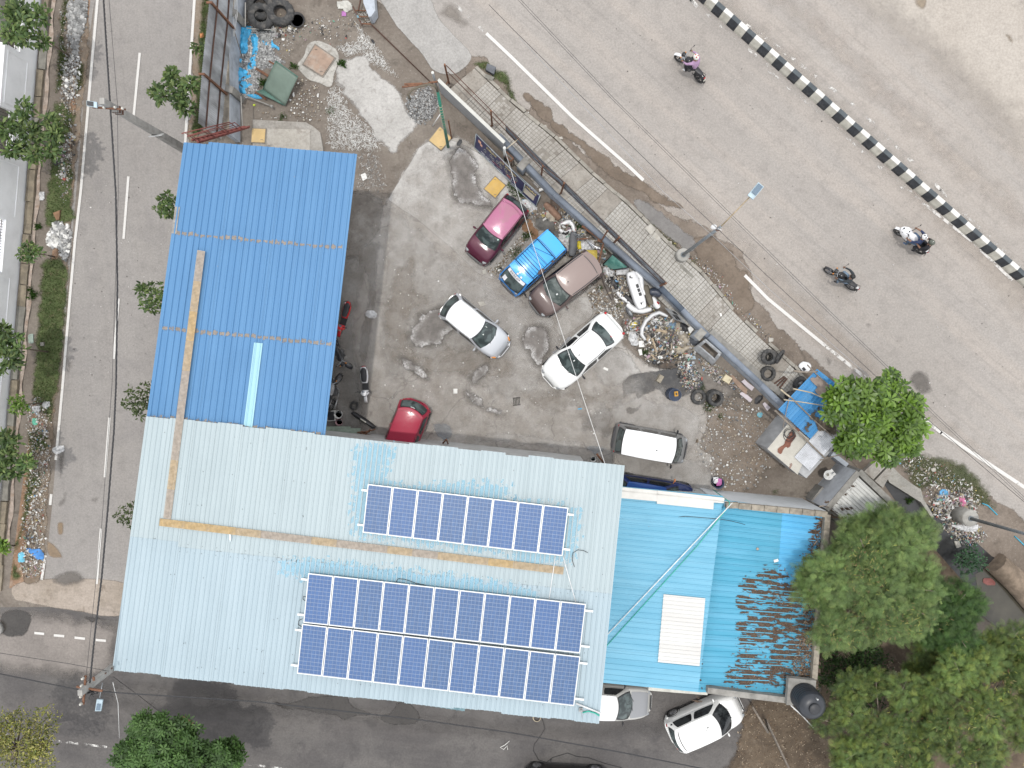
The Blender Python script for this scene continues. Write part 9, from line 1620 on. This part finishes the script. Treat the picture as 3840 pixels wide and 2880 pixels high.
crumple('blue_packet','blue and white packet on the garbage heap','packet',TL(3,2,[(1470,940),(1500,905),(1545,940),(1515,975)]),.12,.05,col('packet_blue',(.10,.30,.52)),res=.03); crumple('pink_bag','pink plastic bag on the garbage heap','bag',TL(3,2,[(1640,975),(1680,970),(1695,1040),(1660,1060),(1645,1020)]),.12,.16,col('bag_pink',(.46,.14,.25)),res=.03,freq=9); crumple('plastic_sheet','clear plastic film below the lamp drum','plastic',TL(3,2,[(1580,1215),(1700,1220),(1800,1215),(1790,1270),(1680,1260)]),.06,.16,clear,res=.05,freq=9)
for c,r,pts,lab,mm in ((0,2,[(165,1470),(205,1455),(222,1520),(170,1535)],'pale blue plastic bag on the lower verge',col('bag_cyan',(.14,.45,.60))),(0,2,[(235,1415),(290,1430),(350,1425),(385,1490),(340,1515),(280,1470)],'torn blue plastic on the lower verge',col('bag_blue',(.06,.21,.50))),(0,2,[(285,300),(325,300),(322,350),(290,345)],'green plastic bag on the verge rubbish',col('bag_green',(.10,.36,.25))),(0,2,[(370,170),(430,150),(430,190),(390,210)],'pinkish white plastic heap on the verge',clear),(0,2,[(460,560),(540,530),(560,570),(490,600)],'pale pink plastic on the lane edge line',clear),(0,1,[(255,1240),(290,1230),(290,1300),(255,1300)],'grey green plastic bag in the gutter',col('bag_grey_green',(.27,.33,.28))),(0,1,[(345,10),(385,5),(385,60),(350,70)],'white plastic bag in the gutter',clear),(0,2,[(285,200),(350,190),(345,240),(300,240)],'dirty white plastic on the verge',clear)):
 crumple('plastic_bag',lab,'bag',TL(c,r,pts),.04,.12,mm,res=.03,freq=9)
for c,r,pts,lab,mm in ((0,1,[(470,185),(530,160),(525,240),(500,248)],'tan cardboard scrap on the verge grass',MATS['cardboard']),(0,1,[(580,275),(603,278),(603,315),(582,315)],'small white block by the rubble heap',wpl),(0,1,[(498,315),(520,315),(522,380),(503,385)],'long white plaster chunk in the rubble heap',wpl),(0,1,[(470,470),(505,420),(520,440),(500,490)],'broken white plaster slab in the rubble heap',wpl),(0,1,[(412,460),(450,430),(480,440),(440,475)],'jagged white plaster piece left of the rubble heap',wpl),(0,1,[(550,360),(590,380),(595,410),(560,395)],'white plaster piece at the right of the rubble heap',wpl),(0,2,[(240,670),(310,640),(340,690),(290,740),(235,725)],'large brown stone on the lower verge',stone),(0,2,[(400,480),(440,475),(455,520),(425,525)],'tan rock at the lane edge',stone),(0,1,[(360,1300),(390,1298),(390,1330),(362,1330)],'grey brick on the verge grass',stone2)):
 poly_slab('verge_stone',lab,'stone',TL(c,r,pts),.02,.12,mm)
# ---- swarms: rubble, chips, splinters (nobody could count them)
SCR=ATT('scrap_bits',.75,0,.3,.2)
def bits(lab,pts,n,size,cols,tv=CHIP_V,tf=CHIP_F,z=.03,zs=.05,tilt=.35,edge=.3,jit=.25,name='litter',cat='litter',curve=True,squash=None):
 p=inside(pts,n,curve,edge); p=np.column_stack([p,np.full(n,z)+RNG.uniform(0,zs,n)]); s=RNG.lognormal(0,.45,n)*size; s=np.clip(s,size*.35,size*2.6)
 if squash: s=np.stack([s,s*RNG.uniform(squash,1,n),s*RNG.uniform(.5,1,n)],1)
 return tag(swarm(name,tv,tf,p,rots(n,tilt),s,palette(cols,n,.15),SCR,jit=jit),lab,cat,kind='stuff')
GREY=[(.26,.26,.255),(.33,.33,.325),(.20,.20,.195),(.40,.395,.385)]; WHT=[(.62,.61,.58),(.52,.51,.48),(.68,.67,.65)]; MIX=WHT*2+[(.42,.40,.37),(.36,.33,.29),(.30,.24,.17),(.12,.11,.10),(.05,.05,.05),(.24,.22,.19),(.35,.30,.22),(.2,.18,.16),(.28,.27,.26),(.18,.15,.12),(.45,.44,.42)]*3+[(.14,.27,.42),(.40,.33,.13),(.33,.10,.08),(.12,.27,.20),(.36,.24,.29)]
BRN=[(.24,.19,.14),(.30,.25,.19),(.18,.14,.10),(.36,.32,.26)]
bits('grey crushed rubble on the verge at the top',TL(0,0,[(620,0),(760,0),(760,120),(740,240),(700,340),(680,470),(640,500),(600,300),(580,130)]),1500,.045,GREY,ROCK_V,ROCK_F,name='rubble',cat='rubble',z=.015,edge=.2); bits('grey rubble scattered lower on the verge',TL(0,0,[(520,500),(700,480),(720,700),(680,860),(560,880),(520,700)]),260,.034,GREY+WHT,ROCK_V,ROCK_F,name='rubble',cat='rubble',z=.02); bits('white plaster rubble on the verge',TL(0,1,[(430,320),(480,260),(560,260),(620,350),(600,560),(560,600),(500,490),(410,470)]),900,.045,WHT+GREY,ROCK_V,ROCK_F,name='rubble',cat='rubble',z=.02,edge=.25)
bits('white rubbish on the verge near the second tree',TL(0,0,[(480,1150),(660,1150),(660,1300),(620,1550),(500,1540),(480,1400)]),180,.055,MIX); bits('rubbish strewn over the lower verge',TL(0,2,[(260,120),(440,130),(450,400),(470,650),(420,900),(400,1100),(380,1400),(390,1640),(180,1640),(200,1200),(240,800),(230,400)]),1300,.038,MIX,squash=.4); bits('small stones over the lower verge',TL(0,2,[(240,250),(440,250),(430,900),(380,1500),(150,1640),(200,1000)]),900,.022,BRN+WHT,ROCK_V,ROCK_F,name='gravel',cat='gravel'); bits('pebbles along the lane edge of the verge',TL(0,0,[(520,0),(760,0),(700,800),(640,1659),(500,1659),(500,600)]),900,.022,BRN+GREY,ROCK_V,ROCK_F,name='gravel',cat='gravel')
STW=[(.66,.65,.62),(.58,.57,.54),(.70,.69,.67)]
bits('white splinters strewn over the ground above the blue roof',TL(1,0,[(620,780),(720,740),(800,900),(880,1000),(960,1050),(1040,1150),(1100,1300),(1000,1320),(860,1310),(640,1290),(600,1050)]),2600,.036,STW,STICK_V,STICK_F,z=.025,zs=.02,tilt=.1,name='splinters',edge=.35); bits('white splinters strewn by the gate rail',TL(1,0,[(850,180),(940,260),(1060,400),(1160,560),(1240,680),(1150,650),(1000,560),(900,470),(800,500),(720,450),(660,400),(860,330)]),1300,.034,STW,STICK_V,STICK_F,z=.02,zs=.02,tilt=.1,name='splinters',edge=.25); bits('white splinters along the corner of the blue shed',TL(1,0,[(880,1330),(1050,1300),(1110,1450),(1130,1640),(1000,1659),(850,1640),(870,1480)]),500,.034,STW+GREY,STICK_V,STICK_F,z=.02,zs=.02,tilt=.1,name='splinters')
bits('dark chippings under the curved green post',TL(1,0,[(1310,820),(1500,740),(1600,900),(1560,1000),(1450,1090),(1320,1030),(1290,920)]),1800,.020,GREY+[(.10,.10,.10)],ROCK_V,ROCK_F,z=.012,zs=.01,name='gravel',cat='gravel'); bits('pale fine chippings on the tarpaulin bed',[cI(x,y) for x,y in [(620,320),(900,330),(1010,350),(1060,430),(1000,480),(1040,620),(1130,720),(1000,800),(880,820),(820,1100),(620,1060),(600,700)]],4200,.020,[(.42,.42,.41),(.50,.50,.49),(.33,.33,.32),(.24,.24,.24)],ROCK_V,ROCK_F,z=.02,zs=.06,name='gravel',cat='gravel'); bits('rubbish by the tractor tyres',[cI(x,y) for x,y in [(720,0),(800,20),(1000,230),(1150,200),(1280,320),(1250,420),(1050,420),(900,330),(720,300)]],420,.045,MIX+BRN); bits('stones on the bare ground near the green tub',TL(1,0,[(200,700),(420,650),(600,780),(600,1040),(300,1060),(0,1030),(0,950),(250,930)]),300,.022,BRN+WHT,ROCK_V,ROCK_F,name='gravel',cat='gravel'); bits('small scraps on the dirt around the rusty cover',TL(1,0,[(100,150),(500,120),(850,120),(900,250),(700,400),(450,350),(250,560),(150,450)]),420,.024,MIX); bits('splinters in the rusty frame',[cJ(x,y) for x,y in [(640,450),(1150,420),(1330,900),(1020,920),(760,600)]],260,.04,STW+BRN,STICK_V,STICK_F,z=.05)
bits('rubbish packed along the scrap by the wall, upper part',[cA(x,y) for x,y in [(930,100),(1180,230),(1560,60),(1700,300),(2100,700),(2212,900),(2100,1200),(1900,950),(1600,900),(1480,600),(1100,400),(1000,560)]],900,.05,MIX+BRN,squash=.4,z=.04,zs=.12); bits('rubbish packed around the white bumpers',[cE(x,y) for x,y in [(760,520),(1100,560),(1400,700),(1800,1100),(1950,1400),(1500,1580),(1200,1500),(1040,1300),(820,900)]],900,.045,MIX+BRN,squash=.4,z=.05,zs=.15)
bits('rubbish heap under the silver bumper',[cF(x,y) for x,y in [(350,260),(700,240),(1000,380),(1250,600),(1400,760),(1300,1000),(1150,1100),(700,1150),(450,1120),(380,800),(100,680),(60,380),(200,300)]],1700,.052,MIX+BRN+[(.05,.05,.05),(.08,.075,.07)]*2,squash=.4,z=.03,zs=.16); bits('burnt black scraps in the heap',[cF(x,y) for x,y in [(620,760),(900,700),(1100,900),(1000,1150),(700,1130)]],700,.045,[(.02,.02,.02),(.04,.038,.035),(.09,.075,.06),(.14,.10,.07)],squash=.35,z=.03,zs=.12); bits('scraps round the oil spill',[cF(x,y) for x,y in [(980,1100),(1300,1100),(1450,1300),(1400,1560),(1150,1600),(1000,1400)]],520,.036,MIX,squash=.4); bits('scraps along the lower yard wall',[cF(x,y) for x,y in [(1350,1000),(1700,1100),(2100,1400),(2300,1700),(2000,1600),(1500,1350)]],620,.034,MIX+BRN,squash=.4); bits('gravelly rubble between the brown car and the bumpers',[cE(x,y) for x,y in [(540,1120),(760,950),(1000,1260),(1240,1400),(1300,1560),(1100,1659),(760,1640),(600,1400)]],800,.022,GREY+BRN*2+WHT,ROCK_V,ROCK_F,name='rubble',cat='rubble',z=.015); bits('crumbs behind the maroon car',[cA(x,y) for x,y in [(600,1000),(900,650),(1000,760),(760,1000),(560,1250),(420,1200)]],260,.022,WHT+BRN,ROCK_V,ROCK_F,name='gravel',cat='gravel')
bits('loose stones and scraps on the dry mud by the shack',TL(2,2,[(1560,60),(1900,60),(2212,300),(2212,800),(1900,960),(1740,860),(1560,560),(1640,300)]),900,.024,WHT+BRN+GREY,ROCK_V,ROCK_F,name='gravel',cat='gravel'); bits('scraps along the muddy verge by the footpath',TL(2,0,[(20,860),(150,980),(420,1240),(720,1540),(860,1659),(600,1659),(240,1180),(60,1000)]),420,.026,WHT+BRN); bits('scraps on the mud near the street lamp',TL(2,1,[(900,20),(1400,420),(1640,560),(1800,700),(2000,1000),(2212,1180),(2212,1330),(1900,1000),(1560,700),(1100,260)]),620,.026,MIX,squash=.5); bits('garbage strewn over the roadside at the right',TL(3,2,[(1080,600),(1300,580),(1600,740),(1850,960),(1800,1180),(1500,1180),(1380,1050),(1280,900),(1130,720)]),1100,.034,MIX+WHT,squash=.4); bits('dense garbage heap before the lamp drum',TL(3,2,[(1420,960),(1560,900),(1740,930),(1800,1080),(1760,1180),(1560,1180),(1420,1140)]),1300,.05,MIX+WHT,squash=.4,z=.04,zs=.16); bits('garbage sliding down to the drain',TL(3,2,[(1500,1180),(1780,1190),(1900,1300),(1760,1420),(1560,1330)]),600,.04,MIX+BRN,squash=.4,z=.05); bits('crumbs of concrete on the yard floor',DL([(830,440),(1060,620),(1200,700),(1290,830),(1330,960),(1000,940),(820,860),(800,640)]),420,.014,WHT+GREY,ROCK_V,ROCK_F,name='grit',cat='grit',z=.018,zs=.0); bits('grit on the main road',DL([(1100,60),(1500,60),(2212,650),(2212,1040),(1900,820),(1400,360)]),260,.012,[(.12,.11,.10),(.5,.48,.46)],ROCK_V,ROCK_F,name='grit',cat='grit',z=.02,zs=.0); bits('grit on the grey lane',TL(0,1,[(640,0),(1500,0),(1350,1000),(1250,1659),(560,1659)]),160,.014,[(.12,.11,.10),(.55,.53,.5)],ROCK_V,ROCK_F,name='grit',cat='grit',z=.015,zs=.0); bits('twigs and dry leaves on the cyan roof edge',[D(x,y,ZR) for x,y in [(1755,1140),(1782,1118),(1758,1495),(1700,1490)]],500,.06,[(.22,.16,.11),(.32,.25,.18),(.12,.085,.06)],STICK_V,STICK_F,z=ZR+.05,zs=.04,name='twigs',cat='twigs')
